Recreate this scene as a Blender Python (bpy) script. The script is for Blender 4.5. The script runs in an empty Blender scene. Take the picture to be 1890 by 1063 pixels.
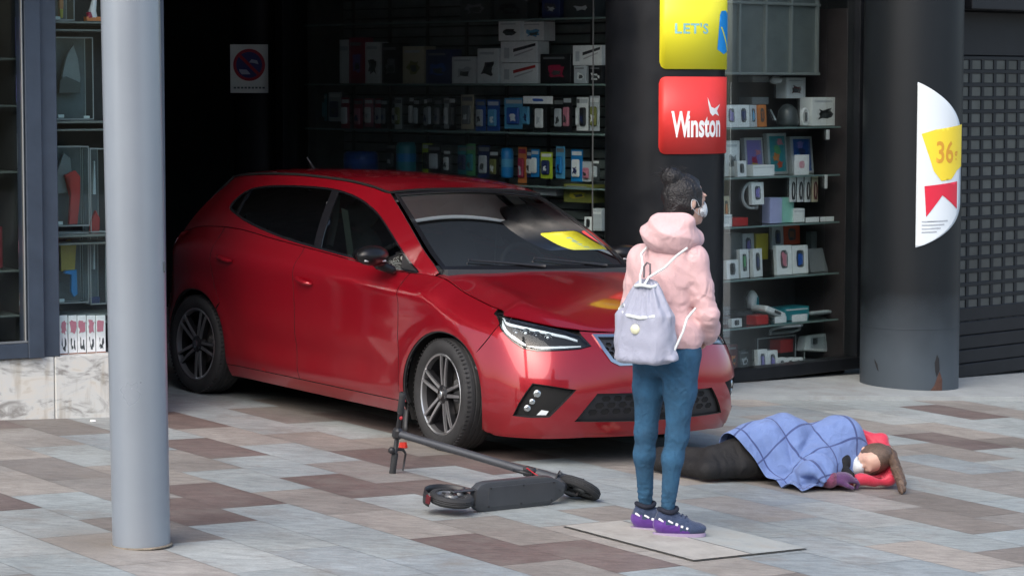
import bpy, math, random
import numpy as np
from mathutils import Vector, Matrix, geometry
R = math.radians
scene = bpy.context.scene
col = scene.collection

# ---------------------------------------------------------------- camera
CAM_H, PITCH, ROLL, SLOPE = 2.0276, 0.08046, 0.00136, -0.04633
cam_data = bpy.data.cameras.new('camera')
cam = bpy.data.objects.new('camera', cam_data); col.objects.link(cam)
cam_data.sensor_width = 36.0
cam_data.lens = 4610.15 / 1890 * 36
cam_data.clip_end = 500
cam.matrix_world = Matrix.Translation((0, 0, CAM_H)) @ Matrix.Rotation(math.pi/2 - PITCH, 4, 'X') @ Matrix.Rotation(ROLL, 4, 'Z')
scene.camera = cam
scene.render.resolution_x, scene.render.resolution_y = 1024, 575

# ---------------------------------------------------------------- light
SUN_EL, SUN_AZ = 44.0, 207.0      # azimuth measured clockwise from +Y
world = bpy.data.worlds.new('World'); scene.world = world; world.use_nodes = True
wn = world.node_tree.nodes; wl = world.node_tree.links
bg = wn['Background']; sky = wn.new('ShaderNodeTexSky'); sky.sky_type = 'NISHITA'
sky.sun_disc = False; sky.sun_elevation = R(SUN_EL); sky.sun_rotation = R(SUN_AZ)
sky.dust_density = 3.0; sky.air_density = 1.0; sky.ozone_density = 1.0
wl.new(sky.outputs[0], bg.inputs[0]); bg.inputs[1].default_value = 0.15
sd = bpy.data.lights.new('sun', 'SUN'); so = bpy.data.objects.new('sun', sd); col.objects.link(so)
sd.energy = 1.3; sd.angle = R(60); sd.color = (1.0, 0.965, 0.91)
sv = Vector((math.sin(R(SUN_AZ))*math.cos(R(SUN_EL)), math.cos(R(SUN_AZ))*math.cos(R(SUN_EL)), math.sin(R(SUN_EL))))
so.rotation_euler = sv.to_track_quat('Z', 'Y').to_euler()
so.location = (0, 0, 20)
vs = scene.view_settings
vs.view_transform = 'Standard'; vs.look = 'None'; vs.gamma = 1.0; vs.use_curve_mapping = False
vs.exposure = 0.97

# ---------------------------------------------------------------- helpers
def gz(x): return SLOPE * x
def tag(o, label=None, cat=None, group=None, kind=None):
    if label: o['label'] = label
    if cat: o['category'] = cat
    if group: o['group'] = group
    if kind: o['kind'] = kind
    return o
def empty(name, loc=(0, 0, 0), label=None, cat=None, group=None, mat=None):
    o = bpy.data.objects.new(name, None); col.objects.link(o)
    o.empty_display_size = 0.1
    if mat is not None: o.matrix_world = mat
    else: o.location = loc
    return tag(o, label, cat, group)
MATS = {}
def mat(name, base=(0.5, 0.5, 0.5), rough=0.5, metal=0.0, coat=0.0, spec=0.5, var=0.0, vscale=8.0, bump=0.0, bscale=60.0, emis=None, rvar=0.0, dirt=None, dscale=2.0, sheen=0.0, wrinkle=0.0, wscale=9.0):
    if name in MATS: return MATS[name]
    m = bpy.data.materials.new(name); m.use_nodes = True
    nt = m.node_tree; n = nt.nodes; l = nt.links; p = n['Principled BSDF']
    p.inputs['Base Color'].default_value = (*base, 1); p.inputs['Roughness'].default_value = rough
    p.inputs['Metallic'].default_value = metal; p.inputs['Specular IOR Level'].default_value = spec
    p.inputs['Coat Weight'].default_value = coat; p.inputs['Coat Roughness'].default_value = 0.03
    p.inputs['Sheen Weight'].default_value = sheen
    tc = n.new('ShaderNodeTexCoord')
    if var or dirt:
        nz = n.new('ShaderNodeTexNoise'); nz.inputs['Scale'].default_value = vscale; nz.inputs['Detail'].default_value = 6; nz.inputs['Roughness'].default_value = 0.65
        l.new(tc.outputs['Object'], nz.inputs['Vector'])
        rp = n.new('ShaderNodeMapRange'); rp.inputs[1].default_value = 0.3; rp.inputs[2].default_value = 0.7
        rp.inputs[3].default_value = 1 - var; rp.inputs[4].default_value = 1 + var
        l.new(nz.outputs[0], rp.inputs[0])
        mx = n.new('ShaderNodeVectorMath'); mx.operation = 'SCALE'; mx.inputs[0].default_value = base
        l.new(rp.outputs[0], mx.inputs['Scale']); cur = mx.outputs[0]
        if dirt:
            d2 = n.new('ShaderNodeTexNoise'); d2.inputs['Scale'].default_value = dscale; d2.inputs['Detail'].default_value = 8; d2.inputs['Roughness'].default_value = 0.7
            l.new(tc.outputs['Object'], d2.inputs['Vector'])
            r2 = n.new('ShaderNodeMapRange'); r2.inputs[1].default_value = 0.52; r2.inputs[2].default_value = 0.75; r2.inputs[4].default_value = 0.8
            l.new(d2.outputs[0], r2.inputs[0])
            mm = n.new('ShaderNodeMix'); mm.data_type = 'RGBA'; mm.inputs[7].default_value = (*dirt, 1)
            l.new(r2.outputs[0], mm.inputs[0]); l.new(cur, mm.inputs[6]); cur = mm.outputs[2]
        l.new(cur, p.inputs['Base Color'])
    if rvar:
        nr = n.new('ShaderNodeTexNoise'); nr.inputs['Scale'].default_value = vscale*1.7; nr.inputs['Detail'].default_value = 5
        l.new(tc.outputs['Object'], nr.inputs['Vector'])
        rr = n.new('ShaderNodeMapRange'); rr.inputs[1].default_value = .3; rr.inputs[2].default_value = .7
        rr.inputs[3].default_value = max(0, rough - rvar); rr.inputs[4].default_value = rough + rvar
        l.new(nr.outputs[0], rr.inputs[0]); l.new(rr.outputs[0], p.inputs['Roughness'])
    if bump:
        nb = n.new('ShaderNodeTexNoise'); nb.inputs['Scale'].default_value = bscale; nb.inputs['Detail'].default_value = 4
        l.new(tc.outputs['Object'], nb.inputs['Vector'])
        b = n.new('ShaderNodeBump'); b.inputs['Strength'].default_value = bump; b.inputs['Distance'].default_value = 0.01
        l.new(nb.outputs[0], b.inputs['Height']); l.new(b.outputs[0], p.inputs['Normal'])
        if wrinkle:
            # creased cloth: ridged, warped noise at two sizes
            prev = None
            for sc_w, am in ((wscale, 1.0), (wscale*2.3, .5)):
                nw = n.new('ShaderNodeTexNoise'); nw.noise_type = 'RIDGED_MULTIFRACTAL'; nw.inputs['Scale'].default_value = sc_w; nw.inputs['Detail'].default_value = 3; nw.inputs['Distortion'].default_value = 1.2
                mpw = n.new('ShaderNodeMapping'); mpw.inputs['Rotation'].default_value = (.5, .35, .8); mpw.inputs['Scale'].default_value = (1, 1.6, .7)
                l.new(tc.outputs['Object'], mpw.inputs[0]); l.new(mpw.outputs[0], nw.inputs['Vector'])
                bw = n.new('ShaderNodeBump'); bw.inputs['Strength'].default_value = wrinkle*am; bw.inputs['Distance'].default_value = .02
                l.new(nw.outputs[0], bw.inputs['Height'])
                if prev: l.new(prev.outputs[0], bw.inputs['Normal'])
                prev = bw
            l.new(prev.outputs[0], b.inputs['Normal'])
    if emis:
        p.inputs['Emission Color'].default_value = (*emis[:3], 1); p.inputs['Emission Strength'].default_value = emis[3]
    MATS[name] = m; return m
def glass_mat(name, tint=(0.8, 0.9, 0.88), rough=0.0, ior=1.45, fac=1.0):
    if name in MATS: return MATS[name]
    m = bpy.data.materials.new(name); m.use_nodes = True
    nt = m.node_tree; n = nt.nodes; l = nt.links; n.remove(n['Principled BSDF'])
    t = n.new('ShaderNodeBsdfTransparent'); t.inputs[0].default_value = (*tint, 1)
    g = n.new('ShaderNodeBsdfGlossy'); g.inputs['Roughness'].default_value = rough; g.inputs[0].default_value = (1, 1, 1, 1)
    f = n.new('ShaderNodeFresnel'); f.inputs[0].default_value = ior
    mu = n.new('ShaderNodeMath'); mu.operation = 'MULTIPLY'; mu.inputs[1].default_value = fac
    mi = n.new('ShaderNodeMixShader'); l.new(f.outputs[0], mu.inputs[0]); l.new(mu.outputs[0], mi.inputs[0])
    l.new(t.outputs[0], mi.inputs[1]); l.new(g.outputs[0], mi.inputs[2]); l.new(mi.outputs[0], n['Material Output'].inputs[0])
    MATS[name] = m; return m
def mesh_obj(name, verts, faces, m=None, parent=None, smooth=False, loc=None):
    me = bpy.data.meshes.new(name)
    me.from_pydata([tuple(map(float, v)) for v in verts], [], [tuple(int(i) for i in f) for f in faces]); me.validate(); me.update()
    if smooth:
        for p in me.polygons: p.use_smooth = True
    if m:
        for mm in (m if isinstance(m, list) else [m]): me.materials.append(mm)
    o = bpy.data.objects.new(name, me); col.objects.link(o)
    if parent is not None: o.parent = parent
    if loc is not None: o.location = loc
    return o
class MB:
    """collects shapes into ONE mesh"""
    def __init__(s): s.v = []; s.f = []; s.mi = []; s.cur = 0; s.M = Matrix.Identity(4)
    def add(s, vs_, fs, M=None):
        k = len(s.v); T = s.M @ M if M is not None else s.M
        for v in vs_: s.v.append(tuple(T @ Vector(v)))
        for f in fs: s.f.append(tuple(i + k for i in f)); s.mi.append(s.cur)
        return s
    def box(s, c, d, M=None, bev=0.0):
        x, y, z = [q/2 for q in d]; b = min(bev, x*.9, y*.9, z*.9)
        if b <= 0:
            vs_ = [(c[0]+i*x, c[1]+j*y, c[2]+k*z) for i in (-1, 1) for j in (-1, 1) for k in (-1, 1)]
            fs = [(0, 1, 3, 2), (4, 6, 7, 5), (0, 4, 5, 1), (2, 3, 7, 6), (0, 2, 6, 4), (1, 5, 7, 3)]
            return s.add(vs_, fs, M)
        # chamfered box: 24 verts
        vs_ = []; idx = {}
        for i in (-1, 1):
            for j in (-1, 1):
                for k in (-1, 1):
                    for a in range(3):
                        o = [b, b, b]; o[a] = 0
                        idx[(i, j, k, a)] = len(vs_)
                        vs_.append((c[0]+i*(x-o[0]), c[1]+j*(y-o[1]), c[2]+k*(z-o[2])))
        fs = []
        for sgn in (-1, 1):
            fs.append([idx[(sgn, j, k, 0)] for j, k in ((-1, -1), (1, -1), (1, 1), (-1, 1))][::sgn])
            fs.append([idx[(i, sgn, k, 1)] for i, k in ((-1, -1), (-1, 1), (1, 1), (1, -1))][::sgn])
            fs.append([idx[(i, j, sgn, 2)] for i, j in ((-1, -1), (1, -1), (1, 1), (-1, 1))][::sgn])
        for i in (-1, 1):
            for j in (-1, 1):
                fs.append([idx[(i, j, -1, 0)], idx[(i, j, -1, 1)], idx[(i, j, 1, 1)], idx[(i, j, 1, 0)]][::i*j])
                fs.append([idx[(i, -1, j, 0)], idx[(i, -1, j, 2)], idx[(i, 1, j, 2)], idx[(i, 1, j, 0)]][::-i*j])
                fs.append([idx[(-1, i, j, 1)], idx[(-1, i, j, 2)], idx[(1, i, j, 2)], idx[(1, i, j, 1)]][::i*j])
                for k in (-1, 1):
                    fs.append([idx[(i, j, k, 0)], idx[(i, j, k, 1)], idx[(i, j, k, 2)]][::i*j*k])
        return s.add(vs_, fs, M)
    def tube(s, pts, r, n=12, caps=True, closed=False):
        pts = [Vector(p) for p in pts]; rs = r if hasattr(r, '__len__') else [r]*len(pts)
        rings = []; up = None
        N = len(pts)
        for i, p in enumerate(pts):
            if closed: t = pts[(i+1) % N] - pts[i-1]
            else: t = pts[min(i+1, N-1)] - pts[max(i-1, 0)]
            if t.length < 1e-9: t = Vector((0, 0, 1))
            t.normalize()
            if up is None:
                up = Vector((0, 0, 1)) if abs(t.z) < 0.9 else Vector((1, 0, 0))
            a = t.cross(up)
            if a.length < 1e-6: a = t.orthogonal()
            a.normalize(); b = a.cross(t); up = b
            rings.append([p + (a*math.cos(q) + b*math.sin(q))*rs[i] for q in [2*math.pi*k/n for k in range(n)]])
        vs_ = [v for r_ in rings for v in r_]; fs = []
        for i in range(N if closed else N-1):
            j = (i+1) % N
            for k in range(n): fs.append((i*n+k, j*n+k, j*n+(k+1) % n, i*n+(k+1) % n))
        if caps and not closed:
            fs.append(tuple(range(n-1, -1, -1))); fs.append(tuple((N-1)*n+k for k in range(n)))
        return s.add(vs_, fs)
    def lathe(s, prof, n=48, M=None, axis='Z', closed=False):
        vs_ = []; N = len(prof)
        for r_, h in prof:
            for k in range(n):
                a = 2*math.pi*k/n
                if axis == 'Z': vs_.append((r_*math.cos(a), r_*math.sin(a), h))
                else: vs_.append((r_*math.cos(a), h, r_*math.sin(a)))
        fs = []
        for i in range(N if closed else N-1):
            j = (i+1) % N
            for k in range(n):
                q = (i*n+k, i*n+(k+1) % n, j*n+(k+1) % n, j*n+k)
                fs.append(q if axis == 'Z' else q[::-1])
        return s.add(vs_, fs, M)
    def prism(s, poly, d, M=None):
        """polygon in XZ, extruded along +Y by d"""
        n = len(poly); vs_ = [(x, 0, z) for x, z in poly] + [(x, d, z) for x, z in poly]
        fs = [tuple(range(n)), tuple(range(2*n-1, n-1, -1))] + [(i+n, (i+1) % n + n, (i+1) % n, i) for i in range(n)]
        return s.add(vs_, fs, M)
    def build(s, name, m=None, parent=None, smooth=False, bevel=0.0, angle=None, loc=None):
        o = mesh_obj(name, s.v, s.f, m, parent, smooth, loc)
        if isinstance(m, list):
            for p, k in zip(o.data.polygons, s.mi): p.material_index = k
        if angle is not None: sharp(o, angle)
        if bevel:
            b = o.modifiers.new('bevel', 'BEVEL'); b.width = bevel; b.segments = 2; b.limit_method = 'ANGLE'; b.angle_limit = R(40)
        return o
def sharp(o, deg=40):
    me = o.data
    for p in me.polygons: p.use_smooth = True
    try: me.set_sharp_from_angle(angle=R(deg))
    except Exception: pass
def frame(ang, origin):
    """local frame: X along a wall (horizontal, angle ang), Y away from the street (behind), Z up"""
    t = Vector((math.cos(R(ang)), math.sin(R(ang)), 0)); n = Vector((-t.y, t.x, 0))
    return Matrix(((t.x, n.x, 0, origin[0]), (t.y, n.y, 0, origin[1]), (0, 0, 1, origin[2] if len(origin) > 2 else 0), (0, 0, 0, 1)))
def grid_faces(nu, nv, flip=False):
    f = []
    for i in range(nu-1):
        for j in range(nv-1):
            q = (i*nv+j, i*nv+j+1, (i+1)*nv+j+1, (i+1)*nv+j)
            f.append(q[::-1] if flip else q)
    return f
# --- signed distance shapes + surface nets (organic bodies, cloth and shoes)
def smin(a, b, k):
    h = np.clip(0.5 + 0.5*(b-a)/k, 0, 1); return b*(1-h) + a*h - k*h*(1-h)
def cone(P, a, b, ra, rb):
    a = np.array(a, float); b = np.array(b, float); d = b-a
    t = np.clip(((P-a) @ d)/(d @ d), 0, 1)
    return np.linalg.norm(P - a - t[:, None]*d, axis=1) - (ra + (rb-ra)*t)
def ell(P, c, r, rot=None):
    q = P - np.array(c, float)
    if rot is not None: q = q @ np.array(rot)
    r = np.array(r, float); k = np.linalg.norm(q/r, axis=1); k2 = np.linalg.norm(q/(r*r), axis=1) + 1e-9
    return k*(k-1)/k2
def chain(P, pts, rs, k=0.02):
    d = None
    for i in range(len(pts)-1):
        c = cone(P, pts[i], pts[i+1], rs[i], rs[i+1]); d = c if d is None else smin(d, c, k)
    return d
def rotz(deg):
    a = R(deg); return np.array([[math.cos(a), -math.sin(a), 0], [math.sin(a), math.cos(a), 0], [0, 0, 1]])
def euler(x, y, z):
    from mathutils import Euler
    return np.array(Euler((R(x), R(y), R(z))).to_matrix())
def fbm(P, sc, seed=0, oct=3):
    """cheap smooth pseudo noise from sines"""
    rng = np.random.RandomState(seed); out = np.zeros(len(P)); amp = 1.0
    for o in range(oct):
        for k in range(4):
            d = rng.normal(size=3); d /= np.linalg.norm(d); ph = rng.rand()*6.28
            out += amp*np.sin((P @ d)*sc*(1+0.35*k) + ph + 0.8*np.sin((P @ rng.normal(size=3))*sc*0.6))/4
        sc *= 2.1; amp *= 0.5
    return out
def nets(f, lo, hi, h):
    lo = np.array(lo, float); hi = np.array(hi, float); n = np.ceil((hi-lo)/h).astype(int)+1
    ax = [lo[i] + h*np.arange(n[i]) for i in range(3)]
    G = np.stack(np.meshgrid(*ax, indexing='ij'), -1).reshape(-1, 3)
    V = f(G).reshape(n); S = V < 0
    cs = tuple(n-1); acc = np.zeros(cs+(3,)); cnt = np.zeros(cs)
    base = np.stack(np.meshgrid(*[np.arange(c) for c in cs], indexing='ij'), -1).astype(float)
    sl = lambda o: tuple(slice(o[i], o[i]+cs[i]) for i in range(3))
    for a in range(3):
        for b in (0, 1):
            for c in (0, 1):
                o0 = [0, 0, 0]; oth = [i for i in range(3) if i != a]; o0[oth[0]] = b; o0[oth[1]] = c
                o1 = list(o0); o1[a] = 1
                v0, v1 = V[sl(o0)], V[sl(o1)]; m = (v0 < 0) != (v1 < 0)
                t = np.where(m, v0/np.where(m, v0-v1, 1), 0)
                p = base + np.array(o0); p[..., a] += t
                acc += np.where(m[..., None], p, 0); cnt += m
    act = cnt > 0; idx = -np.ones(cs, int); idx[act] = np.arange(act.sum())
    verts = lo + h*(acc[act]/cnt[act][:, None])
    faces = []
    for a in range(3):
        b, c = (a+1) % 3, (a+2) % 3
        s0 = [slice(1, n[i]-1) for i in range(3)]; s0[a] = slice(0, n[a]-1)
        s1 = list(s0); s1[a] = slice(1, n[a])
        A, B = S[tuple(s0)], S[tuple(s1)]; e = np.argwhere(A != B)
        if not len(e): continue
        off = np.array([1, 1, 1]); off[a] = 0; e = e + off
        def cell(db, dc):
            q = e.copy(); q[:, b] -= db; q[:, c] -= dc; return idx[q[:, 0], q[:, 1], q[:, 2]]
        q = np.stack([cell(1, 1), cell(0, 1), cell(0, 0), cell(1, 0)], 1)
        fl = S[tuple((e).T)]
        q[~fl] = q[~fl][:, ::-1]
        faces.append(q)
    return verts, np.concatenate(faces)
def sdf_obj(name, f, lo, hi, h, m, parent, attrs=None):
    v, fc = nets(f, lo, hi, h)
    # one light relaxation along the surface for smoother shading
    o = mesh_obj(name, v, fc, m, parent, True)
    return o
def in_poly(P, poly):
    x, y = P[:, 0], P[:, 1]; ins = np.zeros(len(P), bool); n = len(poly)
    for i in range(n):
        x0, y0 = poly[i]; x1, y1 = poly[(i+1) % n]
        if y0 == y1: continue
        c = ((y0 > y) != (y1 > y)) & (x < (x1-x0)*(y-y0)/(y1-y0) + x0); ins ^= c
    return ins
def resample(poly, step):
    out = []; n = len(poly)
    for i in range(n):
        a, b = poly[i], poly[(i+1) % n]; L = math.hypot(b[0]-a[0], b[1]-a[1]); k = max(1, int(math.ceil(L/step)))
        for j in range(k): out.append((a[0]+(b[0]-a[0])*j/k, a[1]+(b[1]-a[1])*j/k))
    return out
def fill2d(outer, holes=(), step=.03):
    """triangulated fill of a flat outline, holes cut out, with evenly spread inner points"""
    polys = [resample(outer, step)] + [resample(h, step) for h in holes]
    pts = []; edges = []
    for pl in polys:
        k = len(pts); n = len(pl); pts += pl; edges += [(k+i, k+(i+1) % n) for i in range(n)]
    o = np.array(polys[0]); lo, hi = o.min(0), o.max(0)
    g = []
    ny = int((hi[1]-lo[1])/step)+2
    for j in range(ny):
        yy = lo[1]+j*step*.92
        xs = np.arange(lo[0]+(step/2 if j % 2 else 0), hi[0], step); g += [(x, yy) for x in xs]
    g = np.array(g)
    keep = in_poly(g, polys[0])
    for h in polys[1:]: keep &= ~in_poly(g, h)
    bp = np.array(pts)
    d = np.min(np.hypot(g[:, None, 0]-bp[None, :, 0], g[:, None, 1]-bp[None, :, 1]), 1); keep &= d > step*.45
    allp = [Vector(p) for p in pts] + [Vector((float(a), float(b))) for a, b in g[keep]]
    res = geometry.delaunay_2d_cdt(allp, edges, [], 0, 1e-6)
    V = np.array([(v.x, v.y) for v in res[0]]); F = [tuple(f) for f in res[2]]
    C = np.array([V[list(f)].mean(0) for f in F])
    k = in_poly(C, polys[0])
    for h in polys[1:]: k &= ~in_poly(C, h)
    return V, [f for f, q in zip(F, k) if q]
def smooth_poly(pts, n=4, closed=True):
    """Catmull-Rom through points"""
    out = []; N = len(pts)
    for i in range(N if closed else N-1):
        p = [np.array(pts[(i+k) % N] if closed else pts[min(max(i+k, 0), N-1)], float) for k in (-1, 0, 1, 2)]
        for j in range(n):
            t = j/n; out.append(tuple(.5*((2*p[1])+(-p[0]+p[2])*t+(2*p[0]-5*p[1]+4*p[2]-p[3])*t*t+(-p[0]+3*p[1]-3*p[2]+p[3])*t**3)))
    if not closed: out.append(tuple(pts[-1]))
    return out

# ---------------------------------------------------------------- pavement
def uv_world(u, v):
    a = R(-52.0); x = u*math.cos(a) - v*math.sin(a); y = u*math.sin(a) + v*math.cos(a)
    return x, y
TP, TR_, U_EVEN, U_ODD, V0 = 0.66, 0.372, -9.60, -9.93, 5.66
PAL = {'g': (0.310, 0.342, 0.342), 'b': (0.280, 0.310, 0.318), 'l': (0.345, 0.368, 0.362), 'c': (0.315, 0.293, 0.267),
       'n': (0.262, 0.243, 0.222), 't': (0.210, 0.190, 0.173), 'd': (0.165, 0.128, 0.117)}
FIX = [(3, -11.55, 'd'), (3, -10.25, 'd'), (1, -10.25, 'd'), (0, -11.33, 't'), (0, -9.94, 'd'), (4, -12.57, 'd'), (5, -10.85, 'd'),
       (2, -12.58, 't'), (2, -11.26, 'n'), (2, -9.92, 'n'), (4, -10.0, 'd'), (4, -10.6, 'n'), (15, -10.1, 'd'), (18, -11.1, 'd'), (5, -10.2, 'l'),
       (1, -9.6, 'g'), (0, -10.6, 'n'), (1, -9.0, 'g'), (2, -10.6, 'g'), (3, -10.9, 'g'), (3, -9.6, 'l'), (4, -9.3, 'g'), (-1, -11.0, 'c'),
       (7, -11.9, 'd'), (6, -11.0, 'n'), (4, -11.3, 'g'), (4, -11.9, 'c'), (5, -11.8, 'n'), (9, -10.2, 'n'), (8, -10.5, 'n'), (1, -11.6, 'g'), (1, -12.2, 'c'),
       (-1, -9.6, 't'), (-2, -9.3, 'c'), (-1, -10.3, 'g'), (0, -9.0, 'g'), (3, -8.9, 'n'), (4, -8.6, 'c'), (5, -8.9, 'n')]
rnd = random.Random(11)
cellcol = {}
def ucell(r, u):
    j = U_EVEN if r % 2 == 0 else U_ODD
    return math.floor((u - j)/TP)
for r_, u_, k_ in FIX: cellcol[(r_, ucell(r_, u_))] = k_
pv, pf, pc = [], [], []
for r_ in range(-26, 46):
    j0 = U_EVEN if r_ % 2 == 0 else U_ODD
    for c_ in range(-24, 28):
        u0, v0 = j0 + c_*TP, V0 + r_*TR_
        g = 0.0014
        k = cellcol.get((r_, c_))
        q = rnd.random(); w = rnd.uniform(0.93, 1.07); hu = rnd.uniform(-.02, .02)
        if k is None: k = 'g' if q < .32 else 'b' if q < .50 else 'l' if q < .60 else 'c' if q < .74 else 'n' if q < .87 else 't' if q < .93 else 'd'
        base = PAL[k]; cc = (base[0]*w*(1+hu), base[1]*w, base[2]*w*(1-hu))
        n0 = len(pv)
        for (uu, vv) in ((u0+g, v0+g), (u0+TP-g, v0+g), (u0+TP-g, v0+TR_-g), (u0+g, v0+TR_-g)):
            x, y = uv_world(uu, vv); pv.append((x, y, gz(x)))
        pf.append((n0, n0+1, n0+2, n0+3)); pc.append(cc)
pm = bpy.data.materials.new('paving_stone'); pm.use_nodes = True
nt = pm.node_tree; n = nt.nodes; l = nt.links; p = n['Principled BSDF']
at = n.new('ShaderNodeAttribute'); at.attribute_name = 'stone'
tc = n.new('ShaderNodeTexCoord')
def noise_node(sc, det=6, ro=.6, stretch=None):
    z = n.new('ShaderNodeTexNoise'); z.inputs['Scale'].default_value = sc; z.inputs['Detail'].default_value = det; z.inputs['Roughness'].default_value = ro
    if stretch:
        mp = n.new('ShaderNodeMapping'); mp.inputs['Rotation'].default_value = (0, 0, R(stretch[1])); mp.inputs['Scale'].default_value = stretch[0]
        l.new(tc.outputs['Object'], mp.inputs[0]); l.new(mp.outputs[0], z.inputs['Vector'])
    else: l.new(tc.outputs['Object'], z.inputs['Vector'])
    return z
def rng_node(src, a, b, c, d):
    z = n.new('ShaderNodeMapRange'); z.inputs[1].default_value = a; z.inputs[2].default_value = b; z.inputs[3].default_value = c; z.inputs[4].default_value = d
    l.new(src, z.inputs[0]); return z.outputs[0]
n1 = noise_node(1.3, 8, .62); n2 = noise_node(90, 3, .6); n3 = noise_node(9, 8, .7, ((1, 3.5, 1), 52)); n4 = noise_node(3.0, 6, .75)
mul = n.new('ShaderNodeMath'); mul.operation = 'MULTIPLY'
l.new(rng_node(n1.outputs[0], .3, .7, .76, 1.14), mul.inputs[0]); l.new(rng_node(n3.outputs[0], .3, .7, .70, 1.20), mul.inputs[1])
mul2 = n.new('ShaderNodeMath'); mul2.operation = 'MULTIPLY'; l.new(mul.outputs[0], mul2.inputs[0]); l.new(rng_node(n2.outputs[0], .3, .7, .90, 1.08), mul2.inputs[1])
sc_ = n.new('ShaderNodeVectorMath'); sc_.operation = 'SCALE'; l.new(at.outputs['Color'], sc_.inputs[0]); l.new(mul2.outputs[0], sc_.inputs['Scale'])
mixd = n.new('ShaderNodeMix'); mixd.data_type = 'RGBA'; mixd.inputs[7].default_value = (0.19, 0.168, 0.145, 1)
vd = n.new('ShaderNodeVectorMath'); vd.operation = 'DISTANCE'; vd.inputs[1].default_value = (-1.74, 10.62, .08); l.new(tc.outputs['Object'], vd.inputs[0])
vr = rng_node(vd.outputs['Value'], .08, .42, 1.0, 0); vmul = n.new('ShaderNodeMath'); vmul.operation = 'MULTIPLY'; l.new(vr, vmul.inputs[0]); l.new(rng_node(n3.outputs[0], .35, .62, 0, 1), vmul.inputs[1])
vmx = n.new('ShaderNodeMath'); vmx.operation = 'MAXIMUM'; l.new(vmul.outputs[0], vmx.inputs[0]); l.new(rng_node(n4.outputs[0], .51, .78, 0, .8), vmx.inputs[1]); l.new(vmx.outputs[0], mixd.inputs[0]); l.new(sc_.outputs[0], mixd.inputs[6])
l.new(mixd.outputs[2], p.inputs['Base Color']); l.new(rng_node(n4.outputs[0], .3, .7, .42, .72), p.inputs['Roughness'])
bb = n.new('ShaderNodeBump'); bb.inputs['Strength'].default_value = .25; bb.inputs['Distance'].default_value = .006
l.new(n2.outputs[0], bb.inputs['Height']); l.new(bb.outputs[0], p.inputs['Normal'])
pave = mesh_obj('pavement', pv, pf, pm)
ca = pave.data.color_attributes.new('stone', 'FLOAT_COLOR', 'CORNER')
buf = np.ones((len(pf)*4, 4), np.float32); buf[:, :3] = np.repeat(np.array(pc), 4, 0); ca.data.foreach_set('color', buf.ravel())
tag(pave, kind='structure')
jm = mat('joint_sand', (0.24, 0.22, 0.195), .9, var=.2)
S_ = 140
gr = mesh_obj('ground', [(-S_, -S_, gz(-S_)-.004), (S_, -S_, gz(S_)-.004), (S_, S_, gz(S_)-.004), (-S_, S_, gz(-S_)-.004)], [(0, 1, 2, 3)], jm)
tag(gr, kind='structure')

# ---------------------------------------------------------------- buildings
blk = mat('black_lacquer', (0.0075, 0.009, 0.0115), .42, spec=.28, var=.25, vscale=3, rvar=.12)
blk2 = mat('black_panel', (0.009, 0.010, 0.0125), .5, spec=.3, var=.2)
darkin = mat('dark_interior', (0.022, 0.026, 0.027), .8, var=.3, vscale=4)
alu = mat('aluminium_trim', (0.33, 0.34, 0.34), .35, metal=.8)
bluegrey = mat('blue_grey_frame', (0.040, 0.055, 0.080), .38, var=.15, rvar=.08)
slat = mat('slat_panel', (0.13, 0.155, 0.15), .6, var=.2)
glassm = glass_mat('shop_glass', (0.96, 0.99, 0.985), 0.0, 1.35, .38)
shelfg = glass_mat('shelf_glass', (0.55, 0.72, 0.68), 0.02, 1.5, 1.0)
edgeg = mat('shelf_edge', (0.16, 0.23, 0.22), .25, spec=.8)
concrete = mat('upper_render', (0.010, 0.012, 0.013), .8, spec=.2, var=.2)

# right shop window : frame 43 deg through (1.03,17.0)
FR = frame(43, (1.03, 17.0)); FB = frame(133, (0.70, 17.25)); FL = frame(30, (-2.353, 14.457))
# shop block above and behind everything
bld = empty('shop_building', (1.0, 18.0, gz(1.0)), 'dark glazed shop building with an arcade of black columns behind the red car', 'building')
def wpart(name, m, fn, smooth=False):
    b = MB(); fn(b); o = b.build(name, m, bld, smooth)
    o.matrix_parent_inverse = bld.matrix_world.inverted() if False else Matrix.Translation((-1.0, -18.0, -gz(1.0)))
    return o
def upper(b):
    b.M = FR; b.box((0.4, 6.4, 5.9), (17.0, 13.0, 5.4), bev=.02)       # everything above the arcade
wpart('wall', concrete, upper)
def soff(b):
    b.M = FR; b.box((0.4, 6.6, 3.12), (17.0, 13.3, .16))
wpart('soffit', mat('soffit_board', (0.30, 0.32, 0.31), .8), soff)  # toned pale to bounce light down into the passage
def backw(b):
    b.M = FR
    b.box((4.7, 3.95, 1.3), (9.2, .1, 3.9)); b.box((-5.0, 7.5, 1.3), (.1, 9, 3.9))   # back wall of the shop, side wall of the passage
    b.box((-2.4, 9.6, 1.3), (5.3, .1, 3.9)); b.box((.12, 6.8, 1.3), (.1, 5.5, 3.9))
wpart('back_wall', darkin, backw)
def floor_in(b):
    b.M = FR; b.box((3.2, 1.75, -.30), (7.4, 3.2, .12))
wpart('shop_floor', darkin, floor_in)

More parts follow.
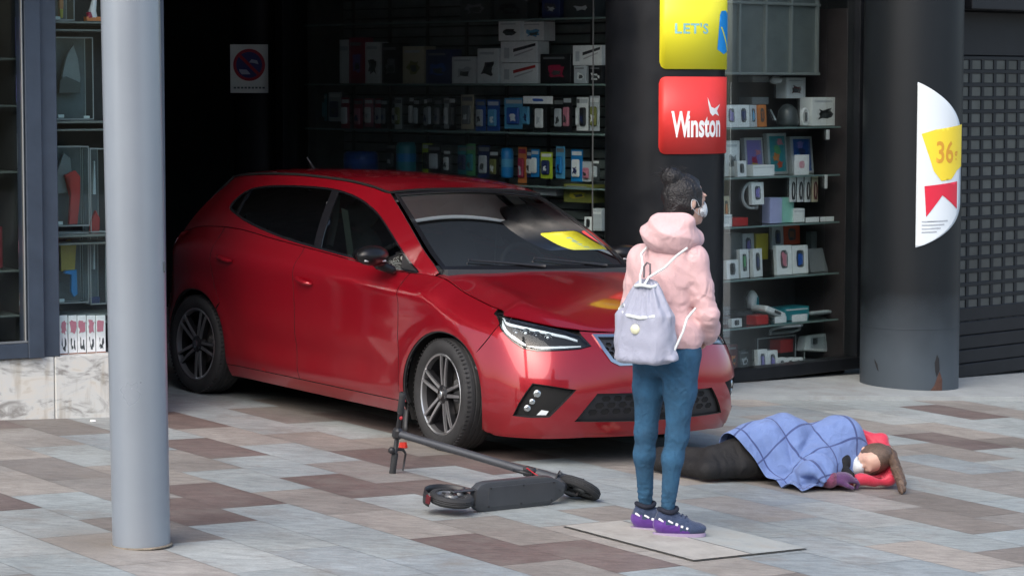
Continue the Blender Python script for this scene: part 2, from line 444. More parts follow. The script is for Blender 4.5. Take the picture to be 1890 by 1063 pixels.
# low stone step under the shop window and shutter
stp = MB(); stp.M = Matrix.Shear('XY', 4, (0, 0)) @ Matrix.Identity(4)
def slabpoly(b, pts, z0, z1):
    k = len(pts); vs_ = [(x, y, gz(x)+z0) for x, y in pts] + [(x, y, gz(x)+z1) for x, y in pts]
    b.add(vs_, [tuple(range(k-1, -1, -1)), tuple(range(k, 2*k))] + [(i, (i+1) % k, (i+1) % k + k, i+k) for i in range(k)])
def P2(F, s, d): v = F @ Vector((s, d, 0)); return (v.x, v.y)
slabpoly(stp, [(1.15, 16.62), (1.45, 16.68), (2.42, 17.02), (3.62, 17.42), (5.2, 18.0), (6.2, 21.6), (1.0, 18.6), (.72, 17.2)], -.05, .030)
so_ = stp.build('step', mat('grey_kerb_stone', (0.30, 0.32, 0.32), .6, var=.12, vscale=5, bump=.2, dirt=(.2, .18, .16)), None); tag(so_, kind='structure')

# the buildings across the street, behind the camera: only their reflection is seen
ob = empty('street_building', (0, -13, 0), 'plain stone building across the street, behind the viewer', 'building')
def opart(name, m, boxes):
    b = MB()
    for c, d in boxes: b.box(c, d, bev=.02)
    o = b.build(name, m, ob); o.location = (0, 13, 0); return o
opart('wall', mat('far_stone', (.12, .108, .095), .85, var=.2, vscale=.6), [((-2, -16, 4.6), (46, 6, 9.6))])
for k in range(9):
    opart('window', mat('far_glass', (.02, .024, .03), .15, spec=.8), [((-20+4.4*k, -12.96, 1.5), (3.0, .12, 2.6))])
    opart('window', MATS['far_glass'], [((-20+4.4*k, -12.96, 6.0), (1.5, .12, 2.0))])

# ---------------------------------------------------------------- shop windows
FR = frame(43, (1.03, 17.0)); FB = frame(-47, (-1.93, 20.07)); FL = frame(30, (-2.353, 14.457))
def fx(F, boxes, name, m, parent, bev=.004, bevel=0):
    b = MB(); b.M = F
    for c, d in boxes: b.box(c, d, bev=bev)
    return b.build(name, m, parent)
# --- right shop window
SHR = [1.739, 1.389, 1.042, .666, .324]
w = empty('shop_window', (0, 0, 0), 'glazed electronics shop window between the two round black columns, full of lit goods', 'shop window', 'shop windows')
fx(FR, [((1.25, 0, 3.0), (1.9, .10, .10)), ((2.07, 0, 1.5), (.12, .12, 3.0)), ((1.35, -.0, .0), (1.5, .14, .085)), ((2.35, .03, 1.5), (.42, .08, 3.1))], 'frame', blk, w)
gl = MB(); gl.M = FR; gl.box((1.3, 0.0, 1.5), (1.42, .010, 2.90)); gl.build('glass', glassm, w)
fx(FR, [((1.15, .56, 1.25), (1.85, .02, 2.7)), ((2.03, .32, 1.25), (.02, .5, 2.7))], 'back_panel', mat('window_back_panel', (0.045, 0.036, 0.038), .6, var=.3, vscale=5), w)
fx(FR, [((1.2, .3, -.015), (1.6, .5, .03))], 'display_floor', mat('display_floor', (0.16, 0.17, 0.17), .4, var=.2), w)
for i, z in enumerate(SHR):
    a = MB(); a.M = FR; a.box((1.22, .28, z-.006), (1.45, .42, .010)); sh = a.build('shelf', shelfg, w)
    a = MB(); a.M = FR; a.box((1.22, .064, z-.006), (1.45, .006, .013)); a.build('shelf_edge', edgeg, sh)
# tall grey rack panel in the upper part of the window
fx(FR, [((1.22, .17, 2.42), (1.16, .02, .60))], 'rack_panel', mat('rack_panel', (0.115, 0.135, 0.135), .5, var=.15), w)
b = MB(); b.M = FR
for x in (.66, .92, 1.20, 1.48, 1.77): b.box((x, .15, 2.42), (.022, .03, .62), bev=.003)
for z in (2.12, 2.62): b.box((1.22, .152, z), (1.16, .03, .02), bev=.003)
b.build('rack_frame', mat('rack_frame', (0.20, 0.225, 0.22), .4), w)
# --- passage window
SHB = [2.510, 2.046, 1.699, 1.318, .960]
w2 = empty('shop_window', (0, 0, 0), 'long dim shop window behind the red car, along the passage, crowded with boxes and hanging packs', 'shop window', 'shop windows')
fx(FB, [((1.95, 0, 3.0), (3.9, .10, .10)), ((.18, 0, 1.5), (.10, .12, 3.1)), ((1.95, 0, .12), (3.9, .14, .26))], 'frame', blk, w2)
gl = MB(); gl.M = FB; gl.box((2.01, 0, 1.6), (3.56, .010, 2.72)); gl.build('glass', glassm, w2)
fx(FB, [((3.66, -.008, 1.6), (.010, .012, 2.72))], 'joint_strip', mat('dull_strip', (.09, .10, .10), .5), w2)
b = MB(); b.M = FB
for z in np.arange(1.02, 2.95, .075): b.box((2.0, .46, z), (3.6, .02, .062), bev=.006)
b.build('slat_wall', slat, w2)
fx(FB, [((2.0, .50, 1.4), (3.8, .02, 3.2)), ((.22, .4, 1.5), (.02, .8, 3.0))], 'back_panel', darkin, w2)
for i, z in enumerate(SHB):
    a = MB(); a.M = FB; a.box((2.05, .27, z-.007), (3.45, .36, .012)); sh = a.build('shelf', shelfg, w2)
    a = MB(); a.M = FB; a.box((2.05, .086, z-.007), (3.45, .008, .014)); a.build('shelf_edge', edgeg, sh)
b = MB(); b.M = FB
for x in np.arange(.5, 3.7, .45): b.box((x, .44, 1.7), (.02, .02, 2.0))
b.build('rail', mat('dark_steel', (0.05, .05, .05), .5, metal=.5), w2)
# --- left storefront
w3 = empty('shop_window', (0, 0, 0), 'left storefront with a blue grey frame over marble blocks, partly behind the grey pole', 'shop window', 'shop windows')
fx(FL, [((-.455, 0, 1.7), (.095, .16, 2.44)), ((-1.35, 0, .525), (1.70, .14, .085)), ((-.352, .01, 1.7), (.10, .10, 2.44)), ((.32, .03, 1.7), (.08, .12, 2.44)), ((-.9, 0, 3.0), (2.6, .16, .2))], 'frame', bluegrey, w3)
fx(FL, [((-1.35, -.055, .575), (1.7, .03, .014)), ((-.512, -.05, 1.75), (.012, .03, 2.35))], 'trim', alu, w3)
gl = MB(); gl.M = FL; gl.box((-1.35, 0.02, 1.75), (1.66, .010, 2.36)); gl.box((0.0, 0.02, 1.75), (.58, .008, 2.30)); gl.build('glass', glassm, w3)
fx(FL, [((-1.35, .9, 1.7), (1.7, .03, 2.5)), ((-.42, .45, 1.7), (.03, .9, 2.5)), ((0.0, .36, 1.7), (.62, .02, 2.5)), ((-.9, .5, .49), (2.6, .9, .03))], 'back_panel', darkin, w3)
for z in (2.400, 1.828, 1.171, .7106):
    fx(FL, [((0.0, .19, z-.010), (.58, .28, .014)), ((0.0, .19, z-.055), (.58, .28, .012))], 'shelf', mat('case_shelf', (.10, .125, .12), .35, spec=.7), w3)
# marble base blocks
mb = bpy.data.materials.new('marble'); mb.use_nodes = True; nt = mb.node_tree; n = nt.nodes; l = nt.links; p = n['Principled BSDF']
tc = n.new('ShaderNodeTexCoord'); wv = n.new('ShaderNodeTexNoise'); wv.inputs['Scale'].default_value = 3.2; wv.inputs['Detail'].default_value = 9; wv.inputs['Roughness'].default_value = .62; wv.inputs['Distortion'].default_value = 1.6
mp = n.new('ShaderNodeMapping'); mp.inputs['Rotation'].default_value = (0, R(35), R(20)); mp.inputs['Scale'].default_value = (1, 1, 2.6)
l.new(tc.outputs['Object'], mp.inputs[0]); l.new(mp.outputs[0], wv.inputs['Vector'])
cr = n.new('ShaderNodeValToRGB'); e = cr.color_ramp; e.elements[0].position = .38; e.elements[0].color = (.30, .29, .27, 1); e.elements[1].position = .50; e.elements[1].color = (.62, .63, .60, 1)
k = e.elements.new(.62); k.color = (.66, .64, .58, 1); k = e.elements.new(.74); k.color = (.50, .45, .36, 1)
l.new(wv.outputs[0], cr.inputs[0])
st = n.new('ShaderNodeTexNoise'); st.inputs['Scale'].default_value = 4; st.inputs['Detail'].default_value = 6; mp2 = n.new('ShaderNodeMapping'); mp2.inputs['Scale'].default_value = (3.5, 3.5, .7)
l.new(tc.outputs['Object'], mp2.inputs[0]); l.new(mp2.outputs[0], st.inputs['Vector'])
rr = n.new('ShaderNodeMapRange'); rr.inputs[1].default_value = .52; rr.inputs[2].default_value = .72; rr.inputs[4].default_value = .7; l.new(st.outputs[0], rr.inputs[0])
mx = n.new('ShaderNodeMix'); mx.data_type = 'RGBA'; mx.inputs[7].default_value = (.30, .25, .17, 1); l.new(rr.outputs[0], mx.inputs[0]); l.new(cr.outputs[0], mx.inputs[6]); l.new(mx.outputs[2], p.inputs['Base Color']); p.inputs['Roughness'].default_value = .35
for (s0, s1, lab) in ((-2.2, -1.34, 'white veined marble base block at the far left, mostly out of frame'), (-1.336, -.338, 'white veined marble base block under the left shop frame'), (-.334, .33, 'yellowish stained marble base block beside the grey pole')):
    b = MB(); b.M = FL; b.box(((s0+s1)/2, .10, .235), (s1-s0, .28, .49), bev=.006)
    if s0 > -2: tag(b.build('marble_base', mb), lab, 'marble block', 'marble blocks under the left storefront')
# side wall of the left building, running back along the passage, toned pale to bounce light in
b = MB(); b.M = FL; b.box((-.75, 2.3, 3.0), (.06, 4.0, .1)); 
lb = empty('side_building', (0, 0, 0), 'dark building at the left whose storefront stands on marble blocks', 'building')
b = MB(); b.M = FL; b.box((-.9, 3.2, 6.1), (2.6, 6.2, 5.9)); b.box((.36, 3.35, 1.55), (.10, 6.3, 3.1)); b.box((-2.4, 3.2, 1.5), (.4, 6, 3.0)); b.build('wall', mat('pale_render', (.34, .34, .33), .8, var=.2), lb)
# goods, and things standing in for reflections in the far left pane
COLS = dict(white=(.80, .83, .83), pale=(.50, .55, .58), grey=(.20, .22, .23), smoke=(.055, .065, .07), black=(.014, .015, .018), navy=(.02, .035, .13), cobalt=(.02, .10, .42), sky=(.10, .38, .62),
            blue=(.01, .22, .55), navyblue=(.01, .08, .32), teal=(.02, .25, .30), turq=(.05, .4, .4), crimson=(.35, .015, .06), red=(.45, .02, .02), maroon=(.10, .015, .02), rose=(.55, .20, .26), orange=(.60, .20, .05), vermilion=(.55, .07, .02),
            brown=(.25, .10, .05), yellow=(.50, .42, .03), lime=(.45, .60, .04), leaf=(.10, .35, .14), olive=(.20, .21, .05), cream=(.55, .50, .36), violet=(.20, .17, .48), lavender=(.42, .44, .70), mint=(.30, .62, .52), silver=(.45, .47, .48), gold=(.45, .32, .04), skin=(.5, .3, .2), pink=(.6, .3, .35))
def cm(c, r=.35): return mat('print_'+c+('' if r == .35 else '_m'), COLS[c], r, var=.08, vscale=30)
PLAST = {}
clearm = glass_mat('acrylic', (.90, .95, .95), 0.03, 1.4, .5)
ZF = {'R': FR, 'B': FB, 'L': FL}
ZN = {'R': 'right window', 'B': 'passage window', 'L': 'left case'}
prnd = random.Random(5)
GOODS = [
 ('R', 0.782, 0.14, 1.741, 0.131, 0.158, 'pbox', 'white,violet', 'white phone box with a violet phone, leftmost on the top shelf, right window', 'phone box'),
 ('R', 0.919, 0.14, 1.741, 0.115, 0.158, 'pbox', 'white,navy', 'white phone box with a dark blue phone on the top shelf', 'phone box'),
 ('R', 1.04, 0.14, 1.741, 0.081, 0.157, 'pbox', 'pale,sky', 'narrow pale blue box beside the small orange box on the top shelf', 'box'),
 ('R', 1.127, 0.14, 1.741, 0.099, 0.157, 'pbox', 'orange,brown', 'small orange box on the top shelf of the right window', 'box'),
 ('R', 1.236, 0.3, 1.9, 0.189, 0.051, 'box', 'grey,grey', 'flat grey box on top behind the orange box on the top shelf', 'box'),
 ('R', 1.318, 0.2, 1.784, 0.071, 0.078, 'stick', 'white', 'thin white stick leaning on the top shelf right of the orange box', 'stylus'),
 ('R', 1.5, 0.26, 1.741, 0.169, 0.162, 'speaker', 'black', 'dark round desk speaker in the middle of the top shelf', 'speaker'),
 ('R', 1.606, 0.16, 1.741, 0.103, 0.135, 'band', 'white', 'white wrist band standing on the top shelf of the right window', 'wrist band'),
 ('R', 1.764, 0.18, 1.741, 0.29, 0.209, 'photo', 'white,black', 'large white box with a picture of a black drone, right end of the top shelf', 'box'),
 ('R', 1.616, 0.3, 1.942, 0.219, 0.151, 'photo', 'white,maroon', 'square white box with a dark picture hanging above the top shelf', 'box'),
 ('R', 1.447, 0.3, 2.045, 0.096, 0.059, 'ball', 'white', 'small white round camera fixed to the panel above the top shelf', 'camera'),
 ('R', 1.256, 0.32, 2.06, 0.195, 0.043, 'box', 'grey,grey', 'thin grey box fixed to the panel left of the small round camera', 'box'),
 ('R', 0.841, 0.2, 1.391, 0.161, 0.254, 'photo', 'white,grey', 'tall white box with small grey pictures, left end of the second shelf', 'box'),
 ('R', 0.867, 0.1, 1.391, 0.098, 0.114, 'pbox', 'white,black', 'small white box with a black picture in front of the tall white box', 'box'),
 ('R', 1.161, 0.28, 1.391, 0.206, 0.271, 'tablet', 'silver,sunset', 'tablet box with a purple and yellow picture on the second shelf', 'tablet box'),
 ('R', 1.409, 0.28, 1.391, 0.222, 0.3, 'tablet', 'silver,paint', 'tablet box with a green and orange picture, middle of the second shelf', 'tablet box'),
 ('R', 1.04, 0.1, 1.391, 0.216, 0.079, 'box', 'white,pale', 'low white box lying in front of the two tablet boxes', 'box'),
 ('R', 1.668, 0.28, 1.391, 0.251, 0.273, 'tablet', 'silver,blue', 'tablet box with a deep blue picture on the second shelf', 'tablet box'),
 ('R', 1.476, 0.1, 1.391, 0.169, 0.145, 'card', 'white,pink', 'white card standing in front of the blue tablet box', 'card'),
 ('R', 1.77, 0.05, 1.644, 0.037, 0.071, 'card', 'white,white', 'small white tag hanging above the right end of the second shelf', 'tag'),
 ('R', 0.79, 0.16, 1.044, 0.074, 0.212, 'pbox', 'cream,orange', 'narrow cream box with an orange dot at the left end of the third shelf', 'box'),
 ('R', 0.707, 0.08, 1.044, 0.085, 0.087, 'box', 'white,pale', 'little white box in front of the narrow cream box', 'box'),
 ('R', 0.798, 0.08, 1.044, 0.166, 0.06, 'box', 'red,red', 'flat red box on the third shelf', 'box'),
 ('R', 0.95, 0.14, 1.158, 0.168, 0.193, 'ring', 'silver', 'silver over-ear headband hanging above the third shelf', 'headphones'),
 ('R', 1.025, 0.1, 1.189, 0.128, 0.159, 'pbox', 'white,violet', 'white phone box with a blue picture hung beside the silver headband', 'phone box'),
 ('R', 1.289, 0.16, 1.044, 0.125, 0.186, 'box', 'lavender,lavender', 'lavender phone box on the third shelf', 'phone box'),
 ('R', 1.42, 0.16, 1.044, 0.126, 0.182, 'box', 'mint,mint', 'mint green phone box beside the lavender one', 'phone box'),
 ('R', 1.528, 0.14, 1.044, 0.115, 0.1, 'box', 'white,pale', 'small plain white box right of the mint green box', 'box'),
 ('R', 1.449, 0.12, 1.195, 0.078, 0.185, 'cable', 'white,black', 'first of four white cable packs hanging above the third shelf', 'cable pack'),
 ('R', 1.533, 0.12, 1.193, 0.079, 0.185, 'cable', 'white,black', 'second of four white cable packs hanging above the third shelf', 'cable pack'),
 ('R', 1.617, 0.12, 1.19, 0.073, 0.186, 'cable', 'white,black', 'third of four white cable packs hanging above the third shelf', 'cable pack'),
 ('R', 1.696, 0.12, 1.188, 0.079, 0.186, 'cable', 'cream,maroon', 'fourth cable pack above the third shelf, with a dark red plug', 'cable pack'),
 ('R', 1.584, 0.08, 1.044, 0.152, 0.037, 'tag', 'white', 'left one of two white price strips at the right end of the third shelf', 'price tag'),
 ('R', 1.749, 0.08, 1.044, 0.16, 0.035, 'tag', 'white', 'right one of two white price strips at the right end of the third shelf', 'price tag'),
 ('R', 1.758, 0.05, 1.288, 0.031, 0.099, 'card', 'white,white', 'long white tag hanging over the right end of the third shelf', 'tag'),
 ('R', 1.039, 0.32, 0.782, 0.123, 0.196, 'box', 'grey,grey', 'grey box at the back left of the fourth shelf', 'box'),
 ('R', 1.179, 0.32, 0.783, 0.13, 0.185, 'pbox', 'pale,violet', 'pale box with a bluish picture at the back of the fourth shelf', 'phone box'),
 ('R', 1.321, 0.32, 0.772, 0.131, 0.19, 'box', 'yellow,yellow', 'plain yellow box at the back of the fourth shelf', 'box'),
 ('R', 1.505, 0.32, 0.84, 0.121, 0.167, 'pbox', 'pale,navy', 'pale box with a navy picture left of the orange-red box', 'phone box'),
 ('R', 1.638, 0.32, 0.869, 0.171, 0.14, 'pbox', 'vermilion,brown', 'orange-red box at the back of the fourth shelf', 'box'),
 ('R', 1.963, 0.34, 0.812, 0.087, 0.138, 'box', 'grey,grey', 'slim grey box behind the clear tilted stand', 'box'),
 ('R', 0.779, 0.12, 0.668, 0.143, 0.136, 'pbox', 'white,black', 'cube-shaped white box at the left end of the fourth shelf', 'box'),
 ('R', 0.95, 0.14, 0.668, 0.104, 0.205, 'pbox', 'white,leaf', 'white phone box with a green picture on the fourth shelf beside the cube-shaped box', 'phone box'),
 ('R', 1.089, 0.14, 0.668, 0.111, 0.203, 'pbox', 'white,navy', 'white phone box with a dark phone picture standing before the yellow box', 'phone box'),
 ('R', 1.354, 0.14, 0.668, 0.156, 0.214, 'pbox', 'white,rose', 'white phone box with a rose and blue picture on the fourth shelf', 'phone box'),
 ('R', 1.528, 0.14, 0.668, 0.164, 0.207, 'pbox', 'white,cobalt', 'white phone box with a cobalt and pink picture on the fourth shelf', 'phone box'),
 ('R', 1.734, 0.16, 0.668, 0.216, 0.176, 'tilt', 'smoke', 'clear grey tilted stand at the right end of the fourth shelf', 'stand'),
 ('R', 1.209, 0.3, 0.428, 0.101, 0.126, 'vase', 'white', 'white upright charger standing at the back of the fifth shelf', 'charger'),
 ('R', 1.198, 0.16, 0.37, 0.256, 0.11, 'router', 'white', 'white wedge-shaped device tilted on the fifth shelf', 'router'),
 ('R', 1.489, 0.18, 0.326, 0.268, 0.096, 'box', 'teal,white', 'flat turquoise package on the fifth shelf', 'package'),
 ('R', 1.787, 0.2, 0.326, 0.349, 0.099, 'tray', 'pale', 'wide white tray-shaped device at the right end of the fifth shelf', 'device'),
 ('R', 1.078, 0.1, 0.326, 0.141, 0.067, 'box', 'red,red', 'small red box at the front of the fifth shelf', 'box'),
 ('R', 0.818, 0.1, 0.326, 0.115, 0.061, 'pbox', 'white,black', 'small white cube at the front left of the fifth shelf', 'box'),
 ('R', 1.278, 0.1, 0.326, 0.131, 0.047, 'tag', 'white', 'white label in front of the wedge-shaped device', 'price tag'),
 ('R', 1.445, 0.08, 0.326, 0.175, 0.053, 'tag', 'white', 'white label in front of the turquoise package', 'price tag'),
 ('R', 1.037, 0.24, 0.382, 0.164, 0.031, 'box', 'smoke,smoke', 'low dark grey box lying on the fifth shelf', 'box'),
 ('R', 1.266, 0.14, 0.222, 0.36, 0.091, 'cablering', 'grey', 'grey cable ring hanging under the fifth shelf', 'cable'),
 ('R', 1.299, 0.28, -0.069, 0.435, 0.268, 'wire', 'silver', 'silver wire display frame at the bottom of the right window', 'display frame'),
 ('R', 1.503, 0.24, 0.085, 0.152, 0.096, 'box', 'red,red', 'red box hanging inside the silver wire frame', 'box'),
 ('R', 1.736, 0.22, 0.002, 0.399, 0.206, 'cradle', 'white', 'large white cradle device raised on thin legs in the bottom right corner', 'device'),
 ('R', 1.129, 0.12, -0.042, 0.112, 0.185, 'pbox', 'white,violet', 'left one of two leaning white phone boxes at the bottom of the window', 'phone box'),
 ('R', 1.241, 0.12, -0.042, 0.107, 0.17, 'pbox', 'white,violet', 'right one of two leaning white phone boxes at the bottom of the window', 'phone box'),
 ('R', 1.325, 0.1, -0.055, 0.096, 0.127, 'pbox', 'white,mint', 'first of three white boxes in a row at the bottom of the window', 'box'),
 ('R', 1.421, 0.1, -0.058, 0.09, 0.123, 'pbox', 'white,leaf', 'middle one of three white boxes in a row at the bottom of the window', 'box'),
 ('R', 1.511, 0.1, -0.061, 0.091, 0.12, 'pbox', 'white,teal', 'last of three white boxes in a row at the bottom of the window', 'box'),
 ('R', 0.899, 0.2, 0.002, 0.098, 0.187, 'photo', 'maroon,orange', 'dark red upright package at the bottom left of the window', 'package'),
 ('R', 1.042, 0.22, 0.002, 0.105, 0.135, 'photo', 'smoke,pale', 'dark package with pale spots beside the dark red one', 'package'),
 ('R', 0.772, 0.06, -0.046, 0.359, 0.058, 'flatp', 'white', 'stack of white leaflets lying at the bottom left of the window', 'leaflets'),
 ('B', 0.621, 0.2, 2.048, 0.108, 0.342, 'box', 'white,pale', 'tall narrow white box, left end of the appliance shelf above the car', 'box'),
 ('B', 0.736, 0.2, 2.048, 0.193, 0.356, 'photo', 'crimson,violet', 'crimson appliance box with a violet figure beside the narrow white box', 'box'),
 ('B', 0.935, 0.2, 2.048, 0.184, 0.32, 'photo', 'white,black', 'white box with a black hair dryer on the appliance shelf', 'box'),
 ('B', 1.138, 0.2, 2.048, 0.213, 0.31, 'photo', 'black,grey', 'dark appliance box between the hair dryer box and the cream box', 'box'),
 ('B', 1.383, 0.2, 2.048, 0.259, 0.282, 'photo', 'cream,olive', 'cream box with a green picture on the appliance shelf', 'box'),
 ('B', 1.655, 0.2, 2.048, 0.284, 0.254, 'photo', 'navy,cobalt', 'dark blue box on the appliance shelf', 'box'),
 ('B', 1.952, 0.2, 2.048, 0.272, 0.199, 'photo', 'white,pale', 'low white box with small print right of the dark blue box', 'box'),
 ('B', 2.236, 0.2, 2.048, 0.237, 0.257, 'photo', 'white,black', 'white box with curling irons on the appliance shelf', 'box'),
 ('B', 2.49, 0.2, 2.048, 0.403, 0.148, 'slash', 'white,red', 'wide white box with a red hair straightener, lower one of two', 'box'),
 ('B', 2.49, 0.2, 2.2, 0.403, 0.153, 'slash', 'white,black', 'wide white box with a black hair straightener, upper one of two', 'box'),
 ('B', 2.466, 0.2, 2.358, 0.238, 0.142, 'photo', 'white,black', 'left white box on top of the hair straightener boxes', 'box'),
 ('B', 2.673, 0.24, 2.356, 0.24, 0.137, 'photo', 'white,sky', 'right white box on top of the hair straightener boxes', 'box'),
 ('B', 2.911, 0.2, 2.048, 0.324, 0.211, 'photo', 'black,crimson', 'black box with a crimson top right of the hair straightener boxes', 'box'),
 ('B', 3.245, 0.2, 2.176, 0.299, 0.141, 'slash', 'white,black', 'white box with a trimmer picture stacked at the right end of the appliance shelf', 'box'),
 ('B', 3.257, 0.2, 2.048, 0.131, 0.125, 'photo', 'pale,white', 'grey pack with a white handle under the trimmer box', 'box'),
 ('B', 3.404, 0.2, 2.048, 0.141, 0.124, 'photo', 'black,white', 'small black pack at the very right end of the appliance shelf', 'box'),
 ('B', 2.043, 0.2, 2.512, 0.335, 0.209, 'photo', 'smoke,grey', 'first dim grey box on the highest shelf above the appliance boxes', 'box'),
 ('B', 2.419, 0.2, 2.512, 0.365, 0.183, 'photo', 'smoke,black', 'second dim grey box on the highest shelf above the appliance boxes', 'box'),
 ('B', 2.926, 0.2, 2.512, 0.19, 0.18, 'photo', 'navy,smoke', 'dim navy box on the highest shelf', 'box'),
 ('B', 3.15, 0.2, 2.512, 0.328, 0.18, 'photo', 'smoke,smoke', 'last dim grey box on the highest shelf, beside the black column', 'box'),
 ('B', -0.103, 0.3, 2.59, 0.281, 0.191, 'photo', 'pale,smoke', 'pale package high up at the far left of the passage window', 'package'),
 ('B', 0.045, 0.25, 1.738, 0.196, 0.243, 'blister', 'pale,violet', 'pale hanging pack, furthest left on the middle row', 'blister pack'),
 ('B', 0.29, 0.25, 1.74, 0.11, 0.233, 'blister', 'teal,teal', 'teal hanging pack at the left of the middle row', 'blister pack'),
 ('B', 0.407, 0.25, 1.742, 0.164, 0.223, 'blister', 'pale,navy', 'pale hanging pack with a navy corner right of the teal one', 'blister pack'),
 ('B', 0.628, 0.22, 1.701, 0.115, 0.239, 'blister', 'crimson,white', 'crimson pack with white in the middle row', 'blister pack'),
 ('B', 0.749, 0.22, 1.701, 0.107, 0.239, 'blister', 'crimson,rose', 'crimson pack with rose pink in the middle row, right of the crimson one', 'blister pack'),
 ('B', 0.863, 0.22, 1.701, 0.106, 0.24, 'blister', 'rose,white', 'rose pink pack with white in the middle row, right of the crimson one', 'blister pack'),
 ('B', 0.975, 0.22, 1.701, 0.105, 0.24, 'blister', 'crimson,pale', 'crimson pack with pale grey in the middle row, right of the rose pink one', 'blister pack'),
 ('B', 1.093, 0.22, 1.701, 0.078, 0.241, 'blister', 'black,grey', 'black pack with grey in the middle row, right of the crimson one', 'blister pack'),
 ('B', 1.185, 0.22, 1.701, 0.091, 0.241, 'blister', 'smoke,pale', 'dark grey pack with pale grey in the middle row, right of the black one', 'blister pack'),
 ('B', 1.288, 0.22, 1.701, 0.083, 0.241, 'blister', 'pale,olive', 'pale grey pack with olive green in the middle row, right of the dark grey one', 'blister pack'),
 ('B', 1.384, 0.22, 1.701, 0.076, 0.242, 'blister', 'smoke,white', 'dark grey pack with white in the middle row, right of the pale grey one', 'blister pack'),
 ('B', 1.473, 0.22, 1.701, 0.076, 0.242, 'blister', 'black,pale', 'black pack with pale grey in the middle row, right of the dark grey one', 'blister pack'),
 ('B', 1.562, 0.22, 1.701, 0.082, 0.243, 'blister', 'smoke,pale', 'dark grey pack with pale grey in the row, second right of the black one', 'blister pack'),
 ('B', 1.656, 0.22, 1.701, 0.081, 0.243, 'blister', 'black,pale', 'black pack with pale grey in the row, second right of the dark grey one', 'blister pack'),
 ('B', 1.75, 0.22, 1.701, 0.081, 0.243, 'blister', 'smoke,grey', 'dark grey pack with grey in the middle row, right of the black one', 'blister pack'),
 ('B', 1.843, 0.22, 1.701, 0.062, 0.244, 'blister', 'pale,white', 'pale grey pack with white in the middle row, right of the dark grey one', 'blister pack'),
 ('B', 1.917, 0.22, 1.701, 0.086, 0.244, 'blister', 'black,smoke', 'black pack with dark grey in the middle row, right of the pale grey one', 'blister pack'),
 ('B', 2.027, 0.22, 1.701, 0.169, 0.245, 'blister', 'cream,grey', 'cream pack with grey in the middle row, right of the black one', 'blister pack'),
 ('B', 2.214, 0.22, 1.701, 0.113, 0.245, 'blister', 'cobalt,pale', 'cobalt blue pack with pale grey in the middle row, right of the cream one', 'blister pack'),
 ('B', 2.339, 0.22, 1.701, 0.136, 0.246, 'blister', 'cobalt,sky', 'cobalt blue pack with sky blue in the middle row, right of the cobalt blue one', 'blister pack'),
 ('B', 2.487, 0.22, 1.701, 0.204, 0.247, 'blister', 'sky,cobalt', 'sky blue pack with cobalt blue in the middle row, right of the cobalt blue one', 'blister pack'),
 ('B', 2.713, 0.22, 1.701, 0.126, 0.247, 'blister', 'black,sky', 'black pack with sky blue in the middle row, right of the sky blue one', 'blister pack'),
 ('B', 2.845, 0.22, 1.701, 0.13, 0.248, 'blister', 'black,white', 'black pack with white in the middle row, right of the black one', 'blister pack'),
 ('B', 2.987, 0.22, 1.701, 0.112, 0.248, 'blister', 'black,pale', 'black pack with pale grey in the middle row, right of the black one', 'blister pack'),
 ('B', 3.11, 0.22, 1.701, 0.1, 0.249, 'blister', 'black,rose', 'black pack with rose pink in the middle row, right of the black one', 'blister pack'),
 ('B', 3.221, 0.22, 1.701, 0.044, 0.249, 'blister', 'white,white', 'white pack with white in the middle row, right of the black one', 'blister pack'),
 ('B', 3.32, 0.22, 1.701, 0.098, 0.25, 'blister', 'white,black', 'white pack with black in the middle row, right of the white one', 'blister pack'),
 ('B', 3.424, 0.22, 1.701, 0.103, 0.25, 'blister', 'pale,olive', 'pale grey pack with olive green in the middle row, right of the white one', 'blister pack'),
 ('B', 2.819, 0.12, 1.903, 0.316, 0.054, 'card', 'white,cobalt', 'white header strip with a blue mark over the middle row', 'sign'),
 ('B', 0.066, 0.22, 1.32, 0.217, 0.262, 'blister', 'olive,smoke', 'olive green pack with dark grey in the lower row', 'blister pack'),
 ('B', 0.714, 0.22, 1.365, 0.293, 0.165, 'bottle', 'navyblue,cobalt', 'rounded deep blue pack in the lower row, right of the olive green one', 'blister pack'),
 ('B', 1.118, 0.22, 1.365, 0.143, 0.218, 'blister', 'black,smoke', 'black pack with dark grey in the lower row, right of the deep blue one', 'blister pack'),
 ('B', 1.319, 0.22, 1.362, 0.166, 0.253, 'bottle', 'teal,blue', 'rounded teal pack in the lower row, right of the black one', 'blister pack'),
 ('B', 1.536, 0.22, 1.371, 0.113, 0.248, 'blister', 'lime,black', 'lime yellow pack with black in the lower row, right of the teal one', 'blister pack'),
 ('B', 1.674, 0.22, 1.371, 0.143, 0.213, 'blister', 'black,pale', 'black pack with pale grey in the lower row, right of the lime yellow one', 'blister pack'),
 ('B', 1.83, 0.22, 1.37, 0.086, 0.184, 'blister', 'smoke,white', 'dark grey pack with white in the lower row, right of the black one', 'blister pack'),
 ('B', 1.953, 0.22, 1.362, 0.14, 0.219, 'blister', 'teal,navy', 'teal pack with navy in the lower row, right of the dark grey one', 'blister pack'),
 ('B', 2.111, 0.22, 1.361, 0.096, 0.238, 'blister', 'leaf,teal', 'leaf green pack with teal in the lower row, right of the teal one', 'blister pack'),
 ('B', 2.226, 0.22, 1.361, 0.131, 0.233, 'blister', 'navy,pale', 'navy pack with pale grey in the lower row, right of the leaf green one', 'blister pack'),
 ('B', 2.369, 0.22, 1.361, 0.112, 0.22, 'blister', 'black,olive', 'black pack with olive green in the lower row, right of the navy one', 'blister pack'),
 ('B', 2.493, 0.22, 1.356, 0.099, 0.235, 'bottle', 'blue,sky', 'rounded blue pack in the lower row, right of the black one', 'blister pack'),
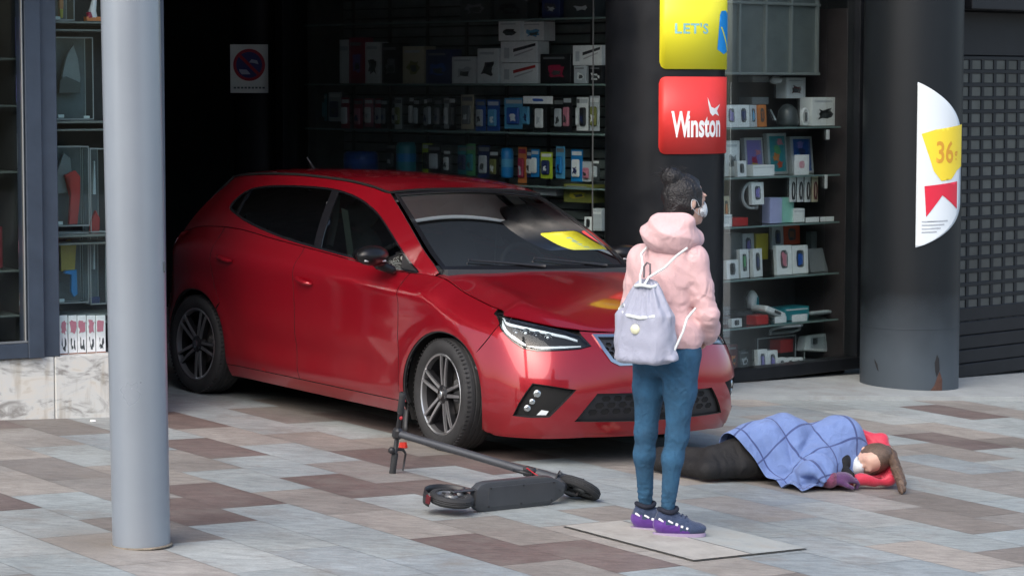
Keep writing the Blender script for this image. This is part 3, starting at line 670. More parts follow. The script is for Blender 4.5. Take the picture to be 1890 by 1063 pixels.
 ('B', 2.604, 0.22, 1.32, 0.104, 0.257, 'blister', 'orange,crimson', 'orange pack with crimson in the lower row, right of the blue one', 'blister pack'),
 ('B', 2.72, 0.22, 1.354, 0.086, 0.193, 'blister', 'navy,white', 'navy pack with white in the lower row, right of the orange one', 'blister pack'),
 ('B', 2.818, 0.22, 1.357, 0.086, 0.192, 'blister', 'blue,white', 'blue pack with white in the lower row, right of the navy one', 'blister pack'),
 ('B', 2.915, 0.22, 1.364, 0.13, 0.18, 'blister', 'lime,navy', 'lime yellow pack with navy in the lower row, right of the blue one', 'blister pack'),
 ('B', 3.067, 0.22, 1.356, 0.106, 0.245, 'blister', 'sky,blue', 'sky blue pack with blue in the lower row, right of the lime yellow one', 'blister pack'),
 ('B', 3.184, 0.22, 1.36, 0.127, 0.22, 'blister', 'blue,white', 'blue pack with white in the lower row, right of the sky blue one', 'blister pack'),
 ('B', 3.322, 0.22, 1.367, 0.098, 0.15, 'blister', 'pale,rose', 'pale grey pack with rose pink in the lower row, right of the blue one', 'blister pack'),
 ('B', 3.432, 0.22, 1.366, 0.087, 0.142, 'blister', 'smoke,pale', 'dark grey pack with pale grey in the lower row, right of the pale grey one', 'blister pack'),
 ('B', 2.845, 0.2, 1.243, 0.232, 0.059, 'box', 'pale,grey', 'flat grey box on the lowest visible shelf over the car roof', 'box'),
 ('B', 3.155, 0.2, 1.204, 0.308, 0.131, 'photo', 'olive,yellow', 'dull yellow box on the lowest visible shelf beside the black column', 'box'),
 ('B', 3.468, 0.1, 1.015, 0.076, 0.099, 'pbox', 'white,black', 'small white box with a black centre above the car windscreen pillar', 'box'),
 ('B', 3.554, 0.1, 1.019, 0.086, 0.156, 'box', 'pale,white', 'slim pale box beside the black column, lowest of the passage window', 'box'),
 ('L', -0.24, 0.16, 2.402, 0.125, 0.307, 'vitrine', 'orange', 'top glass display box with an orange figure in the left case', 'display box'),
 ('L', -0.057, 0.16, 2.402, 0.103, 0.155, 'figure', 'white,crimson', 'white and red figurine on an orange base at the top of the left case', 'figurine'),
 ('L', -0.248, 0.16, 1.83, 0.247, 0.475, 'vitrine', 'pale', 'second glass display box with a faint mountain-shaped figure in the left case', 'display box'),
 ('L', -0.26, 0.16, 1.212, 0.225, 0.463, 'vitrine', 'red', 'third glass display box with a red hook-shaped figure in the left case', 'display box'),
 ('L', -0.032, 0.16, 1.173, 0.097, 0.488, 'vitrine', 'white', 'narrow glass display box with a red foot behind the pole, third row', 'display box'),
 ('L', -0.253, 0.16, 0.763, 0.209, 0.411, 'vitrine', 'goldblue', 'fourth glass display box with a gold and blue figure in the left case', 'display box'),
 ('L', -0.038, 0.16, 0.75, 0.097, 0.404, 'vitrine', 'navy', 'narrow glass display box with a navy foot behind the pole, fourth row', 'display box'),
 ('L', -0.277, 0.04, 0.47, 0.052, 0.237, 'tub', 'white,rose', 'first of the five white and red product boxes at the foot of the left case', 'box'),
 ('L', -0.221, 0.04, 0.47, 0.053, 0.234, 'tub', 'white,rose', 'second of the five white and red product boxes at the foot of the left case', 'box'),
 ('L', -0.166, 0.04, 0.47, 0.053, 0.232, 'tub', 'white,rose', 'third of the five white and red product boxes at the foot of the left case', 'box'),
 ('L', -0.109, 0.04, 0.47, 0.053, 0.229, 'tub', 'white,rose', 'fourth of the five white and red product boxes at the foot of the left case', 'box'),
 ('L', -0.053, 0.04, 0.47, 0.06, 0.227, 'tub', 'white,rose', 'fifth product box at the foot of the left case, half behind the pole', 'box'),
]

def build_good(i, g):
    z_, s0, d, zb, w_, h, kind, cols, lab, cat = g
    F = ZF[z_]; c = cols.split(','); c1 = c[0]; c2 = c[1] if len(c) > 1 else c1
    w_ = w_*.965; rnd_ = random.Random(i*7+1)
    if kind == 'blister': zb += rnd_.uniform(-.012, .016); d += rnd_.uniform(-.03, .05); h *= rnd_.uniform(.90, 1.05)
    org = F @ Vector((s0 + w_/2, d, zb)); ang = math.atan2(F[1][0], F[0][0])
    M = Matrix.Translation(org) @ Matrix.Rotation(ang + (rnd_.uniform(-.10, .10) if kind in ('pbox', 'box', 'blister') else 0), 4, 'Z')
    nm = cat.replace(' ', '_').replace('display_frame', 'wire_stand')
    grp = '%s goods in the %s' % (cat, ZN[z_])
    root = bpy.data.objects.new(nm, None); col.objects.link(root); root.matrix_world = M; root.empty_display_size = .05
    tag(root, lab, cat, grp)
    def box(name, cc, dd, m, bev=.002, parent=root, rx=0):
        b = MB(); b.M = Matrix.Translation((0, 0, 0)) @ Matrix.Rotation(rx, 4, 'X'); b.box(cc, dd, bev=bev); return b.build(name, m, parent)
    def art(x0, x1, z0, z1, y, m, name='print', jag=0.0, rx=0):
        """a printed patch with an irregular outline, 1 mm proud of the box front"""
        pts = []; n_ = 14
        for k in range(n_):
            a = 2*math.pi*k/n_; rx_ = (x1-x0)/2; rz_ = (z1-z0)/2
            q = 1 - jag*rnd_.random()
            ex = abs(math.cos(a))**.5*math.copysign(1, math.cos(a)); ez = abs(math.sin(a))**.5*math.copysign(1, math.sin(a))
            pts.append(((x0+x1)/2 + ex*rx_*q, (z0+z1)/2 + ez*rz_*q))
        b = MB(); b.M = Matrix.Rotation(rx, 4, 'X'); b.prism(pts[::-1], .0012, Matrix.Translation((0, y-.0012, 0))); return b.build(name, m, root)
    W, H = w_, h
    if kind == 'box':
        dp = max(.03, min(.14, W*.7)); box('carton', (0, dp/2, H/2), (W, dp, H), cm(c1))
        box('label_strip', (0, -.0006, H*.80), (W*.9, .0012, H*.10), cm(c2))
    elif kind == 'pbox':
        dp = .035; rx = -.06; box('carton', (0, dp/2, H/2), (W, dp, H), cm(c1), rx=rx)
        if W > .03:
            art(-W*.26, W*.24, H*.20, H*.86, -.0004, cm('smoke'), 'print', .1, rx); art(-W*.20, W*.18, H*.26, H*.80, -.0018, cm(c2), 'screen_print', .5, rx)
    elif kind == 'tablet':
        dp = .04; rx = -.10; box('carton', (0, dp/2, H/2), (W, dp, H), cm('silver'), rx=rx)
        b = MB(); b.M = Matrix.Rotation(rx, 4, 'X'); b.box((0, -.001, H/2), (W*.78, .002, H*.86)); b.build('screen_print', cm({'sunset': 'violet', 'paint': 'teal', 'blue': 'navyblue'}[c2]), root)
        pal = {'sunset': ('gold', 'crimson', 'rose', 'violet'), 'paint': ('vermilion', 'orange', 'leaf', 'rose'), 'blue': ('cobalt', 'sky', 'navy', 'violet')}[c2]
        for k, cc in enumerate(pal):
            x = rnd_.uniform(-.2, .2)*W; z = H*(.22+.18*k)
            art(x-W*.20, min(x+W*.20, W*.37), z-H*.10, z+H*.14, -.003-.0013*k, cm(cc), 'print', .6, rx)
    elif kind in ('photo', 'slash'):
        dp = min(.12, W*.5); box('carton', (0, dp/2, H/2), (W, dp, H), cm(c1))
        if kind == 'slash':
            b = MB(); zz = H*.62; t = H*.13
            b.prism([(-W*.15, zz-t), (W*.45, zz+t*1.2), (W*.45, zz+t*2.2), (-W*.15, zz+t*.2)], .0014, Matrix.Translation((0, -.0016, 0))); b.build('print', cm(c2), root)
            b = MB(); b.prism([(-W*.12, zz-t*2.6), (W*.38, zz-t*.2), (W*.38, zz+t*.2), (-W*.12, zz-t*2.0)], .0014, Matrix.Translation((0, -.0016, 0))); b.build('print', cm('silver'), root)
            box('caption', (-W*.33, -.0007, H*.45), (W*.14, .0014, H*.5), cm('pale'))
        else:
            art(-W*.36, W*.36, H*.18, H*.66, -.0004, cm(c2), 'print', .55); art(-W*.2, W*.28, H*.25, H*.5, -.0018, cm('smoke' if c2 != 'smoke' else 'pale'), 'print', .6)
            box('caption', (-W*.05, -.0007, H*.86), (W*.7, .0014, H*.07), cm('pale' if c1 in ('white', 'cream') else 'grey'))
    elif kind == 'card' or kind == 'tag':
        box('card', (0, 0, H/2), (W, .003, H), cm(c1), bev=.0005)
        if c2 != c1: art(-W*.2, W*.2, H*.3, H*.7, -.0016, cm(c2), 'print', .2)
    elif kind == 'blister':
        box('card', (0, .004, H/2), (W*.96, .004, H), cm(c1), bev=.0005)
        pk = MB(); pk.box((0, -.010, H*.42), (W*.62, .024, H*.55), bev=.009); pk.build('bubble', cm(c2, .35), root)
        a2 = rnd_.choice(['smoke', 'pale', 'navy', 'white'])
        art(-W*.2, W*.22, H*.22, H*.5, -.0228, cm(a2), 'print', .7)
        box('header', (0, .0012, H*.88), (W*.80, .0016, H*.12), cm(rnd_.choice(['pale', 'white', c2, 'grey'])), bev=0)
    elif kind == 'bottle':
        b = MB(); b.lathe([(.001, 0), (W*.45, .004), (W*.48, H*.1), (W*.48, H*.8), (W*.40, H*.93), (.001, H*.95)], 24); b.build('body', cm(c1), root, True)
        b = MB(); b.lathe([(W*.485, H*.35), (W*.485, H*.6)], 24); b.build('label_band', cm(c2), root, True)
    elif kind == 'ball':
        b = MB(); b.lathe([(.001, 0)]+[(W*.5*math.sin(a), H*.5-H*.5*math.cos(a)) for a in np.linspace(.2, 2.9, 10)]+[(.001, H)], 20); b.build('housing', cm('white'), root, True)
        b = MB(); b.box((0, .09, H*.4), (.02, .18, .02)); b.build('bracket', cm('grey'), root)
    elif kind == 'stick':
        b = MB(); b.tube([(-W*.4, 0, H), (W*.4, 0, .004)], .006, 10); b.build('shaft', cm('pale'), root, True)
    elif kind == 'speaker':
        b = MB(); b.lathe([(.001, 0), (W*.45, 0), (W*.5, H*.15), (W*.42, H*.7), (W*.2, H*.95), (.001, H)], 28); b.build('body', cm('smoke'), root, True)
        b = MB(); b.lathe([(W*.46, H*.32), (W*.47, H*.36), (W*.455, H*.40)], 28); b.build('ring', cm('grey'), root, True)
    elif kind == 'band':
        b = MB(); a_ = [(W*.36*math.cos(t), 0, H/2+H*.42*math.sin(t)) for t in np.linspace(0, 2*math.pi, 25)[:-1]]
        b.tube(a_, .011, 10, closed=True); b.build('strap', cm('white'), root, True); box('face', (0, -.014, H*.5), (.026, .01, H*.5), cm('smoke'), bev=.004)
    elif kind == 'ring':
        b = MB(); a_ = [(W*.2+W*.62*math.cos(t), 0, H/2+H*.47*math.sin(t)) for t in np.linspace(1.2, 5.1, 20)]
        b.tube(a_, .010, 10); b.build('headband', cm('silver'), root, True)
        for e_ in (0, -1):
            b = MB(); b.box((a_[e_][0], -.008, a_[e_][2]), (.034, .03, .04), bev=.01); b.build('ear_pad', cm('grey'), root)
    elif kind == 'cable':
        box('card', (0, .004, H/2), (W*.9, .004, H), cm(c1), bev=.0005)
        b = MB(); a_ = [(W*.2*math.cos(t), -.006, H*.45+H*.33*math.sin(t)) for t in np.linspace(0, 2*math.pi, 19)[:-1]]; b.tube(a_, .005, 8, closed=True); b.build('cable', cm(c2), root, True)
        box('plug', (0, -.008, H*.16), (W*.3, .01, H*.12), cm(c2))
    elif kind == 'cablering':
        b = MB(); a_ = [(W*.47*math.cos(t), .03*math.sin(3*t)-.10*math.sin(t), H*.5+H*.42*math.sin(t)) for t in np.linspace(0, 2*math.pi, 33)[:-1]]; b.tube(a_, .010, 10, closed=True); b.build('loop', cm('grey'), root, True)
    elif kind == 'tilt':
        b = MB(); b.prism([(-W*.45, 0), (W*.5, 0), (W*.36, H), (-W*.45, H)], .012, Matrix.Rotation(-.2, 4, 'X')); b.build('plate', cm('grey'), root)
        box('foot', (0, .05, .006), (W*.8, .10, .012), cm('grey'))
    elif kind == 'vase':
        b = MB(); b.lathe([(.001, 0), (W*.38, 0), (W*.42, H*.3), (W*.5, H*.55), (W*.3, H*.85), (W*.12, H), (.001, H)], 20); b.build('body', cm('white'), root, True)
        b = MB(); b.prism([(-W*.1, H*.15), (W*.2, H*.2), (W*.1, H*.7), (-W*.05, H*.6)], .002, Matrix.Translation((0, -W*.52, 0))); b.build('print', cm('teal'), root)
    elif kind == 'router':
        b = MB(); b.M = Matrix.Rotation(.32, 4, 'Y'); b.box((0, .05, H*.30), (W*.92, .16, H*.42), bev=.012); b.build('body', cm('white'), root)
        b = MB(); b.M = Matrix.Rotation(.32, 4, 'Y'); b.box((W*.05, -.0305, H*.32), (W*.3, .003, H*.2)); b.box((0, .03, H*.515), (W*.3, .06, .004)); b.build('display', cm('smoke'), root)
    elif kind == 'tray':
        b = MB(); b.M = Matrix.Rotation(-.25, 4, 'X'); b.box((0, .08, H*.34), (W*.98, .20, H*.25), bev=.01); b.build('body', cm('pale'), root)
        b = MB(); b.M = Matrix.Rotation(-.25, 4, 'X'); b.box((0, .08, H*.48), (W*.8, .15, .006)); b.build('lid', cm('white'), root)
    elif kind == 'cradle':
        b = MB(); q = [(-W*.42, H*.42), (W*.40, H*.24), (W*.48, H*.34), (W*.30, H*.95), (-W*.30, H*.92)]
        b.prism(q, .09, Matrix.Translation((0, .0, 0)) @ Matrix.Rotation(-.12, 4, 'X')); b.build('shell', cm('white'), root, bevel=.008)
        b = MB(); q2 = [(-W*.24, H*.48), (W*.30, H*.36), (W*.20, H*.84), (-W*.22, H*.84)]; b.prism(q2, .003, Matrix.Translation((0, -.003, 0)) @ Matrix.Rotation(-.12, 4, 'X')); b.build('face', cm('pale'), root)
        b = MB(); b.box((-W*.16, -.006, H*.72), (W*.11, .008, H*.22)); b.build('display', cm('smoke'), root)
        for x in (-.3, .3):
            b = MB(); b.tube([(x*W, .05, H*.45), (x*W*1.1, .05, -.06)], .006, 8); b.build('leg', cm('silver'), root, True)
    elif kind == 'wire':
        b = MB(); b.tube([(-W/2, 0, 0), (-W/2, 0, H), (W/2, 0, H), (W/2, 0, 0)], .006, 8); b.tube([(-W/2, 0, H*.02), (-W/2, .2, H*.02), (W/2, .2, H*.02), (W/2, 0, H*.02)], .005, 8); b.build('wire', cm('silver'), root, True)
        b = MB(); b.lathe([(.001, 0), (.05, .0), (.055, .04), (.03, .075), (.001, .08)], 20, Matrix.Translation((-W*.1, .05, H*.36))); b.build('puck', cm('grey'), root, True)
    elif kind == 'flatp':
        b = MB()
        for k in range(3): b.box((W*(-.28+.28*k), .03*k, .006+.006*k), (W*.42, .13, .006), M=Matrix.Rotation(.12*k-.1, 4, 'Z'))
        b.build('paper', cm('white'), root)
    elif kind == 'vitrine':
        W2 = W; fm = mat('vitrine_edge', (.20, .24, .25), .3, spec=.8)
        b = MB(); t = .005
        for x in (-W2/2, W2/2):
            for y in (0, .13): b.box((x, y, H/2), (t, t, H))
            for z in (0.004, H): b.box((x, .065, z), (t, .13, t))
        for z in (0.004, H):
            for y in (0, .13): b.box((0, y, z), (W2, t, t*1.4))
        b.build('frame', fm, root)
        b = MB(); b.box((0, -.0, H/2), (W2-.006, .002, H-.006)); b.build('pane', clearm, root)
        box('backing', (0, .128, H/2), (W2-.01, .003, H-.01), mat('vitrine_back', (.075, .10, .11), .5, var=.3, vscale=5))
        if W2 > .12: box('price_card', (-W2*.30, -.004+.02, H*.045), (.036, .004, .02), cm('white'))
        box('price_card', (W2*.36, .02, H*.02+.006), (.036, .004, .014), cm('white')) if c1 == 'pale' else None
        def fig(pts, cc, y=.06, th=.03, sc=1):
            b = MB(); b.prism([(x*W2, z*H) for x, z in pts][::-1], th, Matrix.Translation((0, y, 0))); return b.build('figure', cm(cc), root, bevel=.004)
        if c1 == 'orange': fig([(-.05, .05), (.12, .05), (.16, .3), (.2, .9), (-.06, .9)], 'orange'); fig([(-.03, .05), (.10, .05), (.12, .22), (-.05, .22)], 'yellow', .05)
        elif c1 == 'pale': fig([(-.28, .35), (-.16, .62), (-.05, .80), (.10, .92), (.22, .75), (.28, .5), (.22, .35)], 'grey'); fig([(-.30, .32), (.25, .32), (.28, .45), (-.1, .53), (-.26, .50)], 'smoke', .05)
        elif c1 == 'red': fig([(-.3, .40), (-.22, .7), (-.05, .92), (.15, .85), (.22, .42)], 'grey', .09, .02); fig([(.02, .66), (.06, .40), (.0, .02), (.24, .02), (.32, .34), (.34, .62), (.20, .70), (-.10, .64), (-.08, .60), (.08, .62)], 'red', .04)
        elif c1 == 'goldblue': fig([(-.22, .45), (-.24, .83), (.05, .90), (.26, .84), (.20, .46)], 'gold'); fig([(-.16, .42), (-.12, .46), (.22, .47), (.24, .12), (.12, .08), (.04, .16), (.06, .40)], 'blue', .04)
        elif c1 == 'white': fig([(-.12, .45), (.0, .85), (.06, .85), (.10, .45)], 'pale'); fig([(-.3, .0), (.3, .0), (.34, .16), (.08, .26), (-.2, .14)], 'red')
        elif c1 == 'navy': fig([(-.08, .5), (-.02, .92), (.05, .92), (.06, .5)], 'pale'); fig([(-.3, .0), (.34, .0), (.34, .1), (-.3, .1)], 'navy')
    elif kind == 'figure':
        b = MB(); b.lathe([(.001, 0), (.03, 0), (.028, .02)], 16); b.box((0, 0, .012), (W*.9, .05, .024)); b.build('base', cm('orange'), root)
        b = MB(); b.tube([(0, 0, .02), (.0, 0, .06), (.01, 0, .11), (.02, 0, H)], [.028, .022, .016, .010], 14); b.build('body', cm('white'), root, True)
        b = MB(); b.tube([(-.02, -.01, .02), (-.03, -.012, .05)], [.02, .014], 12); b.build('drape', cm('crimson'), root, True)
    elif kind == 'tub':
        box('carton', (0, .025, H/2), (W, .05, H), cm('white'))
        art(-W*.45, W*.45, H*.52, H*.92, -.0004, cm('rose'), 'print', .5); art(-W*.3, W*.35, H*.08, H*.5, -.0006, cm('smoke'), 'print', .6); art(-W*.16, W*.12, H*.18, H*.62, -.002, cm('white'), 'print', .5)
        box('band', (0, -.0006, H*.03), (W, .0014, H*.08), cm('brown'))
    return root
for i, g in enumerate(GOODS): build_good(i, g)
# made-up cartons and a jar standing in for reflections in the far left pane
def far_left():
    items = [(-.62, .25, 1.93, .10, .16, 'violet', 'box', 'violet box standing in for a reflection in the far left pane, at the top'), (-.60, .35, 1.55, .09, .20, 'grey', 'jar', 'grey rounded jar standing in for a reflection in the far left pane'), (-.60, .25, .98, .10, .24, 'maroon', 'box', 'dark red carton standing in for a reflection in the far left pane'),
             (-.60, .3, .72, .09, .10, 'brown', 'box', 'brown carton standing in for a reflection low in the far left pane'), (-.66, .3, 2.2, .12, .22, 'violet', 'box', 'purple carton standing in for a reflection at the very top of the far left pane')]
    for s, d, z, w_, h, c, k, lab in items:
        r = empty(k if k == 'jar' else 'carton', FL @ Vector((s, d, z)), lab, k, 'reflection stand-ins behind the far left pane')
        r.rotation_euler = (0, 0, R(30)); b = MB()
        if k == 'jar':
            b.lathe([(.001, 0), (w_*.4, 0), (w_*.5, h*.3), (w_*.5, h*.7), (w_*.35, h), (.001, h)], 24); b.build('body', cm(c), r, True); b = MB(); b.lathe([(.001, h), (w_*.3, h), (w_*.3, h*1.1), (.001, h*1.1)], 20); b.build('lid', cm('smoke'), r)
        else:
            b.box((0, 0, h/2), (w_, .08, h), bev=.003); b.build('body', cm(c), r); b = MB(); b.box((0, -.041, h*.5), (w_*.6, .002, h*.3)); b.build('print', cm('rose' if c != 'brown' else 'pale'), r)
    for z in (.70, .96, 1.53, 1.91, 2.18):
        fx(FL, [((-1.2, .35, z), (1.5, .3, .012))], 'shelf', mat('case_shelf', (.10, .125, .12), .35), w3)
far_left()

# ---------------------------------------------------------------- columns
def column(x, y, r, z1, lab, name='column', z0=None, dents=False, m=None):
    b = MB(); z0 = gz(x) if z0 is None else z0
    t = empty(name, (x, y, z0), lab, 'column', 'round black columns')
    prof = [(r, 0.0), (r, .02)] + [(r, q) for q in np.linspace(.05, z1-z0, 20)]
    b.lathe(prof, 96); b.build('shaft', m or blk, t, True)
    return t
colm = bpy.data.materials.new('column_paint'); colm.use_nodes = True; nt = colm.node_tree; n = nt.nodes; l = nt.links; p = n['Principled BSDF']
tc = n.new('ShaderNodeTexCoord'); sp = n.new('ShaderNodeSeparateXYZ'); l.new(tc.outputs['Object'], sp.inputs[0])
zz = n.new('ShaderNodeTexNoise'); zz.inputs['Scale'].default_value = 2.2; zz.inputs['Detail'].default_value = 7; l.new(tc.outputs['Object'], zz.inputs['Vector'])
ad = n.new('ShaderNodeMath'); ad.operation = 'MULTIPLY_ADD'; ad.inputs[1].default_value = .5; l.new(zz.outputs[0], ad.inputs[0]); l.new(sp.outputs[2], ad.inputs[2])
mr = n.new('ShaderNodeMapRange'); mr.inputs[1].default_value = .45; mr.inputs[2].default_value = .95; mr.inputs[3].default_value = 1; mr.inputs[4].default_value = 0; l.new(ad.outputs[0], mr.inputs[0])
mx = n.new('ShaderNodeMix'); mx.data_type = 'RGBA'; mx.inputs[6].default_value = (.0085, .011, .0135, 1); mx.inputs[7].default_value = (.055, .070, .085, 1); l.new(mr.outputs[0], mx.inputs[0]); l.new(mx.outputs[2], p.inputs['Base Color']); p.inputs['Roughness'].default_value = .45; p.inputs['Specular IOR Level'].default_value = .28  # paler towards the foot: brighter light low on the column, painted into its colour
c1 = column(1.03, 16.9, .403, 3.15, 'thick round black column carrying the yellow and the red sign, behind the car', m=blk)
c2 = column(2.855, 17.85, .352, 3.15, 'round black column with a foot painted paler for the light and rust, between shop window and roller shutter', m=colm)
c3 = column(-2.035, 20.35, .228, 3.15, 'slim black column in the dark passage bearing the white parking ban plate', m=blk2)
# rust scar and chip on the foot of the second column, painted band joint
def on_cyl(o, r, pts, name, m, off=.0015):
    """small patch wrapped on a column; pts are (angle deg, z)"""
    V, F = fill2d([(R(a)*r, z) for a, z in pts], (), .015)
    return mesh_obj(name, [((r+off)*math.cos(a/r), (r+off)*math.sin(a/r), z) for a, z in V], F, m, o, True)
rust = mat('rust', (.075, .035, .025), .9, var=.4, vscale=30); chip = mat('chip_dark', (.012, .012, .014), .8)
on_cyl(c2, .352, [(-78, .0), (-58, .0), (-58, .10), (-62, .16), (-65, .12), (-69, .06)], 'rust_patch', rust)
on_cyl(c2, .352, [(-66, .12), (-62, .17), (-63, .25), (-66, .28), (-69, .22), (-68, .16)], 'chip_mark', chip, .0018)
on_cyl(c2, .352, [(-143, .24), (-138, .20), (-136, .15), (-138, .16), (-142, .21)], 'chip_mark', chip, .0018)
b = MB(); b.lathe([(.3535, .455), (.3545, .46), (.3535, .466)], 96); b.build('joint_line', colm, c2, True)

# ---------------------------------------------------------------- signs
def text_mesh(txt, size, bold=0.0, sx=1.0, shear=0.0, spacing=1.0):
    cu = bpy.data.curves.new('lettering', 'FONT'); cu.body = txt; cu.size = size; cu.offset = bold; cu.shear = shear; cu.space_character = spacing; cu.resolution_u = 3; cu.align_x = 'LEFT'
    o = bpy.data.objects.new('tmp', cu); col.objects.link(o)
    dg = bpy.context.evaluated_depsgraph_get(); me = bpy.data.meshes.new_from_object(o.evaluated_get(dg))
    bpy.data.objects.remove(o)
    import bmesh
    bm = bmesh.new(); bm.from_mesh(me)
    for v in bm.verts: v.co.x *= sx
    for k in range(40):
        x0 = min(v.co.x for v in bm.verts); xx = x0 + .02*k
        if xx > max(v.co.x for v in bm.verts): break
        bmesh.ops.bisect_plane(bm, geom=bm.verts[:]+bm.edges[:]+bm.faces[:], plane_co=(xx, 0, 0), plane_no=(1, 0, 0))
    vs_ = [tuple(v.co) for v in bm.verts]; bm.verts.index_update(); fs = [tuple(v.index for v in f.verts) for f in bm.faces]; bm.free()
    return vs_, fs
def wrap(o_par, r, vs_, fs, s0, z0, ang0, off, name, m):
    """bend a flat (s,z) mesh round a column of radius r"""
    out = []
    for v in vs_:
        a = R(ang0) + (v[0]+s0)/r; rr = r + off; out.append((rr*math.cos(a), rr*math.sin(a), v[1]+z0))
    return mesh_obj(name, out, fs, m, o_par, True)
def rrect(w_, h, rad, nx=24):
    """rounded rectangle as a strip grid so that it can bend"""
    xs = sorted(set(list(np.linspace(0, w_, nx)) + list(np.linspace(0, rad, 6)) + list(np.linspace(w_-rad, w_, 6)))); vs_ = []
    for x in xs:
        c = 0
        if x < rad: c = rad - math.sqrt(max(0, rad*rad-(rad-x)**2))
        if x > w_-rad: c = rad - math.sqrt(max(0, rad*rad-(x-w_+rad)**2))
        vs_ += [(x, c, 0), (x, h-c, 0)]
    return vs_, [(2*i, 2*i+2, 2*i+3, 2*i+1) for i in range(len(xs)-1)]
CZ = gz(1.03)
def sign_on(lab, m_, z0, h, a0, w_, name='sign'):
    t = empty(name, (1.03, 16.9, 0), lab, 'sign', 'signs round the black column')
    v, f = rrect(w_, h, .045); o = wrap(t, .403, v, f, 0, z0, a0, .012, 'panel', m_)
    sm = o.modifiers.new('thick', 'SOLIDIFY'); sm.thickness = .010; sm.offset = -1
    return t
A0 = -98.6
yel = mat('sign_yellow', (.86, .80, .03), .45); redm = mat('sign_red', (.72, .045, .04), .45, var=.04); wht = mat('sign_white', (.82, .82, .80), .45); pblue = mat('sign_pale_blue', (.22, .48, .48), .45); cyan = mat('sign_blue', (.01, .30, .75), .4)
ys = sign_on('yellow rounded sign above the red one on the thick black column', yel, 2.142, .62, A0, .80)
v, f = text_mesh("LET'S", .092, .002, 1.12, 0, 1.08); wrap(ys, .403, v, f, .092, 2.376, A0, .0135, 'lettering', pblue)
def strip(pts, ny=2):
    xs = sorted(set([p[0] for p in pts])); return pts
def patch0(par, pts, name, m, off, z0):
    V, F = fill2d(pts, (), .02); return wrap(par, .403, [(x, z, 0) for x, z in V], F, 0, z0, A0, off, name, m)
patch0(ys, [(.43, .13), (.52, .10), (.66, .13), (.66, .36), (.56, .39), (.48, .385), (.46, .36)], 'emblem', cyan, .0138, 2.142)
patch0(ys, [(.47, .28), (.49, .28), (.64, .12), (.60, .13)], 'emblem_slash', yel, .0148, 2.142)
rs_ = sign_on('red rounded sign with white lettering and a white bird, under the yellow one', redm, 1.583, .509, A0-.5, .80)
v, f = text_mesh("W", .235, .006, .47, 0); wrap(rs_, .403, v, f, .082, 1.700, A0, .0135, 'lettering', wht)
v, f = text_mesh("inston", .215, .006, .56, 0); wrap(rs_, .403, v, f, .178, 1.700, A0, .0135, 'lettering', wht)
patch0(rs_, [(.335, .375), (.345, .32), (.36, .27), (.385, .25), (.41, .265), (.455, .25), (.43, .285), (.47, .33), (.405, .30), (.37, .31)], 'bird_emblem', wht, .0138, 1.583)
# white lens shaped advert on the second column
ad_ = empty('advert', (2.855, 17.85, 0), 'white half-lens shaped advert with yellow and red shapes on the right column', 'advert')
def lens(z):
    z0, zm0, zm1, z1 = .905, 1.22, 1.66, 2.06
    if z < zm0: return .40*math.sin(math.pi/2*(z-z0)/(zm0-z0))**.8 if z > z0 else 0
    if z > zm1: return .40*math.cos(math.pi/2*(z-zm1)/(z1-zm1))**.85 if z < z1 else 0
    return .40
zs = np.linspace(.905, 2.06, 60); vs_ = []; fs = []; NX = 10
for i, z in enumerate(zs):
    for j in range(NX): vs_.append((max(.004, lens(z))*j/(NX-1), z, 0))
for i in range(59):
    for j in range(NX-1): fs.append((i*NX+j, i*NX+j+1, (i+1)*NX+j+1, (i+1)*NX+j))
AD0 = -94.0
o = wrap(ad_, .352, vs_, fs, 0, 0, AD0, .010, 'panel', mat('advert_white', (.66, .72, .76), .4)); o.modifiers.new('t', 'SOLIDIFY').thickness = .008
def patch(par, pts, name, m, off, a0=AD0, r=.352):
    V, F = fill2d(pts, (), .02)
    return wrap(par, r, [(x, z, 0) for x, z in V], F, 0, 0, a0, off, name, m)
patch(ad_, [(.03, 1.70), (.13, 1.73), (.40, 1.765), (.40, 1.47), (.33, 1.44), (.27, 1.38), (.18, 1.37), (.12, 1.44)], 'yellow_shape', mat('advert_yellow', (.80, .62, .04), .4), .0125)
patch(ad_, [(.055, 1.335), (.34, 1.365), (.34, 1.17), (.19, 1.27), (.07, 1.12)], 'red_chevron', mat('advert_red', (.62, .02, .05), .4), .0125)
v, f = text_mesh("36", .21, .004, .75); wrap(ad_, .352, v, f, .13, 1.50, AD0, .014, 'lettering', mat('advert_orange', (.62, .30, .03), .4))
v, f = text_mesh("g", .10, .002, .8); wrap(ad_, .352, v, f, .30, 1.53, AD0, .014, 'lettering', MATS['advert_orange'])
for k in range(4):
    patch(ad_, [(.04, 1.09-.025*k), (.24-.03*k, 1.095-.025*k), (.24-.03*k, 1.087-.025*k), (.04, 1.082-.025*k)], 'small_print', mat('small_print', (.35, .38, .42), .5), .0125)
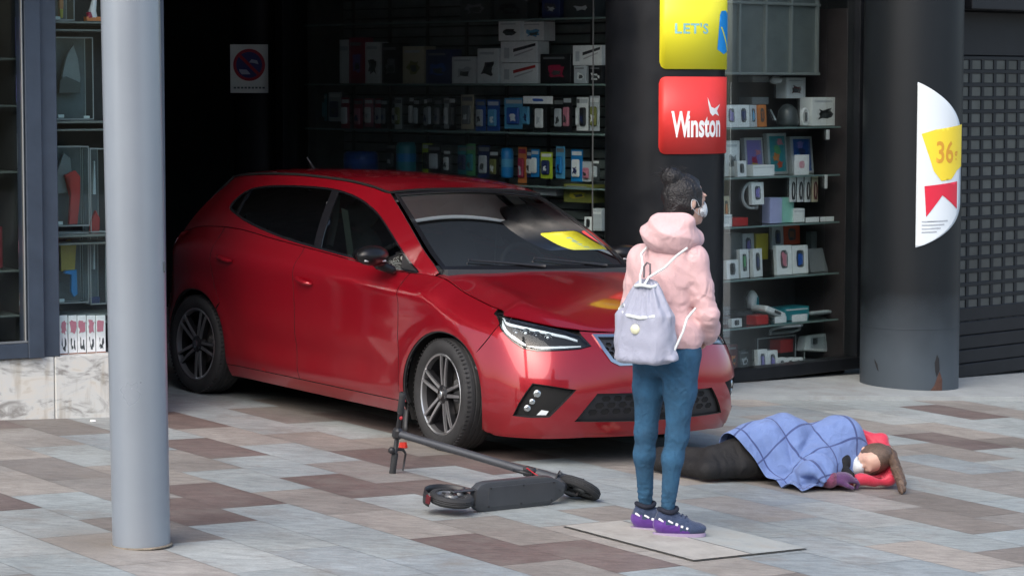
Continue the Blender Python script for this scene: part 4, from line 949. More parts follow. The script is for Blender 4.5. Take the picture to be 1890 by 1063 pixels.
# parking ban plate
npm = empty('parking_sign', (-2.108, 20.09, 2.165), 'white plate with a red and blue ring on the slim column in the passage', 'sign')
b = MB(); b.box((0, 0, 0), (.305, .006, .388), bev=.002); b.build('plate', mat('plate_white', (.82, .86, .84), .4, var=.06), npm)
def disc(r, y, m, name, c=(0, .03)):
    b = MB(); b.lathe([(.0001, 0), (r, 0)], 48, Matrix.Translation((c[0], y, c[1])) @ Matrix.Rotation(math.pi/2, 4, 'X')); return b.build(name, m, npm)
disc(.128, -.0040, mat('ring_red', (.42, .015, .045), .4), 'ring'); disc(.104, -.0048, mat('ring_blue', (.03, .035, .18), .4), 'disc')
b = MB(); b.box((0, -.0056, .03), (.205, .0008, .024), M=Matrix.Translation((0, 0, .03)) @ Matrix.Rotation(R(45), 4, 'Y') @ Matrix.Translation((0, 0, -.03))); b.build('bar', MATS['ring_red'], npm)
b = MB(); b.prism([(-.080, -.005), (-.02, -.008), (.0, -.03), (.01, -.045), (-.06, -.045), (-.078, -.02)], .0008, Matrix.Translation((0, -.0066, 0))); b.prism([(.0, .05), (.02, .075), (.065, .065), (.075, .035), (.04, .045)], .0008, Matrix.Translation((0, -.0066, 0))); b.build('tow_symbol', mat('symbol_pale', (.40, .45, .62), .4), npm)
b = MB()
for k in range(9): b.box((-.115+.0287*k, -.0036, -.152), (.019, .0012, .014))
b.build('caption', mat('caption_grey', (.12, .17, .18), .5), npm)

# ---------------------------------------------------------------- roller shutter
SF = frame(43, (1.03, 17.0))
sh = empty('roller_shutter', (0, 0, 0), 'closed dark roller shutter with rows of small windows at the right edge', 'shutter')
D0 = -.50; b = MB(); b.M = SF
b.box((4.9, D0+.03, 2.42), (4.9, .06, .32), bev=.004); b.build('top_slat', blk2, sh)
b = MB(); b.M = SF
for k in range(5): b.box((4.9, D0-.003, .045-.16+.105*k+.04), (4.9, .02, .100), bev=.006)
b.build('solid_slats', blk2, sh)
b = MB(); b.M = SF; PZ, PX_ = .0985, .150; z0 = .27; nrow = 20; ncol = 22
for i in range(nrow+1): b.box((4.9, D0, z0+i*PZ), (4.9, .016, .030), bev=.004)
for j in range(ncol): b.box((2.60+j*PX_, D0+.001, z0+PZ*nrow/2), (.034, .012, PZ*nrow), bev=0)
b.build('lattice_slats', mat('shutter_black', (.009, .011, .014), .5, spec=.3), sh)
b = MB(); b.M = SF
for i in range(nrow):
    for j in range(ncol-1):
        if rnd.random() < .985: b.box((2.675+j*PX_, D0+.004, z0+PZ*(i+.5)), (PX_-.036, .004, PZ-.032))
b.build('small_windows', mat('shutter_window', (.040, .048, .049), .30, var=.5, vscale=2.5, spec=.7), sh)
b = MB(); b.M = SF; b.box((4.9, D0+.1, 1.3), (4.9, .02, 2.9)); b.build('backing', darkin, sh)
b = MB(); b.M = SF; b.box((4.9, D0-.10, 2.72), (4.9, .26, .26), bev=.005); b.build('shutter_box', blk2, sh)
b = MB(); b.M = SF; b.box((2.36, -.25, 1.5), (.10, .5, 3.1)); b.build('side_post', blk2, sh)

# ---------------------------------------------------------------- pole and small things on the ground
polem = mat('pole_paint', (.285, .32, .36), .32, metal=.40, coat=.15, var=.05, vscale=1.2, rvar=.05)
t = empty('lamp_post', (-1.583, 10.56, gz(-1.583)), 'thick pale blue grey steel pole in the left foreground, running out of the top', 'lamp post')
t.rotation_euler = (0, R(-.55), 0)
b = MB(); b.lathe([(.001, 0), (.123, 0)]+[(.123+(.128-.123)*q, q*7.0) for q in np.linspace(.0005, 1, 24)], 96); b.build('shaft', polem, t, True)
b = MB(); b.box((.122, -.02, 1.19), (.012, .02, .045), bev=.004); b.build('latch', mat('latch_dark', (.08, .09, .1), .5), t)
b = MB(); b.lathe([(.124, .0), (.134, .0), (.131, .006), (.124, .008)], 64); b.build('seal_ring', mat('sealant', (.20, .17, .13), .9, var=.4, vscale=20, bump=.5), t, True)
# inspection cover: two framed slabs under the standing woman
ic = empty('manhole_cover', (0, 0, 0), 'rectangular two part inspection cover filled with pale paving, under the standing woman', 'manhole cover')
def uvq(u0, u1, v0, v1, z): return [(lambda q: (q[0], q[1], gz(q[0])+z))(uv_world(u, v)) for u, v in ((u0, v0), (u1, v0), (u1, v1), (u0, v1))]
fm_ = mat('cover_frame', (.13, .13, .125), .6, metal=.3, var=.2); cv1 = mat('cover_stone', (.365, .35, .32), .7, var=.14, vscale=9, bump=.3, bscale=40, dirt=(.24, .21, .18), dscale=5); cv2 = mat('cover_stone_grey', (.325, .345, .335), .7, var=.16, vscale=8, bump=.3, bscale=40, dirt=(.26, .23, .19), dscale=4)
mesh_obj('frame', uvq(-8.898, -7.992, 7.252, 7.948, .004), [(0, 1, 2, 3)], fm_, ic)
mesh_obj('slab', uvq(-8.892, -7.998, 7.258, 7.603, .008), [(0, 1, 2, 3)], cv1, ic)
mesh_obj('slab', uvq(-8.892, -7.998, 7.610, 7.942, .008), [(0, 1, 2, 3)], cv2, ic)
# fragments
def shard(name, x, y, s, m, lab, cat, h=.01, rz=0):
    r = random.Random(int(x*100)); b = MB(); q = [(math.cos(a)*s*r.uniform(.6, 1), math.sin(a)*s*.6*r.uniform(.6, 1)) for a in np.linspace(0, 6.28, 7)[:-1]]
    k = len(q); b.add([(a, c, 0) for a, c in q]+[(a*.8, c*.8, h) for a, c in q], [tuple(range(k-1, -1, -1)), tuple(range(k, 2*k))]+[(i, (i+1) % k, (i+1) % k+k, i+k) for i in range(k)])
    o = b.build(name, m, None); o.location = (x, y, gz(x)+.002); o.rotation_euler = (0, 0, rz); tag(o, lab, cat)
shard('red_fragment', -.60, 13.75, .03, mat('red_plastic', (.45, .03, .02), .3), 'small broken red plastic piece beside the front wheel and scooter handlebar', 'debris', .03)
shard('paper_scrap', -2.40, 14.2, .02, wht, 'tiny white scrap on the paving below the stained marble block', 'litter')

# ---------------------------------------------------------------- red hatchback
def pchip(xs,ys):
    xs=np.array(xs,float);ys=np.array(ys,float)
    h=np.diff(xs);d=np.diff(ys)/h
    m=np.zeros(len(xs));m[0]=d[0];m[-1]=d[-1]
    for i in range(1,len(xs)-1):
        if d[i-1]*d[i]>0:
            w1=2*h[i]+h[i-1];w2=h[i]+2*h[i-1];m[i]=(w1+w2)/(w1/d[i-1]+w2/d[i])
    def f(x):
        x=np.clip(np.asarray(x,float),xs[0],xs[-1]);i=np.clip(np.searchsorted(xs,x)-1,0,len(xs)-2)
        t=(x-xs[i])/h[i];a=ys[i];b=ys[i+1]
        return a*(2*t**3-3*t**2+1)+h[i]*m[i]*(t**3-2*t**2+t)+b*(3*t**2-2*t**3)+h[i]*m[i+1]*(t**3-t**2)
    return f
# plan of the lower body, parameter s (= -x along the side), three heights
KS=[-1.54,-1.27,-1.03,-.84,-.69,-.56,-.46,-.36,-.2,0,.4,1.3,2.0,2.56,2.85,3.0,3.13,3.3,3.6,3.93]
PX={.20:[.800,.795,.765,.70,.62,.53,.45,.36,.2,0,-.4,-1.3,-2,-2.56,-2.85,-3.0,-3.1,-3.18,-3.22,-3.23],
    .45:[.825,.82,.785,.725,.64,.545,.455,.36,.2,0,-.4,-1.3,-2,-2.56,-2.85,-3.0,-3.11,-3.19,-3.235,-3.245],
    .72:[.745,.735,.68,.605,.53,.465,.415,.36,.2,0,-.4,-1.3,-2,-2.56,-2.85,-2.98,-3.06,-3.13,-3.17,-3.18]}
PY={.20:[0,.27,.50,.655,.745,.795,.822,.84,.85,.855,.86,.86,.86,.86,.835,.79,.72,.58,.3,0],
    .45:[0,.27,.51,.665,.755,.81,.838,.855,.866,.870,.872,.875,.875,.877,.85,.80,.73,.58,.3,0],
    .72:[0,.26,.48,.62,.70,.752,.785,.81,.848,.866,.874,.880,.880,.880,.85,.80,.73,.58,.3,0]}
fx={k:pchip(KS,v) for k,v in PX.items()}; fy={k:pchip(KS,v) for k,v in PY.items()}
secd=pchip([.12,.2,.3,.45,.6,.75,.855,.9,.95,1.0,1.05,1.2],[-.085,-.04,-.014,-.010,-.012,-.002,.008,.002,-.02,-.045,-.07,-.12])
# top edge of the lower body: z and half width y (side) by s
Bz=pchip([-1.54,-1.2,-.9,-.62,-.46,-.3,0,.25,.45,.8,1.3,1.75,2.3,2.7,3.0,3.2,3.93],
         [.715,.722,.742,.775,.787,.806,.870,.945,.945,.962,1.0,1.03,1.065,1.045,.99,.96,.95])
By=pchip([-.46,-.3,0,.25,.45,.8,1.3,1.75,2.3,2.7,3.0],[.70,.705,.715,.735,.775,.80,.81,.805,.785,.755,.71])
def lower(s,z):
    s=np.asarray(s,float);z=np.asarray(z,float)
    zc=np.clip(z,.14,.80)
    L0=(zc-.45)*(zc-.72)/((.2-.45)*(.2-.72));L1=(zc-.2)*(zc-.72)/((.45-.2)*(.45-.72));L2=(zc-.2)*(zc-.45)/((.72-.2)*(.72-.45))
    x=L0*fx[.2](s)+L1*fx[.45](s)+L2*fx[.72](s)
    y=L0*fy[.2](s)+L1*fy[.45](s)+L2*fy[.72](s)
    side=np.clip((s+.55)/.5,0,1)*np.clip((3.25-s)/.4,0,1); side=side*side*(3-2*side)
    y=y+secd(z)*side
    # door-bottom hollow
    hol=np.exp(-((z-.40)/.09)**2)*np.clip((s-.45)/.3,0,1)*np.clip((2.15-s)/.3,0,1); y=y-.014*hol
    # wheel arch flares
    for c in(0.,2.56):
        r=np.hypot(s-c,z-.31); y=y+.014*np.exp(-((r-.37)/.055)**2)*side
    b=Bz(s); h=.11+0*s; t=np.clip((z-(b-h))/h,0,1)
    yt=np.where(side>.02,By(np.clip(s,-.46,3.0)),y)
    w=np.clip((s+.50)/.2,0,1)*np.clip((3.1-s)/.2,0,1)
    y=y+(yt-y)*t**1.5*w
    x=x-.035*t**2*(1-w)*np.clip(1-(s-0)/3,0,1)*(s<0)
    # bumper pull-in toward the bottom lip
    return x,-y,z
Rz=pchip([-2.78,-2.6,-2.2,-1.8,-1.4,-1.1,-.95,-.6,-.2],[1.345,1.372,1.402,1.415,1.41,1.385,1.362,1.36,1.36])
Ry=pchip([-2.78,-2.6,-2.2,-1.8,-1.4,-1.1,-.95,-.6,-.2],[.50,.53,.56,.575,.58,.575,.57,.56,.55])
def green(x,z):
    s=-np.asarray(x,float); b=Bz(s);yb=By(s);r=Rz(x);yr=Ry(x)
    t=np.clip((z-b)/(r-b),-.1,1.1)
    y=yb+(yr-yb)*(np.abs(t)**1.25*np.sign(t))
    return x,-y,z

def slope_frame(x, y, yaw):
    n_ = Vector((-SLOPE, 0, 1)).normalized(); f = Vector((math.cos(yaw), math.sin(yaw), 0)); f = (f - n_*f.dot(n_)).normalized(); q = n_.cross(f)
    return Matrix(((f.x, q.x, n_.x, x), (f.y, q.y, n_.y, y), (f.z, q.z, n_.z, gz(x)), (0, 0, 0, 1)))
car = empty('parked_car', label='red five door hatchback standing half out of the dark passage, nose towards the scooter', cat='car', mat=slope_frame(.26439, 14.25255, -.88896))
paint = mat('red_paint', (.30, .0014, .0110), .32, metal=.5, coat=1.0, spec=.3, var=.03, vscale=1.5)
nt = paint.node_tree; n = nt.nodes; l = nt.links; p = n['Principled BSDF']; p.inputs['Coat Roughness'].default_value = .035
# light street dust, stronger near the sill
tc = n.new('ShaderNodeTexCoord'); sp = n.new('ShaderNodeSeparateXYZ'); l.new(tc.outputs['Object'], sp.inputs[0])
nz = n.new('ShaderNodeTexNoise'); nz.inputs['Scale'].default_value = 5; nz.inputs['Detail'].default_value = 8; l.new(tc.outputs['Object'], nz.inputs['Vector'])
m1 = n.new('ShaderNodeMapRange'); m1.inputs[1].default_value = .1; m1.inputs[2].default_value = .75; m1.inputs[3].default_value = .16; m1.inputs[4].default_value = 0.02; l.new(sp.outputs[2], m1.inputs[0])
m2 = n.new('ShaderNodeMath'); m2.operation = 'MULTIPLY'; l.new(m1.outputs[0], m2.inputs[0]); l.new(nz.outputs[0], m2.inputs[1])
src = p.inputs['Base Color'].links[0].from_socket
mx = n.new('ShaderNodeMix'); mx.data_type = 'RGBA'; mx.inputs[7].default_value = (.22, .18, .15, 1); l.new(m2.outputs[0], mx.inputs[0]); l.new(src, mx.inputs[6]); l.new(mx.outputs[2], p.inputs['Base Color'])
m3 = n.new('ShaderNodeMapRange'); m3.inputs[3].default_value = .02; m3.inputs[4].default_value = .10; l.new(nz.outputs[0], m3.inputs[0]); l.new(m3.outputs[0], p.inputs['Coat Roughness'])
plas = mat('black_plastic', (.018, .018, .020), .45, var=.15); gloss = mat('gloss_black', (.008, .008, .010), .12, coat=.6)
rub = mat('tyre_rubber', (.022, .022, .023), .75, var=.3, vscale=12, bump=.15, bscale=90); shade = mat('underbody', (.006, .006, .006), .9)
chrome = mat('chrome', (.52, .53, .54), .20, metal=1.0); rimm = mat('rim_machined', (.46, .46, .47), .28, metal=.85, var=.1); rimd = mat('rim_dark', (.022, .022, .025), .35, metal=.4)
sideglass = glass_mat('side_glass', (.20, .25, .24), 0, 1.5, 1.0); privglass = glass_mat('privacy_glass', (.035, .04, .04), 0, 1.5, 1.0); wsglass = glass_mat('windscreen_glass', (.80, .88, .85), 0, 1.52, .85)
def cpart(name, verts, faces, m, parent=None, solid=.012, flip=False, smooth=True):
    o = mesh_obj(name, verts, [f[::-1] for f in faces] if flip else faces, m, parent or car, smooth)
    if solid:
        s = o.modifiers.new('thick', 'SOLIDIFY'); s.thickness = solid; s.offset = -1
        if m is paint: o.data.materials.append(shade); s.material_offset_rim = 1
        e = o.modifiers.new('edges', 'EDGE_SPLIT'); e.split_angle = R(38)
    return o
def low(outer, holes=(), step=.03, inset=0.0, side=1):
    V, F = fill2d(outer, holes, step); x, y, z = lower(V[:, 0], V[:, 1]); c = np.array([x, y, z]).T
    if inset:
        e = 1e-3; a = np.array(lower(V[:, 0]+e, V[:, 1])).T - c; b_ = np.array(lower(V[:, 0], V[:, 1]+e)).T - c; nn = np.cross(a, b_); nn /= np.linalg.norm(nn, axis=1)[:, None]+1e-12
        nn *= np.sign(nn[:, 0:1]*np.maximum(0, c[:, 0:1]-.2) + nn[:, 1:2]*c[:, 1:2] + 1e-9); c = c - nn*inset
    # orient faces outward
    a, b_, d = [c[np.array([f[i] for f in F])] for i in range(3)]; nf = np.cross(b_-a, d-a); ce = (a+b_+d)/3
    out = (nf[:, 0]*(ce[:, 0]-(-1.3)) + nf[:, 1]*ce[:, 1]).sum() > 0
    if not out: F = [f[::-1] for f in F]
    if side < 0: c = c*[1, -1, 1]; F = [f[::-1] for f in F]
    return c, F
def lowpart(name, outer, m, holes=(), step=.03, inset=0.0, parent=None, solid=.012, both=True):
    r = []
    for sd_ in ((1, -1) if both else (1,)):
        c, F = low(outer, holes, step, inset, sd_); r.append(cpart(name, c, F, m, parent if not isinstance(parent, list) else parent[0 if sd_ > 0 else 1], solid))
    return r
def arc(cx, cz, r, a0, a1, n_=14): return [(cx+r*math.cos(R(a)), cz+r*math.sin(R(a))) for a in np.linspace(a0, a1, n_)]
def top(s0, s1, n_=12, dz=-.002): return [(float(s), float(Bz(s))+dz) for s in np.linspace(s0, s1, n_)]
G_ = .0022                     # half a panel gap
HL = [(-.275, .792), (-.40, .790), (-.55, .771), (-.70, .758), (-.83, .745), (-.97, .725), (-1.06, .700), (-1.10, .655), (-1.03, .640), (-.93, .633), (-.85, .628), (-.74, .622), (-.64, .630), (-.56, .660), (-.47, .705), (-.40, .742)]
UG = [(-1.150, .700), (-1.56, .698), (-1.56, .555), (-1.26, .556), (-1.215, .578), (-1.175, .635)]
FG = [(-.700, .452), (-.83, .442), (-.985, .424), (-.90, .345), (-.822, .272), (-.70, .264), (-.575, .266), (-.61, .335), (-.655, .40)]
LG = [(-1.120, .402), (-1.56, .396), (-1.56, .238), (-1.42, .238), (-.985, .250), (-1.05, .325)]
def off(poly, d):
    c = np.mean(poly, 0); P_ = np.array(poly); v = P_-c; L = np.linalg.norm(v, axis=1)[:, None]; return [tuple(q) for q in c+v*(L+d)/L]
AR = .352; AZ = .313
bump = [(-1.54, .178), (-1.3, .180), (-1.07, .184), (-.82, .172), (-.6, .160), (-.36, .150)] + arc(0, AZ, AR, 180+26, 180-43, 10) + \
       [(-.30, .60), (-.36, .68), (-.395, .735)] + [(-.47, .700), (-.56, .654), (-.64, .624), (-.74, .616), (-.85, .622), (-.93, .627), (-1.03, .634), (-1.108, .650), (-1.07, .705)] + top(-1.07, -1.54, 10, -.005)
c1_, F1 = low(bump, [UG, FG, LG], .022, 0, 1); c2_, F2 = low(bump, [UG, FG, LG], .022, 0, -1)
fb = cpart('front_bumper', np.vstack([c1_, c2_]), list(F1)+[tuple(i+len(c1_) for i in f) for f in F2], paint, solid=.014)
w_ = fb.modifiers.new('weld', 'WELD'); w_.merge_threshold = .002
fb.modifiers.move(2, 0)
# fender
fend = arc(0, AZ, AR, 180-43-1, 12, 22)[:] 
fend = [(-.295, .605), (-.355, .685), (-.39, .742), (-.27, .787)] + top(-.262, .245, 12) + [(.30, .948), (.45, .943), (.44, .90), (.418, .78), (.425, .60), (.395, .40), (.39, .225)] + arc(0, AZ, AR, -14, 180-42, 24)
lowpart('fender', fend, paint, step=.026)
# doors
fdo = [(.394, .228), (.399, .40), (.430, .60), (.423, .78), (.445, .90), (.455, .943)] + top(.46, 1.465, 14) + [(1.462, .80), (1.452, .50), (1.425, .228)]
rdo = [(1.430, .228), (1.457, .50), (1.467, .80)] + top(1.470, 2.40, 12) + [(2.385, .85), (2.34, .70), (2.27, .60)] + arc(2.56, AZ, AR+.006, 137, 194, 12) 
fd = lowpart('door', fdo, paint, step=.03); rd = lowpart('door', rdo, paint, step=.03)
lowpart('side_sill', [(.37, .150), (1.2, .150), (2.21, .152), (2.21, .222), (1.3, .222), (.372, .222)], paint, step=.04)
qp = [(2.275, .603), (2.345, .70), (2.39, .85), (2.405, float(Bz(2.405))-.002)] + top(2.42, 3.0, 10) + [(2.99, .80), (2.96, .60)] + arc(2.56, AZ, AR, 20, 135, 20)[0:]
lowpart('rear_quarter', qp, paint, step=.03)
rb = [(2.895, .20), (3.93, .20), (3.93, .60), (3.3, .60), (2.965, .595)] + arc(2.56, AZ, AR, 22, -18, 8)
lowpart('rear_bumper', rb, paint, step=.04)
lowpart('tail_light', [(3.0, .78), (3.35, .78), (3.35, .93), (3.01, .955)], mat('tail_red', (.35, .01, .01), .15, coat=1), step=.04)
lowpart('tailgate_panel', [(3.0, .604), (3.93, .604), (3.93, .77), (3.0, .77)], paint, step=.05); lowpart('tailgate_upper', [(3.355, .776), (3.93, .776), (3.93, .945), (3.355, .945)], paint, step=.05)
# dark inner shell seen through the gaps, wheel wells
arcs_in = arc(0, AZ, AR-.01, 206, -26, 20)
inner = [(-1.54, .20), (-.36, .17)] + arc(0, AZ, AR+.004, 204, -24, 20) + [(.40, .16), (2.18, .16)] + arc(2.56, AZ, AR+.004, 204, -20, 20) + [(3.93, .2), (3.93, .93)] + top(3.0, -1.54, 40, -.025)
lowpart('inner_shell', inner, shade, step=.06, inset=.022, solid=0)
b = MB(); b.box((-1.35, 0, .30), (3.4, 1.40, .10)); b.box((-1.3, 0, .24), (2.2, 1.45, .10)); b.box((.45, 0, .26), (.4, 1.0, .08)); b.build('underbody', shade, car)
for cx in (0, -2.56):
    for sgn in (-1, 1):
        b = MB(); prof = [(cx+(AR+.015)*math.cos(R(a)), AZ+(AR+.015)*math.sin(R(a))) for a in np.linspace(-30, 210, 24)]
        vs_ = [(x, sgn*.82, z) for x, z in prof] + [(x, sgn*.50, z) for x, z in prof]; k = len(prof)
        b.add(vs_, [(i, i+1, i+1+k, i+k) for i in range(k-1)] + [tuple(range(k, 2*k))]); b.build('wheel_well', shade, car)
# arch lips
for cx in (0, 2.56):
    outer = arc(cx, AZ, AR, -16, 204, 30); inn = arc(cx, AZ, AR-.010, 204, -16, 30)
    if cx: outer = arc(cx, AZ, AR, -18, 196, 30); inn = arc(cx, AZ, AR-.010, 196, -18, 30)
    lowpart('arch_lip', outer+inn, plas, step=.02, inset=.006, solid=.02)
# bonnet: rows from the windscreen to the nose
NU, NV = 60, 41
def hood():
    vs_ = []
    for i in range(NU):
        t = i/(NU-1); s = .245 - 1.315*t
        e = np.array(lower(s, Bz(s)+.001)).astype(float); e[1] = -e[1]
        xc = np.interp(t, [0, 1], [-.185, .735]); zc = float(pchip([-.20, 0, .3, .5, .62, .70, .74], [.978, .943, .882, .828, .780, .742, .722])(xc))
        for j in range(NV):
            v = -1 + 2*j/(NV-1); a = abs(v)
            x = xc + (e[0]-xc)*a**2.4; y = e[1]*v; z = zc + (e[2]-zc)*a**2.6
            ridge = max(0, 1-abs(a-.80)/.18); z += .013*(ridge*ridge*(3-2*ridge))*min(1, (1-t)*2.2)*min(1, t*4) - .006*math.exp(-((a-.5)/.2)**2)*min(1, (1-t)*3)
            if t > .35:
                sf = -1.54 + (1.54-1.07)*a; q = np.array(lower(sf, Bz(sf)+.001)).astype(float); be = ((t-.35)/.65)**4
                qq = np.array([q[0], -q[1]*np.sign(v) if v else 0, q[2]]); x, y, z = (1-be)*x+be*qq[0], (1-be)*y+be*qq[1], (1-be)*z+be*qq[2]
            vs_.append((x, y, z))
    return vs_
hv = hood(); hf = grid_faces(NU, NV)
bn = cpart('bonnet', hv, hf, paint, solid=.006); bn.modifiers['thick'].material_offset_rim = 0
hb = [(x*.985, y*.985, z-.03) for x, y, z in hv]; cpart('bonnet_liner', hb, hf, shade, solid=0)
# windscreen surround
def pil(t):
    """outer edge of the A pillar, t 0..1"""
    x = -.245 + (-.955+.245)*t; z = .972 + (1.366-.972)*t + .020*math.sin(math.pi*t); return x, z
def screen(t, w, lift=0.0, wide=.965):
    x, z = pil(t); y = float(green(x, z)[1]); y = -y*wide
    q = 1-w*w
    bx = .075*(1-t)+.035*t; bz_ = .006*(1-t)+.030*t
    return (x + .012 + bx*q, y*w, z - .004 + bz_*q + lift)
NT, NW = 22, 33
sv_ = [screen(.03+.955*i/(NT-1), -1+2*j/(NW-1)) for i in range(NT) for j in range(NW)]
cpart('windscreen', sv_, grid_faces(NT, NW, True), wsglass, solid=0)
# black ceramic border under the screen, cowl, wipers
def band(t0, t1, w0, w1, lift, nt=3, nw=30): return [screen(t0+(t1-t0)*i/(nt-1), w0+(w1-w0)*j/(nw-1), lift) for i in range(nt) for j in range(nw)]
cpart('screen_border', band(.0, .055, -1, 1, .004), grid_faces(3, 30, True), gloss, solid=.003)
cpart('screen_border', band(.962, .995, -1, 1, .004), grid_faces(3, 30, True), gloss, solid=.003)
for w0, w1 in ((-1.0, -.955), (.955, 1.0)): cpart('screen_border', band(.03, .985, w0, w1, .003, 22, 3), grid_faces(22, 3, True), gloss, solid=.003)
cv = []
for i in range(3):
    for j in range(31):
        w = -1+2*j/30; a = screen(0.02, w); h_ = np.array(hv[int(round(j/30*(NV-1)))]); f = i/2
        q = np.array(a)*(1-f)+(h_+[0, 0, -.01])*f; q[2] -= .012*math.sin(math.pi*f); cv.append(tuple(q))
cpart('cowl', cv, grid_faces(3, 31, True), plas, solid=.01)
for (wa, wb, tb) in ((.70, -.06, .085), (-.02, -.72, .075)):
    b = MB(); pts = [np.array(screen(tb*.3+tb*q, wa+(wb-wa)*q, .016)) for q in np.linspace(0, 1, 10)]
    b.tube(pts, [.010]*3+[.007]*7, 8); b.build('wiper', plas, car, True)
# side of the greenhouse
WIN = smooth_poly([(-2.470, 1.185), (-2.455, 1.245), (-2.38, 1.300), (-2.211, 1.335), (-1.90, 1.358), (-1.564, 1.366), (-1.334, 1.352), (-1.150, 1.318), (-.98, 1.262), (-.80, 1.182), (-.641, 1.098), (-.50, 1.020), (-.385, .955), (-.50, .951), (-.723, .967), (-1.306, 1.010), (-1.724, 1.046), (-2.10, 1.098), (-2.36, 1.150)], 3)
pe = [pil(t) for t in np.linspace(0, 1, 14)]
roofl = [(float(x), float(Rz(x))) for x in np.linspace(-1.0, -2.72, 18)]
GP = pe + roofl + [(-2.80, 1.26), (-2.90, 1.12), (-2.99, .995)] + [(-float(s), float(Bz(s))+.003) for s in np.linspace(2.97, .27, 34)]
GP[0] = (-.243, .965)
def gmesh(poly, holes=(), step=.03, inset=0., side=1):
    V, F = fill2d(poly, holes, step); x, y, z = green(V[:, 0], V[:, 1]); c = np.array([x, y+inset, z]).T
    a, b_, d = c[F[0][0]], c[F[0][1]], c[F[0][2]]
    if np.cross(b_-a, d-a)[1] > 0: F = [f[::-1] for f in F]
    if side < 0: c = c*[1, -1, 1]; F = [f[::-1] for f in F]
    return c, F
def shrink(poly, d):
    n_ = len(poly); out = []
    ar = sum(poly[i][0]*poly[(i+1) % n_][1]-poly[(i+1) % n_][0]*poly[i][1] for i in range(n_)); sg = 1 if ar > 0 else -1
    for i in range(n_):
        a = np.array(poly[i-1]); b_ = np.array(poly[(i+1) % n_]); t = b_-a; t = t/(np.linalg.norm(t)+1e-9); out.append((poly[i][0]-t[1]*d*sg, poly[i][1]+t[0]*d*sg))
    return out
WG = shrink(WIN, .012)
def split(poly, f): return [q for q in poly if f(q)]
for sd_ in (1, -1):
    c, F = gmesh(GP, [WIN], .03, 0, sd_); cpart('cabin_side', c, F, paint, solid=.014)
    c, F = gmesh(WIN, [WG], .02, .006, sd_); cpart('window_seal', c, F, gloss, solid=.01)
    # glass panes: front door, rear door, rear quarter
    zf = lambda x: x
    fr = [q for q in WG if q[0] > -1.36-(q[1]-1.0)*.30]; 
    i0 = None
    def pane(x0a, x1a, k=.30, name='side_window', m=sideglass):
        # clip WG between two slanted lines x = xa - k*(z-1)
        poly = WG
        for xa, keep in ((x0a, 'gt'), (x1a, 'lt')):
            res = []; n_ = len(poly)
            g = lambda q: (q[0] + k*(q[1]-1.0) - xa)*(1 if keep == 'gt' else -1)
            for i in range(n_):
                a, b_ = poly[i], poly[(i+1) % n_]; ga, gb = g(a), g(b_)
                if ga >= 0: res.append(a)
                if (ga > 0) != (gb > 0):
                    t = ga/(ga-gb); res.append((a[0]+(b_[0]-a[0])*t, a[1]+(b_[1]-a[1])*t))
            poly = res
        c, F = gmesh(poly, (), .04, .009 if m is not gloss else .005, sd_); cpart(name, c, F, m, solid=0 if m is not gloss else .006)
    pane(-1.30, -.56); pane(-1.375, -1.302, m=gloss, name='pillar_trim'); pane(-.558, -.2, m=plas, name='mirror_base_panel')
    pane(-2.27, -1.377, m=privglass); pane(-2.30, -2.272, m=gloss, name='pillar_trim'); pane(-3.0, -2.302, m=privglass)
# roof
NR, NC = 40, 29; rv = []
for i in range(NR):
    t = i/(NR-1); x = -.952 + (-2.73+.952)*t; e = green(x, float(Rz(x)))
    for j in range(NC):
        w = -1+2*j/(NC-1); q = 1-w*w; q4 = 1-w**4
        rv.append((x + .047*q*(1-t)**3 - .07*q*t**3, -float(e[1])*w, float(Rz(x)) + .004 + (.030*q*.6+.030*q4*.4)*(1 if t < .8 else 1-(t-.8)*1.5)))
cpart('roof', rv, grid_faces(NR, NC, True), paint, solid=.014)
b = MB(); b.tube([(-2.50, 0, 1.405), (-2.56, 0, 1.42), (-2.66, 0, 1.50)], [.02, .012, .004], 10); b.build('aerial', plas, car, True)
# tailgate glass + frame
tv = []
for i in range(12):
    t = i/11
    for j in range(NC):
        w = -1+2*j/(NC-1); a = np.array(rv[(NR-1)*NC+j]); s = 3.0; bt = np.array([-2.99-.17*(1-w*w), .70*w, .985]); q = a*(1-t)+bt*t; q[0] -= .03*math.sin(math.pi*t)
        tv.append(tuple(q))
cpart('tailgate', tv, grid_faces(12, NC, True), paint, solid=.014)
gv = [tuple(np.array(tv[i*NC+j])+[-.006, 0, .004]) for i in range(2, 9) for j in range(3, NC-3)]
cpart('rear_window', gv, grid_faces(7, NC-6, True), gloss, solid=0)
